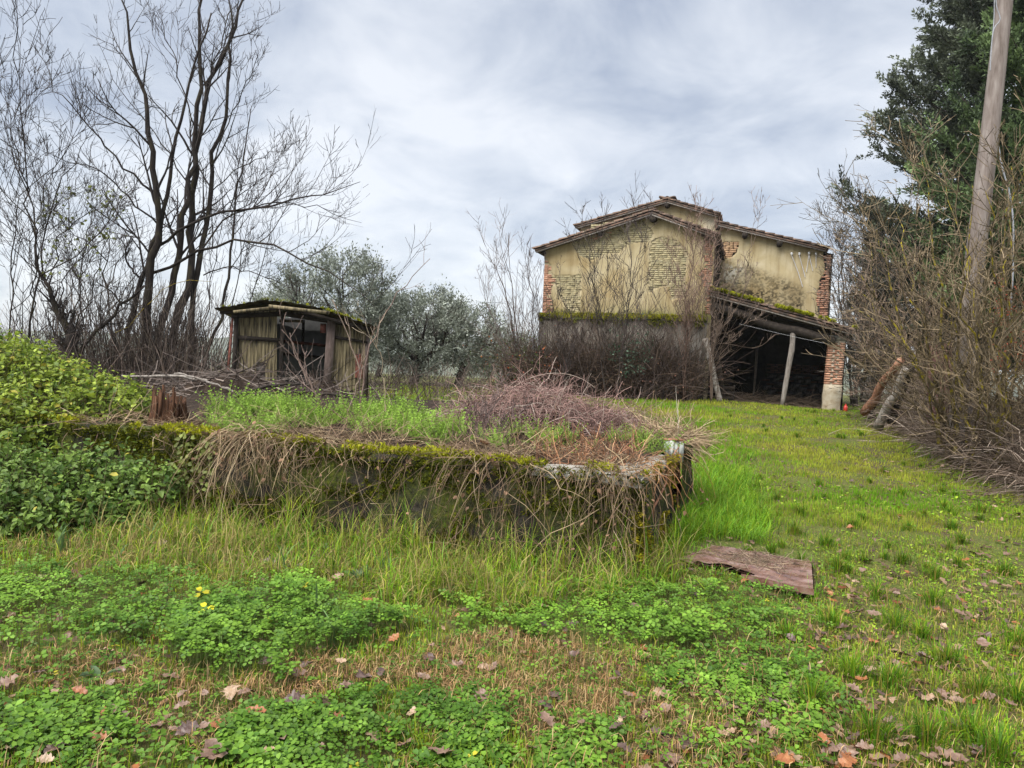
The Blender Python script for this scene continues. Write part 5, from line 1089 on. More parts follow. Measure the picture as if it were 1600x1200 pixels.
def thick_house():
    S = Soup(); n = 6200; s = rng.uniform(sL-.9, sR-.25, n); t = -np.abs(rng.normal(0, .5, n))-.2; b = W(s, t, 0); b[:, 2] = terrain(b[:, 0], b[:, 1]); d = np.stack([rng.normal(0, .3, n), rng.normal(-.05, .3, n), np.ones(n)], -1)
    L_ = rng.uniform(.6, 3.0, n)*(.75+.5*fbm(s*1.6, s*0+1, 2)); col = np.where(rng.random((n, 1)) < .6, np.array([[.115, .078, .056]]), np.array([[.06, .043, .035]]))*rng.uniform(.5, 1.5, (n, 1))
    V, Q, c, Pt = arcs(b, d, L_, rng.uniform(.004, .0085, n), col, 6, .18, .2); S.add(V, Q, col=c)
    m_ = 950; s2 = rng.uniform(sL-.5, sR-.2, m_); b2 = W(s2, -np.abs(rng.normal(0, .4, m_))-.25, 0); b2[:, 2] = terrain(b2[:, 0], b2[:, 1]); V, Q, c, _ = arcs(b2, np.stack([rng.normal(0, .28, m_), rng.normal(0, .2, m_), np.ones(m_)], -1), rng.uniform(1.8, 3.9, m_)*(.6+.8*fbm(s2*1.9+4, s2*0, 3)), rng.uniform(.004, .009, m_), np.array([[.085, .06, .045]])*rng.uniform(.4, 1.6, (m_, 1)), 8, .06, .13); S.add(V, Q, col=c)
    o = S.build('brambles', M['straw']); tag(o, 'dark tangle of leafless brambles against the lower wall of the house', 'brambles', kind='stuff')
    # scattered leaves and ivy in it
    pts = Pt.reshape(-1, 3); Vt, Ft = LEAF(1, .36)
    def lv(name, sel, c0, c1, sz, label, cat):
        m_ = len(sel); R_ = basis(rv(m_)+np.array([0, -.2, -.4]), rv(m_)+np.array([0, -1.0, .5])); V, F = inst(Vt, Ft, pts[sel]+rng.normal(0, .05, (m_, 3)), R_, sz*rng.uniform(.6, 1.2, m_)); k = rng.random((m_, 1)); c = np.asarray(c0)*(1-k)+np.asarray(c1)*k
        o = mobj(name, V, None, F, np.repeat(c, len(Vt), 0), M['leaf']); tag(o, label, cat, kind='stuff')
    px, py, _ = project(pts)
    a = np.where((((px-985)/35)**2+((py-535)/55)**2 < 1) & (rng.random(len(pts)) < .5))[0]; lv('ivy', a, (.035, .075, .04), (.10, .15, .10), .085, 'bluish-green ivy climbing among the brambles by the gable wall', 'ivy')
    a = np.where((py > 540) & (rng.random(len(pts)) < .035))[0]; lv('withered_leaves', a, (.10, .05, .035), (.20, .10, .07), .07, 'withered brown leaves caught in the dark brambles', 'leaves')
    a = np.where((px < 875) & (py > 500) & (py < 600) & (rng.random(len(pts)) < .05))[0]; lv('red_leaves', a, (.28, .035, .03), (.30, .12, .03), .07, 'red creeper leaves at the left corner of the house', 'leaves')
    a = np.where((px < 850) & (py > 520) & (rng.random(len(pts)) < .25))[0]; lv('evergreen_scrub', a, (.03, .045, .015), (.10, .13, .03), .075, 'low green scrub between the olives and the house', 'scrub')
thick_house()
# leaning logs, stake, rusty sheet
def mlog(name, a, da, b_, db, r, mat, label, cat, **kw):
    o = log(name, P(*a, da), P(*b_, db), r, mat, None, 8, 10, .03, .75, **kw); return tag(o, label, cat)
M['split_red'] = noise_mat('split reddish wood', [(0.3, (.09, .05, .035)), (0.5, (.26, .12, .07)), (0.7, (.40, .24, .16))], 7, 7, .85, .2, .5, 26, (2, 2, .7))
mlog('leaning_log', (1350, 645), 17.2, (1408, 562), 15.6, .10, M['split_red'], 'reddish split log leaning against the thicket, nearest the house', 'log')
mlog('leaning_log', (1372, 668), 15.9, (1416, 575), 14.9, .11, M['grey_wood'], 'grey bark-covered log leaning right beside the reddish split log', 'log')
mlog('leaning_log', (1392, 660), 15.8, (1424, 572), 14.9, .09, M['old_wood'], 'dark log propped behind the grey leaning log', 'log')
mlog('wooden_stake', (1354, 625), 19.8, (1371, 546), 19.6, .11, M['grey_wood'], 'greenish-grey stake standing between the pillar and the thicket', 'stake')
def rusty_sheet():
    m = noise_mat('dull rusted sheet', [(0.3, (.06, .03, .025)), (0.55, (.12, .055, .045)), (0.7, (.18, .09, .075))], 3, 7, .8, .3, .3); d = 14.4; a, b_, c, e = P(1448, 665, d), P(1492, 668, d), P(1489, 535, d+.1), P(1452, 540, d+.1); n = 30; uu = np.linspace(0, 1, n); U, Vv = np.meshgrid(uu, uu)
    X = (a*(1-U[..., None])+b_*U[..., None])*(1-Vv[..., None])+(e*(1-U[..., None])+c*U[..., None])*Vv[..., None]; X[..., 1] += .02*np.sin(U*40)+.05*fbm(U*3, Vv*3, 3); i = np.arange(n-1)[:, None]*n+np.arange(n-1)[None, :]; Q = np.stack([i, i+1, i+n+1, i+n], -1).reshape(-1, 4)
    V = np.concatenate([X.reshape(-1, 3), X.reshape(-1, 3)+np.array([0, .01, 0])]); o = mobj('rusty_sheet', V, np.concatenate([Q, Q[:, ::-1]+n*n]), mat=m); tag(o, 'dull red rusted metal sheet standing inside the thicket', 'metal sheet')
rusty_sheet()
# undergrowth behind the shed and along the left skyline
def undergrowth():
    S = Soup(); n = 3200; px = rng.uniform(-60, 760, n); d = np.where(px < 350, rng.uniform(14, 22, n), rng.uniform(17, 28, n)); b = np.array([P(x, 600, q) for x, q in zip(px, d)]); b[:, 2] = terrain(b[:, 0], b[:, 1]); col = np.where(rng.random((n, 1)) < .7, np.array([[.075, .055, .045]]), np.array([[.15, .11, .09]]))*rng.uniform(.5, 1.5, (n, 1))
    V, Q, c, _ = arcs(b, np.stack([rng.normal(0, .4, n), rng.normal(0, .4, n), np.ones(n)], -1), rng.uniform(.4, 1.9, n)*np.where(px < 330, 1.25, .75), rng.uniform(.004, .008, n), col, 5, .15, .2); S.add(V, Q, col=c)
    n = 1500; px = np.concatenate([rng.normal(250, 45, 1100), rng.normal(110, 40, 400)]); b = np.array([P(x, 600, rng.uniform(17.6, 19.6)) for x in px]); b[:, 2] = terrain(b[:, 0], b[:, 1]); col = np.where(rng.random((n, 1)) < .6, np.array([[.06, .045, .038]]), np.array([[.16, .125, .10]]))*rng.uniform(.5, 1.4, (n, 1)); V, Q, c, _ = arcs(b, np.stack([rng.normal(0, .12, n), rng.normal(0, .15, n), np.ones(n)], -1), rng.uniform(.8, 3.2, n), rng.uniform(.005, .011, n), col, 6, .04, .12); S.add(V, Q, col=c)
    o = S.build('undergrowth', M['straw']); tag(o, 'leafless undergrowth around the feet of the bare trees and the shed', 'undergrowth', kind='stuff')
undergrowth()
# ================================================================== things on and in the raised bed
def bed_pt(px, py, lift=0.0):
    """point of the bed's soil seen at that pixel"""
    z = ZT
    for _ in range(6):
        X = on_z(px, py, z+lift); z = float(soil_z(X[0], X[1])[0])
    X = on_z(px, py, z+lift); X[2] = z; return X
# heap of earth and sticks behind the bed
def heap(name, c, rx, ry, h, label, mat, cat='heap', n=40, kind='stuff', yaw=0):
    u = np.linspace(-1, 1, n); U, V_ = np.meshgrid(u, u); X = c[0]+(U*rx)*math.cos(yaw)-(V_*ry)*math.sin(yaw); Y = c[1]+(U*rx)*math.sin(yaw)+(V_*ry)*math.cos(yaw); rr = np.sqrt(U**2+V_**2)
    zb = np.minimum(terrain(X, Y), c[2]); z = c[2]-.06+(h*smooth(1.05-rr))*(.55+.9*fbm(X*2.2+c[0], Y*2.2, 4)); i = np.arange(n-1)[:, None]*n+np.arange(n-1)[None, :]
    o = mobj(name, np.stack([X, Y, z], -1).reshape(-1, 3), np.stack([i, i+1, i+n+1, i+n], -1).reshape(-1, 4), mat=mat); tag(o, label, cat, kind=kind); return X, Y, z
hb = P(400, 620, 12.6); hb[2] = .45
HX, HY, HZ = heap('brush_heap_soil', hb, 3.6, 1.6, .75, 'dark earth bank heaped in front of the shed', M['soil'], 'earth bank', 60)
def scatter_grid(X, Y, Z, n, bias=None):
    i = rng.integers(0, X.size, n); return np.stack([X.ravel()[i]+rng.normal(0, .06, n), Y.ravel()[i]+rng.normal(0, .06, n), Z.ravel()[i]+.02], -1)
def sticks():
    S = Soup(); b = scatter_grid(HX, HY, HZ, 2600); px, py, _ = project(b); n = len(b); col = np.where(rng.random((n, 1)) < .5, np.array([[.075, .055, .045]]), np.array([[.15, .12, .10]]))*rng.uniform(.5, 1.5, (n, 1))
    Pt, R = grow(b, np.stack([rng.normal(0, 1, n), rng.normal(0, .6, n), rng.normal(.12, .25, n)], -1), rng.uniform(.15, 1.0, n), rng.uniform(.003, .011, n), 5, .12, -.01, .5); V, Q, _ = tubes(Pt, R, 3); S.add(V, Q, col=np.repeat(col, 15, 0))
    o = S.build('brushwood', M['twig']); tag(o, 'loose brushwood lying over the earth bank in front of the shed', 'brushwood', kind='stuff')
sticks()
def branch(pts, d, r, label, mat=None, name='fallen_branch', cat='branch', k=14, sub=6):
    q = spline(np.array([P(x, y, dd) for (x, y), dd in zip(pts, d)]), k); q[1:-1] += rng.normal(0, .012, (k-2, 3)); V, Q, T = tubes(q[None], np.linspace(r, r*.45, k)[None], 8, cap=True); o = mobj(name, V, Q, T, None, mat or M['grey_wood'], loc=q[0]); return tag(o, label, cat)
branch([(375, 610), (330, 596), (280, 589), (230, 588), (190, 587)], [12.2, 12.2, 12.3, 12.4, 12.5], .035, 'long grey fallen branch bowed above the earth bank, pointing left')
branch([(378, 620), (340, 602), (305, 590), (272, 584)], [12.0, 12.1, 12.1, 12.2], .03, 'shorter grey branch lying beside the long bowed one')
branch([(340, 636), (372, 618), (402, 609), (430, 602), (470, 600)], [11.4, 11.5, 11.6, 11.7, 11.8], .04, 'dark crooked branch lying below the shed left panel', M['old_wood'])
branch([(465, 612), (495, 614), (520, 617), (548, 622)], [11.2] * 4, .03, 'short dark branch lying in front of the shed opening', M['old_wood'])
branch([(408, 661), (430, 648), (455, 638)], [9.3, 9.4, 9.5], .045, 'black rotten branch end among the green cleavers', M['old_wood'])
# stump
def stump():
    b = bed_pt(264, 668); m = noise_mat('rotten orange-brown stump', [(0.3, (.018, .011, .008)), (0.5, (.075, .036, .02)), (0.7, (.17, .09, .05))], 7, 8, .9, .15, .9, 30, (4, 4, .4)); root = empty('tree_stump', b, 'rotten orange-brown tree stump with a splintered rim at the left end of the wall', 'stump')
    th = np.linspace(0, 2*math.pi, 41)[:-1]; rows = []; h = .36
    for i, f_ in enumerate(np.linspace(0, 1, 9)):
        r = .165*(1.25-.35*f_)+.02*fbm(th*3, th*0+f_*2, 3)+.012*np.sin(th*11); top = h*f_*(1 if i < 8 else 1)+(.10*(vnoise(th*5.2, th*0+3)-.5) if i == 8 else 0); rows.append(np.stack([b[0]+r*np.cos(th), b[1]+r*np.sin(th), b[2]-.05+top+0*th], -1))
    for f_ in (.85, .5): rows.append(np.stack([b[0]+.12*f_*np.cos(th), b[1]+.12*f_*np.sin(th), b[2]+h-.12-.06*(1-f_)+.05*vnoise(th*4, th*0+f_)], -1))
    V = np.concatenate(rows); n = 40; i = np.arange(len(rows)-1)[:, None]*n+np.arange(n)[None, :]; j = np.arange(len(rows)-1)[:, None]*n+(np.arange(n)[None, :]+1) % n; mobj('stump_body', V, np.stack([i, j, j+n, i+n], -1).reshape(-1, 4), mat=m, parent=root)
    S = Soup()
    for k in range(46):
        a = rng.random()*2*math.pi; r = .185*rng.uniform(.85, 1.05); p0 = b+np.array([r*math.cos(a), r*math.sin(a), rng.uniform(0, .12)]); hh_ = rng.uniform(.10, .40); V, Q = box(p0+np.array([0, 0, hh_/2]), np.array([-math.sin(a), math.cos(a), 0])*.012, np.array([math.cos(a), math.sin(a), 0])*.006, (rng.normal(0, .008), 0, hh_/2)); S.add(V, Q)
    S.build('splinters', m, root, smooth_=False)['kind'] = 'stuff'
stump()
# weathered board box in the gap of the side wall
def boards():
    m = noise_mat('pale peeling painted board', [(0.3, (.13, .11, .085)), (0.43, (.33, .34, .31)), (0.7, (.50, .53, .49))], 10, 7, .85, .2, .3, 30, (6, 6, .5)); a = P(1037, 716, 7.45); b = P(1068, 716, 7.45); h = .215; z0 = ZT-.10; root = empty('board_box', ((a+b)/2)[:2].tolist()+[z0], 'small pale box of weathered painted boards set in the gap of the side wall', 'box'); n = 4; ax = (b-a)/n; ax[2] = 0; dv = norm(np.array([-ax[1], ax[0], 0]))
    for i in range(n):
        c = a+ax*(i+.5); c[2] = z0+h/2; V, Q = box(c+dv*rng.normal(0, .004), ax*.47, dv*.011, (0, 0, h/2)); V = V+rng.normal(0, .003, V.shape); mobj('plank', V, Q, mat=m, parent=root, smooth_=False)
    c = (a+b)/2; c[2] = z0+h+.012; V, Q = box(c+dv*.03, ax*n*.56, dv*.05, (0, 0, .010)); mobj('top_strip', V, Q, mat=M['split_red'], parent=root, smooth_=False)
    for s_ in (a, b): c = s_.copy(); c[2] = z0+h/2; V, Q = box(c+dv*.15, ax*.06, dv*.14, (0, 0, h/2)); mobj('side_board', V, Q, mat=M['old_wood'], parent=root, smooth_=False)
    c = P(1074, 700, 7.75); bl = empty('concrete_block', c-np.array([0, 0, .15]), 'dark wet concrete block between the board box and the straw-topped wall end', 'block'); V, Q = box(c, _rd*.09, RO*.05, (0, 0, .085)); V = V+rng.normal(0, .012, V.shape); mobj('block_body', V, Q, mat=M['mossy_wall'], parent=bl, smooth_=False)
boards()
# ---- moss on the wall: cushions on the coping, fuzz down the face
def wall_moss():
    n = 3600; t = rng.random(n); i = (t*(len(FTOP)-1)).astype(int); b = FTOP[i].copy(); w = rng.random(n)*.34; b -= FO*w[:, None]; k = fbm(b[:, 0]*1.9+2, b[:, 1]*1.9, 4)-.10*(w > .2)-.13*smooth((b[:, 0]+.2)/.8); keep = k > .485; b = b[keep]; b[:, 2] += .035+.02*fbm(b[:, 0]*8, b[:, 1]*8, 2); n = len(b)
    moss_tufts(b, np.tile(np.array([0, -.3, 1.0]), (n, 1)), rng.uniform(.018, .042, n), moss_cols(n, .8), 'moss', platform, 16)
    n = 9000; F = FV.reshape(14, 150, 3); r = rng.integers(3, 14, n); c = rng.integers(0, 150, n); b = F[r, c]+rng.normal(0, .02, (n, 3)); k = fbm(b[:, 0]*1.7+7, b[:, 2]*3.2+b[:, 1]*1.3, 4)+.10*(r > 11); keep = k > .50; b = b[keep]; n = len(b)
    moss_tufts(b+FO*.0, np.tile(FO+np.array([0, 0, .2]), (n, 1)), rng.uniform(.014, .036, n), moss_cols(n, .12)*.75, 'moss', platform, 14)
    n = 2600; F = RV.reshape(14, 60, 3); r = rng.integers(3, 14, n); c = rng.integers(0, 60, n); b = F[r, c]+rng.normal(0, .02, (n, 3)); k = fbm(b[:, 0]*2.7+7, b[:, 2]*3+b[:, 1]*2, 4); b = b[k > .45]; n = len(b)
    moss_tufts(b, np.tile(RO+np.array([0, 0, .2]), (n, 1)), rng.uniform(.012, .03, n), moss_cols(n, .3)*np.array([1.1, .9, .8]), 'moss', platform, 18)
wall_moss()
# ---- dead stems hanging over the wall
STRAW = np.array([[.36, .265, .155], [.27, .185, .11], [.20, .13, .085], [.42, .33, .21]])
def straw_cols(n, w=(.35, .3, .2, .15)): return STRAW[rng.choice(4, n, p=w)]*rng.uniform(.7, 1.25, (n, 1))
def hang():
    S = Soup(); scraps = []
    def strands(n, px0, px1, out, len0, len1, r=(.0010, .0028), back=.18, cols=None, sw=.25, tops=FTOP, o3=FO):
        tx, ty, _ = project(tops); sel = np.where((tx > px0) & (tx < px1))[0]; i = sel[rng.integers(0, len(sel), n)]; b = tops[i]-o3*rng.uniform(-.02, back, n)[:, None]+np.stack([rng.normal(0, .04, n), rng.normal(0, .04, n), rng.uniform(.01, .08, n)], -1)
        k = 10; Pt = np.zeros((n, k, 3)); Pt[:, 0] = b; d = norm(o3*rng.uniform(.4, 1.3, n)[:, None]+np.stack([rng.normal(0, sw, n), rng.normal(0, sw, n), rng.uniform(.1, 1.1, n)], -1)); L_ = rng.uniform(len0, len1, n)
        for q in range(1, k): d = norm(d+rng.normal(0, .12, (n, 3))+rng.normal(0, .5, (n, 3))*(rng.random((n, 1)) < .34)-np.array([0, 0, .36])+o3*.03); Pt[:, q] = Pt[:, q-1]+d*(L_/(k-1))[:, None]
        # stay outside the wall and above ground
        dist = (Pt-PA)@o3; push = np.maximum(.05-dist, 0)*(Pt[..., 2] < ZT); Pt += o3*push[..., None]; Pt[..., 2] = np.maximum(Pt[..., 2], terrain(Pt[..., 0], Pt[..., 1])+.02)
        scraps.append(Pt[:, 2:].reshape(-1, 3)); R = rng.uniform(*r, n)[:, None]*np.linspace(1, .5, k)[None]; V, Q, _ = tubes(Pt, R, 3); S.add(V, Q, col=np.repeat(straw_cols(n) if cols is None else cols(n), k*3, 0))
    brown = lambda n: straw_cols(n, (.1, .3, .55, .05))*.7; tan_ = lambda n: straw_cols(n, (.2, .35, .4, .05))*.75
    strands(120, 372, 400, 1, .35, 1.15, sw=.3, back=.10); strands(70, 400, 440, 1, .3, .9, sw=.4, cols=tan_); strands(80, 430, 480, 1, .35, .9, sw=.3); strands(45, 290, 370, 1, .2, .6, sw=.4); strands(55, 480, 600, 1, .2, .8, sw=.5, cols=tan_)
    strands(20, 600, 700, 1, .2, .6, sw=.7, cols=brown); strands(50, 715, 765, 1, .4, 1.0, cols=brown, sw=.3); strands(65, 770, 900, 1, .3, 1.0, cols=brown, sw=.75); strands(95, 900, 1010, 1, .4, 1.1, cols=tan_, sw=.55); strands(14, 200, 300, 1, .2, .5)
    strands(60, 990, 1075, 1, .15, .7, tops=RTOP, o3=RO, cols=lambda n: straw_cols(n, (.2, .4, .3, .1))*np.array([1.15, .85, .65]), sw=.4); strands(90, 1040, 1110, 1, .1, .35, tops=RTOP2[:25], o3=RO)
    # standing and fallen stalks along the foot of the wall
    n = 300; t = rng.random(n); b = PA+(PB2-PA)*(t[:, None]*.62)+FO*np.abs(rng.normal(.08, .12, n))[:, None]; b[:, 2] = terrain(b[:, 0], b[:, 1]); Pt, R = grow(b, np.stack([rng.normal(0, .45, n), rng.normal(0, .35, n), np.ones(n)], -1)+FO*-.15, rng.uniform(.25, .95, n), rng.uniform(.0014, .003, n), 7, .16, -.02, .5); V, Q, _ = tubes(Pt, R, 3); S.add(V, Q, col=np.repeat(straw_cols(n, (.25, .3, .4, .05))*.8, 21, 0))
    # kinked broken reeds
    for k in range(50):
        a = PA+(PB2-PA)*(rng.random()*.55)+FO*rng.uniform(.05, .22); a[2] = rng.uniform(.3, .8); q = [a]
        for _ in range(3): q.append(q[-1]+np.array([rng.normal(0, .16), rng.normal(0, .06), rng.normal(-.03, .10)]))
        V, Q, _ = tubes(np.array(q)[None], np.full((1, 4), .0024), 4); S.add(V, Q, col=straw_cols(1)[0]*.8)
    q = np.concatenate(scraps); m_ = 520; q = q[rng.integers(0, len(q), m_)]+rng.normal(0, .02, (m_, 3)); Vl, Fl = LEAF(1, .3, .4); V, F = inst(Vl, Fl, q, basis(rv(m_)+np.array([0, 0, -.8]), rv(m_)), rng.uniform(.02, .055, m_)); S.add(V, None, F, np.repeat(np.array([[.17, .10, .06]])*rng.uniform(.4, 1.8, (m_, 1)), len(Vl), 0))
    o = S.build('dead_stems', M['straw']); tag(o, 'straw-coloured dead stems hanging over the mossy front of the wall', 'dead stems', kind='stuff')
    # matted straw along the top of the wall
    S = Soup(); n = 5200; t = rng.random(n); b = FTOP[(t*(149)).astype(int)]-FO*(rng.uniform(.06, 1.0, n)**1.3)[:, None]; b = b[fbm(b[:, 0]*2.3+3, b[:, 1]*2.3, 3) > .45]; n = len(b); b[:, 2] = np.maximum(soil_z(b[:, 0], b[:, 1])[0], ZT)+rng.uniform(0, .07, n); Pt, R = grow(b, np.stack([rng.normal(0, 1, n), rng.normal(0, .7, n), rng.normal(.12, .38, n)], -1), rng.uniform(.10, .55, n), rng.uniform(.0014, .0034, n), 6, .22, -.02, .5); V, Q, _ = tubes(Pt, R, 3); S.add(V, Q, col=np.repeat(straw_cols(n, (.22, .33, .38, .07))*rng.uniform(.5, 1.2, (n, 1)), 18, 0))
    b = np.array([bed_pt(x, y) for x, y in zip(rng.uniform(830, 1000, 420), rng.uniform(690, 735, 420))]); n = len(b); Pt, R = grow(b, np.stack([rng.normal(0, .6, n), rng.normal(0, .4, n), rng.uniform(.2, 1.0, n)], -1), rng.uniform(.1, .34, n), rng.uniform(.002, .004, n), 5, .15, 0, .5); V, Q, _ = tubes(Pt, R, 3); S.add(V, Q, col=np.repeat(straw_cols(n, (.15, .35, .4, .1))*np.array([1.1, .8, .7]), 15, 0))
    tt = rng.random(1400); b = RTOP2[(tt*59).astype(int)]-RO*rng.uniform(-.03, .5, 1400)[:, None]; n = 1400; b[:, 2] = ZT+rng.uniform(.02, .14, n); Pt, R = grow(b, np.stack([rng.normal(0, 1, n), rng.normal(0, 1, n), rng.normal(.1, .35, n)], -1), rng.uniform(.15, .55, n), rng.uniform(.002, .004, n), 6, .2, -.02, .5); V, Q, _ = tubes(Pt, R, 3); S.add(V, Q, col=np.repeat(straw_cols(n, (.4, .25, .15, .2)), 18, 0))
    o = S.build('matted_straw', M['straw']); tag(o, 'matted dry straw lying along the top of the wall', 'straw', kind='stuff')
hang()
# ---- heap of dead pinkish vines
def vine_heap():
    c = bed_pt(835, 668); S = Soup(); cs = [(c+np.array([-.05, .05, 0]), 1.1, .9, .46), (c+np.array([.85, .1, 0]), .75, .6, .26), (bed_pt(1000, 682)+np.array([-.1, .2, 0]), .5, .45, .14)]
    for (q, rx, ry, h), n in zip(cs, (6000, 2400, 900)):
        u = rng.uniform(-1, 1, n); v = rng.uniform(-1, 1, n); ok = u*u+v*v < 1; u, v = u[ok], v[ok]; n = len(u); z = h*(1-u*u-v*v)**.8*rng.uniform(.5, 1.05, n)*(.55+.9*fbm(u*2.2+3, v*2.2, 3)); b = np.stack([q[0]+u*rx, q[1]+v*ry, q[2]+z], -1); col = np.where(rng.random((n, 1)) < .6, np.array([[.33, .205, .175]]), np.array([[.17, .105, .09]]))*rng.uniform(.65, 1.3, (n, 1)); col = np.where(rng.random((n, 1)) < .12, np.array([[.44, .36, .30]]), col)
        k = 6; d = rv(n)*np.array([1, 1, .55])+np.array([0, 0, .15]); Pt = np.zeros((n, k, 3)); Pt[:, 0] = b; d = norm(d); L_ = rng.uniform(.15, .6, n)
        for i in range(1, k): d = norm(d+rng.normal(0, .26, (n, 3))-np.array([0, 0, .13])); Pt[:, i] = Pt[:, i-1]+d*(L_/(k-1))[:, None]
        Pt[..., 2] = np.maximum(Pt[..., 2], q[2]+.02); R = rng.uniform(.0012, .0033, n)[:, None]*np.linspace(1, .6, k)[None]; V, Q, _ = tubes(Pt, R, 3); S.add(V, Q, col=np.repeat(col, k*3, 0))
    o = S.build('vine_heap', M['straw']); tag(o, 'pinkish-brown heap of dead tangled vines on the raised bed', 'vine heap', kind='stuff')
    heap('soil_mound', cs[0][0], .95, .85, .42, 'dark mound under the heap of dead vines', M['soil'], 'mound', 24)
    # long pale arching bramble canes over it
    for i, (pts, lab) in enumerate((([(790, 612), (830, 590), (870, 583), (905, 590), (930, 606)], 'pale bramble cane arching over the vine heap, widest arc'), ([(770, 625), (800, 600), (832, 575)], 'pale straight cane sticking out above the vine heap'), ([(860, 640), (900, 655), (950, 668), (1010, 672)], 'thin pale cane lying from the vine heap towards the board box'))):
        q = spline(np.array(pp3(pts, 9.3)), 14); V, Q, _ = tubes(q[None], np.linspace(.006, .003, 14)[None], 5); o = mobj('bramble_cane', V, Q, None, np.tile([[.40, .32, .26]], (len(V), 1)), M['straw']); tag(o, lab, 'bramble')
vine_heap()
# ---- bright green cleavers
def whorl_plant(h=.3, nn=6, per=7, leaf=.045):
    S = Soup(); st = np.array([[0, 0, 0], [.01, 0, h*.5], [.0, .015, h]]); V, Q, _ = tubes(st[None], np.array([[.0025, .002, .001]]), 3); T = np.concatenate([Q[:, [0, 1, 2]], Q[:, [0, 2, 3]]]); S.add(V, None, T, (.22, .30, .06))
    for i in range(nn):
        f_ = .25+.75*i/(nn-1); c = np.array([.01*f_, .01*f_, h*f_]); a = np.arange(per)*2*math.pi/per+i*.5; lf = leaf*(1.15-.55*f_); d = np.stack([np.cos(a), np.sin(a), .45+.5*f_+0*a], -1); Vt, Ft = np.array([(0, 0, 0), (.5, .17, .03), (1, 0, 0), (.5, -.17, .03)]), np.array([(0, 1, 2), (0, 2, 3)]); V, F = inst(Vt, Ft, np.tile(c, (per, 1)), basis(d, np.array([[0, 0, 1.0]])), np.full(per, lf)); g = .75+.5*f_; S.add(V, None, F, np.array([.235, .365, .055])*g)
    return np.concatenate(S.V), np.concatenate(S.T), np.concatenate(S.Cc)
def scatter_plants(name, pos, variants, label, cat, mat, hs=(.7, 1.3), tilt=.25, kind='stuff', tint=None, parent=None):
    S = Soup(); n = len(pos); w = rng.integers(0, len(variants), n)
    for v, (V0, F0, C0_) in enumerate(variants):
        p = pos[w == v]; m_ = len(p)
        if not m_: continue
        z = norm(np.stack([rng.normal(0, tilt, m_), rng.normal(0, tilt, m_), np.ones(m_)], -1)); a = rng.uniform(0, 2*math.pi, m_); x0 = np.stack([np.cos(a), np.sin(a), 0*a], -1); x = norm(x0-(x0*z).sum(-1, keepdims=True)*z); R_ = np.stack([x, np.cross(z, x), z], -1); sc = rng.uniform(*hs, m_)*(.45+1.1*fbm(p[:, 0]*1.7, p[:, 1]*1.7+3, 3)); V, F = inst(V0, F0, p, R_, sc); tn = rng.uniform(.75, 1.25, (m_, 1, 1))*(np.ones((m_, 1, 3)) if tint is None else tint[w == v][:, None, :]); S.add(V, None, F, (C0_[None]*tn).reshape(-1, 3))
    o = S.build(name, mat, parent); tag(o, label, cat, kind=kind); return o
def whorl_clump(seed, ns=4):
    r = np.random.default_rng(seed); S = Soup()
    for k in range(ns):
        V0, F0, c0 = whorl_plant(r.uniform(.16, .34), 6, 6, r.uniform(.028, .042)); a = r.uniform(0, 6.28); tl = r.uniform(.2, 1.05); z = np.array([math.cos(a)*math.sin(tl), math.sin(a)*math.sin(tl), math.cos(tl)]); R3 = basis(np.array([[math.cos(a+1.3), math.sin(a+1.3), .1]]), z[None])[0]; R3[:, 2] = z
        S.add(V0@R3.T+r.normal(0, .03, 3)*np.array([1, 1, 0]), None, F0, c0*r.uniform(.75, 1.2))
    return np.concatenate(S.V), np.concatenate(S.T), np.concatenate(S.Cc)
CL = [whorl_clump(q) for q in range(5)]
def cleavers():
    def region(poly, n, fuzz=8):
        poly = np.array(poly, float); out = []
        while len(out) < n:
            if len(out) > 4*n: break
            x, y = rng.uniform(poly[:, 0].min(), poly[:, 0].max()), rng.uniform(poly[:, 1].min(), poly[:, 1].max())
            if inpoly(np.array([x]), np.array([y]), poly)[0]: out.append(bed_pt(x+rng.normal(0, fuzz), y+rng.normal(0, fuzz*.4))+np.array([0, 0, .13*fbm(np.array([x*.03]), np.array([y*.05]), 2)[0]-.03]))
        return np.array(out)
    for poly, n, lab in (([(335, 650), (420, 640), (500, 640), (560, 655), (520, 672), (400, 690), (330, 680)], 260, 'bright green cleavers growing in front of the earth bank, near the stump'),
                         ([(545, 645), (620, 640), (720, 650), (730, 690), (700, 700), (640, 690), (560, 682)], 320, 'bright green cleavers growing between the saplings and the vine heap'),
                         ([(748, 695), (800, 690), (900, 692), (1000, 690), (1035, 705), (1010, 715), (900, 708), (800, 706), (760, 706)], 330, 'bright green cleavers growing along the foot of the vine heap')):
        pos = region(poly, int(n*2.4)); kf = fbm(pos[:, 0]*2.3+5, pos[:, 1]*2.3, 3); pos = pos[kf > .49]; scatter_plants('cleavers', pos, CL, lab, 'ground cover', M['leaf'], (.25, .8) if 'vine' in lab and 'foot' in lab else (.2, 1.05), .5)
cleavers()
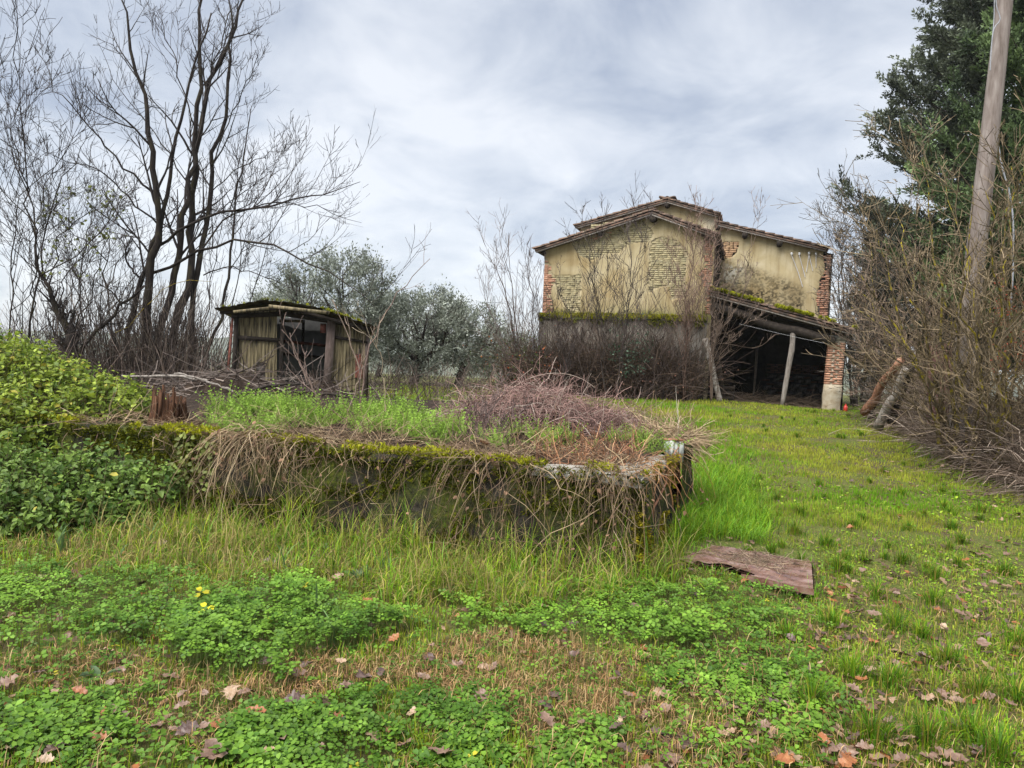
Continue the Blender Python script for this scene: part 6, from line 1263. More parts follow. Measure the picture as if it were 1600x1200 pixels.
# ---- saplings and canes growing out of the bed in front of the shed
G4 = 'bare shoots growing out of the raised bed'
def shoot(pts, d, r, label, col=(.23, .17, .13), sub=(5, 3, 0), mat=None):
    b = P(*pts[0], d); T = Tree('bare_shoot', b, label, 'shoot', G4); T.stem(pp3(pts, d, rng.normal(0, .15)), r, .004, 'trunk', 16, 6, .012, noise_mat('young grey-pink bark', [(0.3, shrink(col, .6)), (0.7, shrink(col, 1.15))], 15, 4, .8, .25, .3)); T.twigs(sub[0], sub[1], sub[2], .30, .6, .25, .0028, col, .2, .08); return T
shoot([(560, 650), (566, 600), (575, 555), (590, 515), (610, 478), (640, 438), (672, 404)], 9.6, .014, 'tall pinkish shoot bending right high above the olive trees', (.22, .15, .125), (3, 2, 0))
shoot([(540, 652), (556, 610), (562, 580), (545, 530), (530, 490), (519, 468)], 9.4, .015, 'grey forked shoot in front of the shed right panel')
shoot([(530, 690), (505, 640), (485, 600), (470, 570), (455, 535), (440, 515)], 8.8, .016, 'reddish-grey shoot leaning left across the shed opening', (.20, .14, .115), (6, 3, 0))
shoot([(480, 600), (474, 578), (462, 556), (453, 520)], 9.0, .009, 'short shoot branching up inside the shed opening', (.20, .14, .115), (3, 2, 0))
shoot([(562, 690), (562, 630), (562, 590), (561, 545)], 8.9, .010, 'straight dark stake-like shoot before the shed corner', (.09, .06, .055), (1, 0, 0))
shoot([(625, 660), (600, 600), (596, 560), (580, 530), (570, 500)], 9.3, .008, 'thin pale curved shoot with a yellow leaf right of the shed', (.30, .24, .17), (4, 2, 0))
shoot([(601, 690), (602, 640), (600, 590)], 8.6, .006, 'thin dry upright stalk above the middle of the wall', (.36, .28, .18), (1, 0, 0))
shoot([(585, 690), (545, 660), (505, 633)], 8.4, .016, 'dark reddish branch slanting from the wall top up to the left', (.11, .065, .05), (3, 2, 0))
shoot([(738, 735), (745, 690), (760, 650), (790, 612)], 7.3, .006, 'feathery dark dead stalk rising in front of the vine heap', (.12, .085, .075), (14, 6, 3))
shoot([(722, 850), (726, 790), (738, 730), (775, 680), (800, 662)], 6.9, .008, 'dark feathery dead plume hanging across the middle of the mossy wall', (.085, .058, .052), (16, 7, 3))
shoot([(1058, 690), (1060, 665), (1059, 640)], 7.9, .004, 'thin pale stalk standing up behind the board box', (.45, .40, .33), (1, 0, 0))
branch([(1012, 812), (1030, 775), (1046, 735), (1062, 695), (1075, 690)], [5.85, 6.2, 6.7, 7.3, 7.4], .011, 'thin straight stick leaning against the right end of the wall', M['split_red'], 'leaning_stick', 'stick')
# ================================================================== green bush at the left end of the wall
def bush(name, ells, n, leaf, c0, c1, label, cat, yellow=.06, seed=0, per=5):
    """leafy shrub: leaves in small sprays on stems, filling several lobes"""
    b = np.array([e[0] for e in ells]).mean(0); b[2] = gz(b); root = empty(name, b, label, cat); S = Soup(); pos = []; out = []; vol = np.array([e[1]*e[2]*e[3] for e in ells])**.67; vol /= vol.sum()
    for (c, rx, ry, rz), w in zip(ells, vol):
        m_ = int(n*w); u = rv(m_); r = rng.uniform(.35, 1.0, (m_, 1))**.45; q = u*r*(.78+.45*fbm(u[:, 0]*2.6+c[0], u[:, 1]*2.6+u[:, 2]*2, 3))[:, None]*np.array([rx, ry, rz]); pos.append(np.asarray(c)+q); out.append(norm(u/np.array([rx, ry, rz])))
    pos = np.concatenate(pos); out = np.concatenate(out); ok = pos[:, 2] > terrain(pos[:, 0], pos[:, 1])+.03; pos, out = pos[ok], out[ok]; m_ = len(pos)
    axis = norm(out*.8+np.array([0, -.1, .65])+rng.normal(0, .35, (m_, 3))); L_ = rng.uniform(.10, .22, m_)
    V, Q, _ = tubes(np.stack([pos-axis*.15, pos, pos+axis*L_[:, None]], 1), np.tile([.003, .0025, .0012], (m_, 1)), 3); o = mobj('stems', V, Q, None, paint(len(V), (.11, .10, .04)), M['twig'], root); o['kind'] = 'stuff'
    t = np.linspace(.1, 1, per)[None, :]*np.ones((m_, 1)); lp = pos[:, None]+axis[:, None]*(t*L_[:, None])[..., None]; x0 = rv(m_*per).reshape(m_, per, 3); d = norm(x0-(x0*axis[:, None]).sum(-1, keepdims=True)*axis[:, None]*.6+axis[:, None]*.25-np.array([0, 0, .25])); k = np.clip(rng.normal(.45, .28, (m_, 1, 1))+.25*(t[..., None]-.5)+rng.normal(0, .1, (m_, per, 1)), 0, 1.1)
    col = np.asarray(c0)+k*(np.asarray(c1)-np.asarray(c0)); yl = rng.random((m_, per, 1)) < yellow; col = np.where(yl, np.array([.36, .32, .045]), col); Vt, Ft = LEAF(1, .30, .3); sc = leaf*rng.uniform(.6, 1.25, m_*per)*np.tile(np.linspace(1.1, .6, per), m_); Rr = basis(d.reshape(-1, 3), norm(np.array([[0, -.25, 1.0]])+rng.normal(0, .45, (m_*per, 3)))); V, F = inst(Vt, Ft, lp.reshape(-1, 3), Rr, sc)
    o = mobj('leaves', V, None, F, np.repeat(col.reshape(-1, 3), len(Vt), 0), M['leaf'], root); o['kind'] = 'stuff'; return root
E = lambda px, py, d, rx, ry, rz: (P(px, py, d), rx, ry, rz)
bush('green_shrub', [E(10, 620, 8.6, .85, .8, .62), E(90, 640, 8.4, .8, .7, .45), E(165, 645, 8.2, .55, .55, .30), E(-60, 610, 9, .9, .8, .8), E(60, 700, 7.7, .8, .5, .35), E(210, 655, 8.4, .26, .3, .16), E(-20, 690, 7.4, .6, .5, .5)], 4300, .085, (.080, .135, .016), (.33, .41, .05), 'large yellow-green leafy shrub overhanging the left end of the mossy wall', 'shrub', .05)
bush('nettle_patch', [E(60, 790, 6.5, .7, .55, .42), E(150, 770, 6.7, .5, .45, .36), E(225, 775, 6.6, .32, .35, .24), E(0, 820, 6.0, .45, .4, .35), E(-40, 770, 6.5, .5, .5, .5), E(130, 820, 6.1, .4, .3, .22)], 2300, .075, (.05, .105, .016), (.21, .31, .06), 'darker green nettle-like plants in front of the left end of the wall', 'plants', .012)
# small creeping ivy strand on the wall
def creeper():
    pts = FTOP; tx, ty, _ = project(pts); i = np.where((tx > 290) & (tx < 345))[0]; n = 150; b = pts[i[rng.integers(0, len(i), n)]]+FO*rng.uniform(.05, .16, n)[:, None]; b[:, 2] -= rng.uniform(0, .5, n)**1.0; b += rng.normal(0, .03, (n, 3)); Vt, Ft = LEAF(1, .42, .2); V, F = inst(Vt, Ft, b, basis(rv(n)+np.array([0, 0, -.5]), np.tile(FO+np.array([0, 0, .4]), (n, 1))), rng.uniform(.03, .06, n)); o = mobj('creeper', V, None, F, np.repeat(paint(n, (.17, .20, .05), .35), len(Vt), 0), M['leaf']); tag(o, 'yellow-green creeper trailing down the wall near the stump', 'creeper', kind='stuff')
creeper()
# ================================================================== rusty plate on the lawn
def plate():
    """thick rusted metal plate lying askew, its near edge lifted clear of the ground"""
    q = [on_z(*p, z) for p, z in (((1056, 872), .08), ((1112, 846), .10), ((1268, 866), .12), ((1271, 917), .11), ((1190, 906), .10))]
    root = empty('rusty_plate', np.array([q[0][0]*.5+q[3][0]*.5, q[0][1]*.5+q[3][1]*.5, .03]), 'rust-brown bent metal plate lying on the grass with wet litter on it', 'metal plate')
    m = noise_mat('wet rusted plate', [(0.32, (.04, .020, .015)), (0.43, (.12, .058, .042)), (0.52, (.185, .098, .072)), (0.62, (.24, .155, .125)), (0.74, (.11, .08, .07))], 8.5, 10, .2, .6, .18, 34)
    A_, B_, C_, D_ = q[0], q[1], q[2], q[3]; n = 46; u = np.linspace(0, 1, n); U, V_ = np.meshgrid(u, u)
    X = (A_*(1-U[..., None])+D_*U[..., None])*(1-V_[..., None])+(B_*(1-U[..., None])+C_*U[..., None])*V_[..., None]
    z = .055+.022*fbm(U*2.5+1, V_*2.5, 3)+.03*U*(1-V_)+.010*np.exp(-((V_-.45+.2*U)/.05)**2); X[..., 2] = z+terrain(X[..., 0], X[..., 1])
    # bite out of the front-left corner where the sheet is broken
    i = np.arange(n-1)[:, None]*n+np.arange(n-1)[None, :]; Q = np.stack([i, i+1, i+n+1, i+n], -1).reshape(-1, 4); keep = ~((U*1.0 < .52+.06*np.sin(V_*30)) & (V_ < .16+.05*np.sin(U*22)) & (U > .14)); kk = keep.ravel()[Q].all(1); Q = Q[kk]
    lo = X.copy(); lo[..., 2] -= .018; V = np.concatenate([X.reshape(-1, 3), lo.reshape(-1, 3)]); mobj('plate_sheet', V, np.concatenate([Q, Q[:, ::-1]+n*n]), mat=m, parent=root)
    # folded-down rim along two edges
    for nm, e in (('rim', X[:, -1]), ('rim', X[0, n//2:])):
        k = len(e); lo = e.copy(); lo[:, 2] -= .045; o = (e-X[n//2, n//2]); o[:, 2] = 0; o = norm(o)*.004; V = np.concatenate([e+o, lo+o, e+o*2.2, lo+o*2.2]); j = np.arange(k-1); Q2 = np.concatenate([np.stack([j, j+1, j+1+k, j+k], -1), np.stack([j+2*k, j+1+2*k, j+1+3*k, j+3*k], -1)]); mobj(nm, V, Q2, mat=m, parent=root)
    # grass leaning over its edges
    S = Soup(); ed = np.concatenate([X[:, 0], X[-1], X[0, ::2], X[:12, -1]]); ed = ed[rng.integers(0, len(ed), 420)]+rng.normal(0, .035, (420, 3))*np.array([1, 1, 0]); ed[:, 2] = terrain(ed[:, 0], ed[:, 1]); dd = X[n//2, n//2]-ed; dd[:, 2] = 0; a_ = rng.uniform(0, 6.28, 420); dd = norm(norm(dd)*.6+np.stack([np.cos(a_), np.sin(a_), 0*a_], -1)); Vb, Qb, fb = blades(ed, rng.uniform(.06, .16, 420), dd, rng.uniform(.5, 2.0, 420), rng.uniform(.0016, .0032, 420), 4); S.add(Vb, Qb, col=np.repeat(np.array([[.14, .30, .02]])*rng.uniform(.7, 1.5, (420, 1)), 8, 0)*(.7+.35*fb)[:, None]); o = S.build('edge_grass', M['grass']); tag(o, 'grass blades leaning over the edges of the rusty plate', 'grass', kind='stuff')
    # litter and small twigs
    S = Soup(); m_ = 560; uu = np.clip(rng.normal(.52, .2, m_), .05, .95); vv = np.clip(rng.normal(.62, .2, m_), .05, .97); a, b = (uu*(n-1)).astype(int), (vv*(n-1)).astype(int); p = X[b, a]+np.array([0, 0, .008]); Pt, R = grow(p, np.stack([rng.normal(0, 1, m_), rng.normal(0, 1, m_), rng.normal(.03, .12, m_)], -1), rng.uniform(.03, .16, m_), rng.uniform(.001, .0025, m_), 5, .25, 0, .6); V, Q, _ = tubes(Pt, R, 3); S.add(V, Q, col=np.repeat(np.array([[.20, .15, .10]])*rng.uniform(.4, 1.5, (m_, 1)), 15, 0))
    o = S.build('plate_litter', M['straw']); tag(o, 'wet twigs and straw scattered over the rusty plate', 'litter', kind='stuff'); return X
PX = plate()
# ================================================================== ground cover zones
POLY = dict(
    plate=[(1050, 872), (1110, 842), (1272, 862), (1276, 925), (1190, 912)],
    tall_r=[(1000, 890), (1045, 740), (1085, 690), (1130, 690), (1170, 760), (1200, 850), (1110, 846), (1050, 870)],
    tall_f=[(-520, 850), (150, 840), (280, 810), (420, 830), (600, 845), (800, 870), (1000, 885), (1060, 880), (1050, 930), (1000, 965), (800, 950), (620, 965), (560, 925), (400, 905), (280, 900), (100, 895), (-520, 900)],
    c1=[(275, 1010), (300, 945), (420, 920), (560, 945), (615, 990), (540, 1035), (420, 1065), (300, 1050)], c2=[(-520, 930), (120, 912), (290, 915), (310, 950), (235, 1000), (60, 1030), (-520, 1010)],
    c3=[(690, 965), (800, 930), (1000, 935), (1060, 905), (1180, 925), (1240, 960), (1190, 1010), (1000, 1015), (800, 1010)], c4=[(370, 1150), (470, 1110), (600, 1130), (620, 1230), (370, 1230)],
    c5=[(-520, 1110), (120, 1100), (260, 1190), (160, 1230), (-520, 1230)], c6=[(660, 1110), (750, 1090), (830, 1150), (800, 1230), (660, 1230)], c7=[(1000, 1040), (1200, 1015), (1290, 1080), (1150, 1130), (1020, 1095)],
    c8=[(1180, 1075), (1290, 1060), (1340, 1130), (1220, 1150)], c9=[(860, 1150), (960, 1130), (1040, 1180), (1000, 1230), (860, 1230)],
    d1=[(330, 1060), (560, 1040), (720, 1005), (1000, 1020), (1015, 1140), (860, 1150), (640, 1085), (480, 1095), (360, 1145)], d2=[(150, 1045), (290, 1045), (370, 1100), (360, 1230), (260, 1190), (150, 1100)], d3=[(-520, 1030), (170, 1020), (150, 1080), (-520, 1085)], d4=[(-520, 860), (220, 850), (420, 880), (420, 905), (200, 900), (-520, 905)])
def zones(X):
    px, py, w = project(X); ox = 75*(fbm(X[:, 0]*3.1, X[:, 1]*3.1, 3)-.5)*2*5/np.maximum(w, 2); oy = 42*(fbm(X[:, 0]*3.1+40, X[:, 1]*3.1, 3)-.5)*2*5/np.maximum(w, 2); x, y = px+ox, py+oy; z = {k: inpoly(x, y, v) for k, v in POLY.items() if k != 'plate'}; z['plate'] = inpoly(px, py, POLY['plate']); return px, py, w, z
_Minv = np.linalg.inv(np.array([(PB2-PA)[:2], (PE2-PA)[:2]]).T)
def free(X):
    w = (X[:, :2]-PA[:2])@_Minv.T; bed = (w[:, 0] > -.002) & (w[:, 0] < 1) & (w[:, 1] > -.004) & (w[:, 1] < 1) & (bank(X[:, 0], X[:, 1]) > .04); h = (X-C0); s, t = h@HU, h@HV
    return ~(bed | ((s > sL-.1) & (s < 4.4) & (t > -.1) & (t < 12)))
def ground_points(n, y0, y1, power=1.0):
    """points spread over the visible ground, between distances y0 and y1"""
    n = int(n*1.3); d = y0*(y1/y0)**(rng.random(n)**power); ex = np.where(d < 6.5, 300, 170); px = -ex+(1600+2*ex)*rng.random(n); x = (px-800)/FPX*d; X = np.stack([x, d, terrain(x, d)], -1); return X[free(X)]
GREENS = np.array([[.14, .30, .014], [.24, .37, .018], [.37, .43, .035], [.075, .17, .015], [.18, .36, .04]])
def gcol(n, w, var=.2): return GREENS[rng.choice(5, n, p=w)]*rng.uniform(1-var, 1+var, (n, 1))
DRY = np.array([[.42, .255, .115], [.33, .185, .08], [.46, .33, .16], [.22, .12, .055]])
def dcol(n): return DRY[rng.integers(0, 4, n)]*rng.uniform(.7, 1.25, (n, 1))
def mkblades(S, X, h, w, bend, col, k=4, tipdry=.0, lean=None):
    n = len(X); a = rng.uniform(0, 2*math.pi, n); dd = np.stack([np.cos(a), np.sin(a), 0*a], -1)
    if lean is not None: dd = norm(dd+lean)
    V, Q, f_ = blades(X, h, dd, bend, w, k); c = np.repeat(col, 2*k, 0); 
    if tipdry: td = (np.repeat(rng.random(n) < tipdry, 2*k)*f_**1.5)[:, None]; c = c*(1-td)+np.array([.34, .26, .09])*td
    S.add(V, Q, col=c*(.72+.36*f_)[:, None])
def grass():
    # ---- near ground: low mixed sward everywhere, thinner in the clover and dry zones
    S = Soup(); X = ground_points(205000, 2.3, 9.0); px, py, w, z = zones(X); clov = z['c1']|z['c2']|z['c3']|z['c4']|z['c5']|z['c6']|z['c7']|z['c8']|z['c9']; dry = z['d1']|z['d2']|z['d3']; right = px > 1000+(py-900)*.35
    pn = fbm(X[:, 0]*2.4+3, X[:, 1]*2.4, 4); p = np.where(clov, .12, np.where(dry, .16, np.clip(.35+1.4*(pn-.42), .06, 1))); ok = (rng.random(len(X)) < p) & ~z['plate']; X = X[ok]; n = len(X); r_ = right[ok]; tall = (z['tall_f']|z['tall_r'])[ok]
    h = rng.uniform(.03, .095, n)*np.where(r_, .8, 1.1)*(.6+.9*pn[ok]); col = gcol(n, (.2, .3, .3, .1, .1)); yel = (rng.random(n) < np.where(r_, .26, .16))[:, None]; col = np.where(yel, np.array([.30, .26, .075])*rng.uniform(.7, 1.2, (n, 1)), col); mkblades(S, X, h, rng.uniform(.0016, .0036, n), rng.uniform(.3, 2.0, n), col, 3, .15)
    o = S.build('grass', M['grass']); tag(o, 'short mixed grass covering the near ground', 'grass', kind='stuff')
    # ---- moss and low rosette leaves between the blades on the worn lawn
    S = Soup(); X = ground_points(80000, 2.4, 10); px, py, w, z = zones(X); pn = fbm(X[:, 0]*1.7+13, X[:, 1]*1.7, 4); ok = (px > 900+(py-900)*.3) & (rng.random(len(X)) < np.clip(.1+2.2*(pn-.40), 0, 1)) & ~z['plate'] & ~z['tall_r']; X = X[ok]; n = len(X); V0 = np.array([(0, 0, 0), (.5, .3, .10), (1, 0, .02), (.5, -.3, .10)]); F0 = np.array([(0, 1, 2), (0, 2, 3)]); a = rng.uniform(0, 6.28, n)
    R_ = basis(np.stack([np.cos(a), np.sin(a), rng.uniform(.05, .6, n)], -1), np.array([[0, 0, 1.0]])); dist = np.linalg.norm(X, axis=1); V, F = inst(V0, F0, X+np.array([0, 0, .008]), R_, rng.uniform(.014, .038, n)*np.clip(dist/6, .8, 1.8)); col = np.where(rng.random((n, 1)) < .6, np.array([[.26, .36, .03]]), np.array([[.15, .29, .02]]))*rng.uniform(.65, 1.25, (n, 1)); S.add(V, None, F, np.repeat(col, 4, 0))
    o = S.build('low_herbs', M['leaf']); tag(o, 'low yellow-green moss and herb leaves in the worn lawn', 'ground cover', kind='stuff')
    # ---- lawn towards the house
    S = Soup(); X = ground_points(360000, 7.5, 28, .85); px, py, w, z = zones(X); pn = fbm(X[:, 0]*1.3+6, X[:, 1]*1.3, 4); pb = fbm(X[:, 0]*.55+1, X[:, 1]*.55, 3); ok = (px > 600) & ~((px > 1340) & (py < 600)) & (rng.random(len(X)) < np.clip(.5+2.7*(pn-.44), .05, 1)); X = X[ok]; pn, pb, px, py = pn[ok], pb[ok], px[ok], py[ok]; n = len(X); d = X[:, 1]
    h = rng.uniform(.03, .085, n)*(.55+.9*pn)*np.where(px < 1120+(690-py)*.3, 1.5, 1.0); g = np.clip(.5+2.8*(pb-.5)+rng.normal(0, .22, n), 0, 1)[:, None]; col = (np.array([.165, .34, .018])*g+np.array([.38, .40, .05])*(1-g))*rng.uniform(.75, 1.25, (n, 1)); yel = (rng.random(n) < .10)[:, None]; col = np.where(yel, np.array([.30, .25, .08]), col)
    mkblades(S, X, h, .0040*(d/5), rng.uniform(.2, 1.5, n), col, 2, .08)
    o = S.build('lawn_grass', M['grass']); tag(o, 'yellow-green lawn rising towards the farmhouse', 'grass', kind='stuff')
    # ---- long grass: in front of the wall (mixed straw and green), and bright along its right side
    S = Soup(); X = ground_points(150000, 4.2, 11, 1.0); px, py, w, z = zones(X); ok = z['tall_f'] & (rng.random(len(X)) < np.clip(.25+1.6*(fbm(X[:, 0]*2+2, X[:, 1]*2, 3)-.35), .05, 1)*.8); Xf = X[ok]; n = len(Xf); k2 = rng.random(n); dd = z['d4'][ok]; col = np.where((k2 < np.where(dd, .55, .38))[:, None], np.array([.36, .295, .11])*rng.uniform(.7, 1.2, (n, 1)), gcol(n, (.25, .3, .2, .05, .2))); 
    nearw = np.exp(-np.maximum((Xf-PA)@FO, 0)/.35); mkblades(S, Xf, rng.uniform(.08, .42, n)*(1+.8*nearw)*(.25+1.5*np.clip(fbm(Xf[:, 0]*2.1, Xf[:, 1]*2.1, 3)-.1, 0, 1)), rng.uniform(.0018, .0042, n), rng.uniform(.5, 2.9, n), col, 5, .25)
    o = S.build('long_grass', M['grass']); tag(o, 'long mixed green and straw grass along the foot of the mossy wall', 'grass', kind='stuff')
    S = Soup(); ok = z['tall_r'] | ((px > 1040) & (px < 1150) & (py > 690) & (py < 860) & (rng.random(len(X)) < .3)); ok &= ~z['plate']; X = X[ok]; X2 = X[rng.integers(0, len(X), min(9000, len(X)*2))]+np.stack([rng.normal(0, .05, min(9000, len(X)*2)), rng.normal(0, .05, min(9000, len(X)*2)), np.zeros(min(9000, len(X)*2))], -1); X2[:, 2] = terrain(X2[:, 0], X2[:, 1]); X2 = X2[free(X2)]; n = len(X2)
    mkblades(S, X2, rng.uniform(.10, .36, n)*(.55+.9*fbm(X2[:, 0]*2.2+9, X2[:, 1]*2.2, 3)), rng.uniform(.0018, .0036, n), rng.uniform(.7, 2.4, n), gcol(n, (.45, .2, .05, .05, .25)), 5, .03, np.array([.5, -.25, 0])); o = S.build('bright_long_grass', M['grass']); tag(o, 'bright green long grass leaning out along the right side of the wall', 'grass', kind='stuff')
    # ---- dead matted grass
    S = Soup(); X = ground_points(120000, 2.4, 6); px, py, w, z = zones(X); dz = z['d1']|z['d2']|z['d3']; cl = z['c1']|z['c2']|z['c3']|z['c4']|z['c5']; ok = (dz & (rng.random(len(X)) < .85*np.clip(3.2*(fbm(X[:, 0]*2.7+11, X[:, 1]*2.7, 4)-.33), .12, 1))) | (~cl & (px < 1150) & (rng.random(len(X)) < .30*np.clip(3*(fbm(X[:, 0]*1.9+31, X[:, 1]*1.9, 3)-.4), .05, 1))) | ((px >= 1150) & (rng.random(len(X)) < .07)); ok &= ~z['plate']; X = X[ok]; n = len(X); mkblades(S, X+np.array([0, 0, 1.0])*rng.uniform(0, .03, n)[:, None], rng.uniform(.04, .15, n), rng.uniform(.0009, .0022, n), rng.uniform(.8, 3.0, n), dcol(n), 4)
    o = S.build('dead_grass', M['straw']); tag(o, 'matted brown dead grass among the clover', 'dead grass', kind='stuff')
    # ---- tussocks on the lawn
    S = Soup(); spots = [(1400, 985, 1.1), (1480, 1040, 1), (1330, 1060, 1.1), (1390, 1075, 1.1), (1270, 1105, 1.1), (1360, 1160, 1.3), (1450, 1165, 1.2), (1520, 1160, 1.3), (1530, 1090, 1), (1590, 1010, 1.1), (1250, 805, .9), (1240, 835, .9), (1290, 855, 1), (1310, 895, 1.1), (1410, 880, .9), (1460, 905, 1), (1370, 935, 1), (1460, 945, .9), (1120, 735, .7), (1170, 720, .7), (1245, 690, .6), (1345, 690, .7), (1310, 690, .6), (1410, 775, .8), (1530, 800, .9), (1500, 850, .9), (1570, 900, 1), (1345, 815, .8), (1420, 830, .7), (1230, 1000, .9), (1300, 980, 1), (1560, 1190, 1.2), (1220, 660, .5), (1140, 665, .5), (1450, 720, .7), (1380, 740, .7), (1280, 760, .7), (1590, 1100, 1.1), (1440, 1000, 1)]
    spots += [(rng.uniform(1120, 1600), 640+rng.random()**1.3*260, rng.uniform(.35, .75)) for _ in range(60)]
    for x, y, k in spots:
        c = on_z(x, y, .0)
        for _ in range(4): c = on_z(x, y, gz(c))
        n = int(150*k); r = np.abs(rng.normal(0, .055*k, n)); a = rng.uniform(0, 6.28, n); X = c+np.stack([r*np.cos(a), r*np.sin(a), 0*a], -1); X[:, 2] = terrain(X[:, 0], X[:, 1]); dd = np.stack([np.cos(a), np.sin(a), 0*a], -1)+rng.normal(0, .4, (n, 3))*np.array([1, 1, 0]); V, Q, f_ = blades(X, rng.uniform(.08, .20, n)*k**.5, norm(dd), rng.uniform(.4, 1.7, n), rng.uniform(.0016, .003, n)*max(1, c[1]/6), 4); cc = np.where((rng.random(n) < .16)[:, None], np.array([.30, .25, .05]), gcol(n, (.35, .15, .05, .4, .05))*.95); S.add(V, Q, col=np.repeat(cc, 8, 0)*(.75+.3*f_)[:, None])
    o = S.build('grass_tussocks', M['grass']); tag(o, 'dark green grass tussocks dotted over the worn lawn', 'grass', kind='stuff')
grass()
# ---- clover
def clover_leaf(r=.5):
    """three notched leaflets on a stalk"""
    V = [(0, 0, 0)]; F = []
    for k in range(3):
        a = k*2*math.pi/3; ca, sa = math.cos(a), math.sin(a); o = [(.10, 0, -.01), (.50, .34, .05), (.95, .26, .0), (.90, 0, .03), (.95, -.26, .0), (.50, -.34, .05)]; b = len(V); V += [(x*ca-y*sa, x*sa+y*ca, z) for x, y, z in o]; m = len(V); V.append((.55*ca, .55*sa, -.03)); F += [(m, b+i, b+(i+1) % 6) for i in range(6)]
    return np.array(V)*r, np.array(F)
def clover():
    Vt, Ft = clover_leaf(.5); S = Soup(); X = ground_points(132000, 2.3, 6.2); px, py, w, z = zones(X); allc = np.zeros(len(X), bool); hgt = np.zeros(len(X))
    dens = dict(c1=.55, c2=.40, c3=.42, c4=.42, c5=.36, c6=.40, c7=.30, c8=.30, c9=.25); hh = dict(c1=.17, c2=.13, c3=.11, c4=.08, c5=.08, c6=.07, c7=.06, c8=.05, c9=.05); u = rng.random(len(X)); keep = np.zeros(len(X), bool)
    for k in dens: m_ = z[k] & (u < dens[k]*np.clip(.15+2.2*(fbm(X[:, 0]*3, X[:, 1]*3, 3)-.3), .1, 1)); keep |= m_; hgt = np.where(m_, hh[k], hgt)
    stray = (u > .955) & ~z['plate'] & (px < 1300); keep |= stray; hgt = np.where(stray, .05, hgt); keep &= ~z['plate']
    X = X[keep]; h = hgt[keep]*(.45+.75*fbm(X[:, 0]*2.6+1, X[:, 1]*2.6, 3))*rng.uniform(.55, 1.1, keep.sum())+.015; n = len(X); top = X+np.stack([rng.normal(0, .012, n), rng.normal(0, .012, n), h], -1)
    zz = norm(np.stack([rng.normal(0, .30, n), rng.normal(-.12, .30, n), np.ones(n)], -1)); a = rng.uniform(0, 6.28, n); x0 = np.stack([np.cos(a), np.sin(a), 0*a], -1); x = norm(x0-(x0*zz).sum(-1, keepdims=True)*zz); R_ = np.stack([x, np.cross(zz, x), zz], -1); V, F = inst(Vt, Ft, top, R_, rng.uniform(.026, .068, n)*(.7+.6*fbm(X[:, 0]*1.9, X[:, 1]*1.9+7, 2))); g = np.clip(rng.normal(.42, .28, n)+1.6*(h-.09)+1.3*(fbm(X[:, 0]*2.1+9, X[:, 1]*2.1, 3)-.5), 0, 1.15)[:, None]
    col = np.array([.060, .135, .014])*(1-g)+np.array([.185, .33, .034])*g; old = (rng.random(n) < .003)[:, None]; col = np.where(old, np.array([.42, .38, .03]), col); S.add(V, None, F, np.repeat(col, len(Vt), 0))
    P2 = np.stack([X, top], 1); V, Q, _ = tubes(P2, np.full((n, 2), .0009), 3); S.add(V, Q, col=(.13, .17, .05))
    for (x_, y_) in ((314, 925), (321, 950)):
        c = on_z(x_, y_, .15)[None]; V, F = inst(Vt, Ft, c, basis(np.array([[1.0, .2, 0]]), np.array([[0, -.5, 1.0]])), np.array([.10])); S.add(V, None, F, (.55, .50, .02))
    o = S.build('clover', M['leaf']); tag(o, 'dense clover patches spread through the near grass', 'clover', kind='stuff')
clover()
# a few broad dock leaves and grass swords
def broad():
    for (px, py, ln, n, lab) in ((155, 1060, .12, 4, 'broad grey-green dock leaves standing in the dead grass'), (560, 905, .15, 9, 'clump of leafy docks in the long grass before the wall'), (520, 1150, .12, 8, 'low rosette of round leaves near the front edge of the ground')):
        c = on_z(px, py, 0.02); S = Soup(); Vt, Ft = LEAF(1, .22, .3); a = rng.uniform(0, 6.28, n); R_ = basis(np.stack([np.cos(a), np.sin(a), rng.uniform(.3, 1.2, n)], -1), np.tile([[0, 0, 1.0]], (n, 1))); V, F = inst(Vt, Ft, np.tile(c, (n, 1)), R_, ln*rng.uniform(.6, 1.1, n)); o = mobj('dock_plant', V, None, F, np.repeat(paint(n, (.10, .16, .07)), len(Vt), 0), M['leaf']); tag(o, lab, 'plant')
    # pale sword leaves
    S = Soup()
    for (px, py, k) in ((318, 850, 9), (235, 850, 8), (90, 862, 10), (190, 880, 8), (600, 900, 8), (440, 900, 6), (640, 862, 8), (520, 1010, 3), (500, 970, 3), (395, 985, 3)):
        c = on_z(px, py, .02); n = k; X = np.tile(c, (n, 1))+rng.normal(0, .03, (n, 3))*np.array([1, 1, 0]); mkblades(S, X, rng.uniform(.16, .36, n), rng.uniform(.004, .008, n), rng.uniform(.3, 1.9, n), np.array([[.13, .21, .075]])*rng.uniform(.8, 1.3, (n, 1)), 5)
    o = S.build('broad_grass', M['grass']); tag(o, 'clumps of broad pale grass leaves in the long grass', 'grass', kind='stuff')
broad()
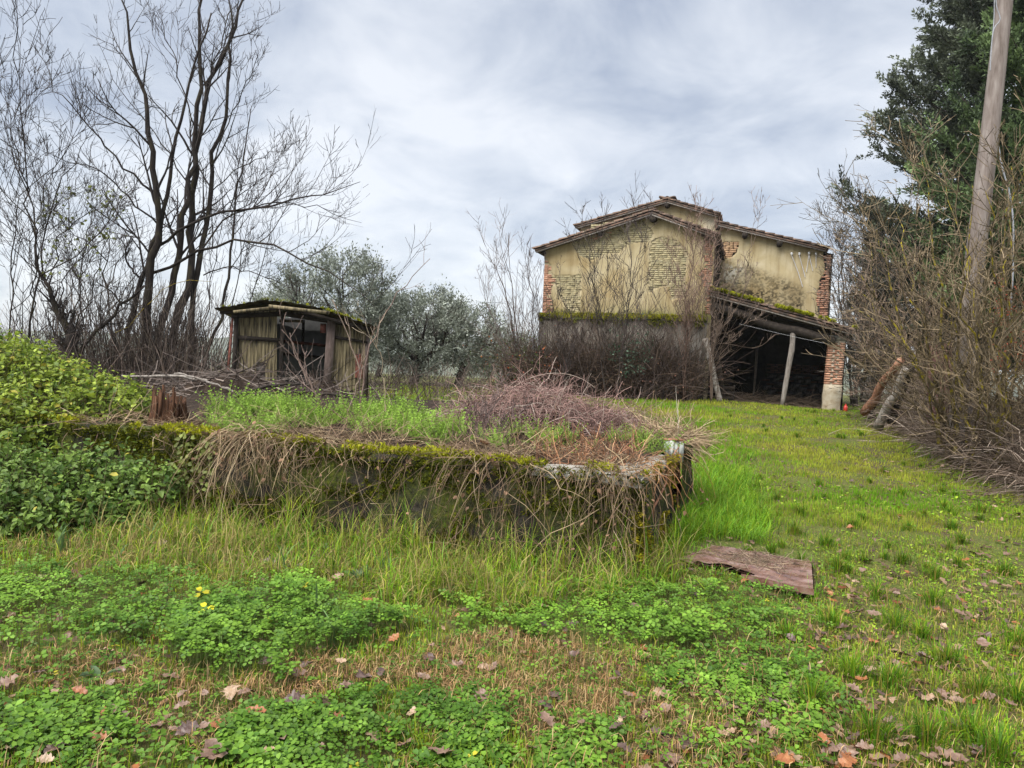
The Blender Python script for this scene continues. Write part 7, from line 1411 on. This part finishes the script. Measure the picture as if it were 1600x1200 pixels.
# ================================================================== fallen oak leaves
def oak_mesh(seed, L_=1.0):
    r = np.random.default_rng(seed); t = np.linspace(0, 1, 15); w = .30*np.sin(np.pi*np.clip(t*.92+.06, 0, 1))**.8*(.75+.5*t); lobe = 1+.28*np.cos(t*2*math.pi*4.2+r.random()); w = w*lobe; w[0] = .01; w[-1] = .03
    V = []; cv = r.uniform(.9, 1.9) if seed % 2 == 0 else r.uniform(-.4, .3); tw = r.uniform(-.35, .35)
    for i in range(15):
        z = .22*cv*(t[i]-.5)**2*2+.03*r.normal(); V += [(t[i], w[i]*(1+.12*r.normal()), z+w[i]*(.45*r.random()+tw)), (t[i], 0, z-.012), (t[i], -w[i]*(1+.12*r.normal()), z+w[i]*(.45*r.random()-tw))]
    Q = []
    for i in range(14): a = 3*i; Q += [(a, a+1, a+4, a+3), (a+1, a+2, a+5, a+4)]
    V = np.array(V); V[:, 0] -= .5; V = np.concatenate([V, np.array([(-.5, .008, 0), (-.5, -.008, 0), (-.68, 0, .01)])]); return V*L_, np.array(Q), np.array([(45, 46, 47)])
LEAFC = dict(tan=((.30, .20, .125), (.40, .29, .20)), brown=((.165, .10, .07), (.255, .17, .12)), rust=((.26, .095, .035), (.33, .15, .06)), dark=((.085, .052, .042), (.14, .09, .07)))
LEAFM = {}
for k, (a, b) in LEAFC.items():
    LEAFM[k] = noise_mat(k+' oak leaf', [(0.32, shrink(a, .75)), (0.5, a), (0.68, b)], 30, 5, .42, .45, .25, 70, obj=False)
LEAFD = {k: [None]*6 for k in LEAFC}
for k in LEAFC:
    for q in range(6): V, Q, T = oak_mesh(q*7+3); LEAFD[k][q] = mesh_data('oak_leaf', V, Q, T, mat=LEAFM[k])
GL = 'fallen oak leaves on the grass'
def fallen():
    fixed = [(1228, 1103, 'tan', .13), (1168, 1140, 'tan', .12), (1190, 1135, 'brown', .12), (1150, 1120, 'brown', .11), (1340, 1095, 'brown', .13), (1450, 1095, 'tan', .14), (1445, 1030, 'tan', .13), (1415, 1025, 'brown', .12), (1535, 1010, 'brown', .13), (1530, 965, 'tan', .12), (1500, 960, 'brown', .12), (1340, 960, 'brown', .13), (1365, 962, 'brown', .12), (1325, 1175, 'brown', .15), (1300, 1172, 'brown', .13), (1485, 1185, 'brown', .16), (1240, 1188, 'tan', .13), (1225, 1192, 'rust', .12), (1325, 1195, 'rust', .13), (1410, 1160, 'brown', .12), (170, 1130, 'brown', .16), (185, 1140, 'brown', .14), (90, 1180, 'dark', .13), (335, 1190, 'brown', .17), (690, 1190, 'brown', .15), (582, 1160, 'tan', .11), (510, 1115, 'brown', .13), (525, 1130, 'rust', .11), (360, 1092, 'tan', .13), (385, 1095, 'brown', .11), (460, 1105, 'dark', .12), (568, 1070, 'dark', .13), (720, 1100, 'rust', .11), (757, 1050, 'tan', .10), (615, 1010, 'rust', .10), (540, 1080, 'brown', .11), (8, 1080, 'brown', .13), (292, 1155, 'dark', .12), (243, 1150, 'brown', .10), (478, 1050, 'dark', .10), (230, 855, 'tan', .17), (250, 850, 'brown', .13), (1127, 1085, 'brown', .13), (1285, 990, 'dark', .11), (1322, 955, 'rust', .10), (850, 1110, 'dark', .11), (1070, 1165, 'dark', .13), (1050, 1190, 'brown', .13), (1010, 1170, 'dark', .11)]
    spots = [(x, y, k, s, None) for x, y, k, s in fixed]
    while len(spots) < 300:
        y = 640+560*rng.random()**.75; x = rng.uniform(0, 1600); X = on_z(x, y, 0.02)
        if y < 850 and x < 1120 or not free(X[None])[0] or inpoly(np.array([x]), np.array([y]), POLY['plate'])[0] or (x < 950 and rng.random() < .55) or y < 690 and rng.random() < .5: continue
        spots.append((x, y, rng.choice(['tan', 'brown', 'brown', 'brown', 'brown', 'tan', 'dark', 'dark', 'rust']), rng.uniform(.06, .12), None))
    word = dict(tan='pale tan', brown='pinkish-brown', rust='rust-orange', dark='dark purplish-brown')
    for x, y, k, s, _ in spots:
        X = on_z(x, y, .03)
        for _ in range(4): X = on_z(x, y, gz(X)+.03)
        o = bpy.data.objects.new('oak_leaf', LEAFD[k][rng.integers(0, 6)]); C.objects.link(o); nearc = x < 1000 and y > 900; X[2] = gz(X)+(.055 if nearc else .028)+rng.uniform(0, .02); o.location = X; s *= .80; o.scale = (s, s*rng.uniform(.8, 1.15), s); o.rotation_euler = (rng.normal(0, .2)+.1, rng.normal(0, .22), rng.uniform(0, 6.28))
        where = 'among the clover' if nearc else ('in the long grass by the wall' if x < 1000 else ('on the worn lawn near the rusty plate' if y < 1000 and y > 820 and x < 1450 else ('on the far lawn' if y < 820 else 'on the lawn at the front edge')))
        size = 'large ' if s > .092 else ('small ' if s < .066 else ''); form = 'curled' if LEAFD[k].index(o.data) % 2 else 'flat'; tag(o, f'{size}{form} {word[k]} oak leaf lying {where}', 'leaf', GL)
    # the small and far ones
    S = Soup(); X = ground_points(6500, 2.5, 22, .9); px, py, w, z = zones(X); ok = ((px > 1020) | (rng.random(len(X)) < .45)) & (fbm(X[:, 0]*.9+5, X[:, 1]*.9, 3) > .42) & ~((px < 1100) & (py < 860)); X = X[ok]; n = len(X); Vt = np.array([(-.5, 0, 0), (-.2, .2, .06), (0, .13, .02), (.25, .27, .08), (.5, .03, .03), (.25, -.25, .05), (0, -.14, .03), (-.2, -.2, .08)]); Qt = np.array([(0, 1, 2, 7), (7, 2, 6, 6), (2, 3, 5, 6), (3, 4, 5, 5)]); z_ = norm(np.stack([rng.normal(0, .3, n), rng.normal(0, .3, n), np.ones(n)], -1)); a = rng.uniform(0, 6.28, n); x0 = np.stack([np.cos(a), np.sin(a), 0*a], -1); x = norm(x0-(x0*z_).sum(-1, keepdims=True)*z_); R_ = np.stack([x, np.cross(z_, x), z_], -1); V, F = inst(Vt, np.array([(0, 1, 7), (1, 2, 7), (7, 2, 6), (2, 3, 6), (6, 3, 5), (3, 4, 5)]), X+np.array([0, 0, .025]), R_, rng.uniform(.035, .09, n)); cs = np.array([LEAFC[k][0] for k in LEAFC]); S.add(V, None, F, np.repeat(cs[rng.choice(4, n, p=(.3, .4, .1, .2))]*rng.uniform(.6, 1.2, (n, 1)), 8, 0))
    o = S.build('leaf_litter', M['leaf_matt']); tag(o, 'small fallen leaves littering the lawn as far as the house', 'leaf litter', kind='stuff')
    # orange leaves caught on the raised bed and the plate
    for (x, y, k, lab) in ((651, 694, 'rust', 'bright orange leaf on the moss of the wall top'), (676, 668, 'rust', 'red-orange leaf resting in the cleavers'), (463, 672, 'rust', 'orange leaf lying in the straw on the wall'), (757, 703, 'rust', 'orange leaf caught in the dead stems left of the mossy corner'), (273, 665, 'brown', 'pinkish lobed leaf beside the tree stump'), (320, 680, 'brown', 'pale brown leaf on the mossy edge right of the stump'), (773, 741, 'brown', 'pinkish leaf on the bright moss cushion'), (800, 738, 'brown', 'second pinkish leaf right of the bright moss cushion'), (190, 795, 'brown', 'brown leaf lying on the nettle-like plants')):
        X = bed_pt(x, y, .05) if y < 700 else on_z(x, y, ZT+.06) if x > 300 else P(x, y, 6.0); X[2] += .06; o = bpy.data.objects.new('oak_leaf', LEAFD[k][rng.integers(0, 6)]); C.objects.link(o); o.location = X; o.scale = (.09, .09, .09); o.rotation_euler = (.7, rng.normal(0, .3), rng.uniform(0, 6.28)); tag(o, lab, 'leaf')
fallen()
# ================================================================== air between here and the far valley
def haze():
    V, Q = box((0, 1290, -3), (1830, 0, 0), (0, 1340, 0), (0, 0, 28)); m, nt, N, L, o = _mat('pale air'); p = N.new('ShaderNodeVolumePrincipled'); p.inputs['Color'].default_value = (.86, .90, .96, 1); p.inputs['Density'].default_value = HAZE; p.inputs['Anisotropy'].default_value = .2; L.new(p.outputs[0], o.inputs['Volume'])
    h = mobj('haze', V, Q, mat=m, smooth_=False, loc=(0, 0, -31)); tag(h, 'thin pale winter haze over the valley', kind='stuff'); scn.cycles.volume_bounces = 1
HAZE = .0003
haze()
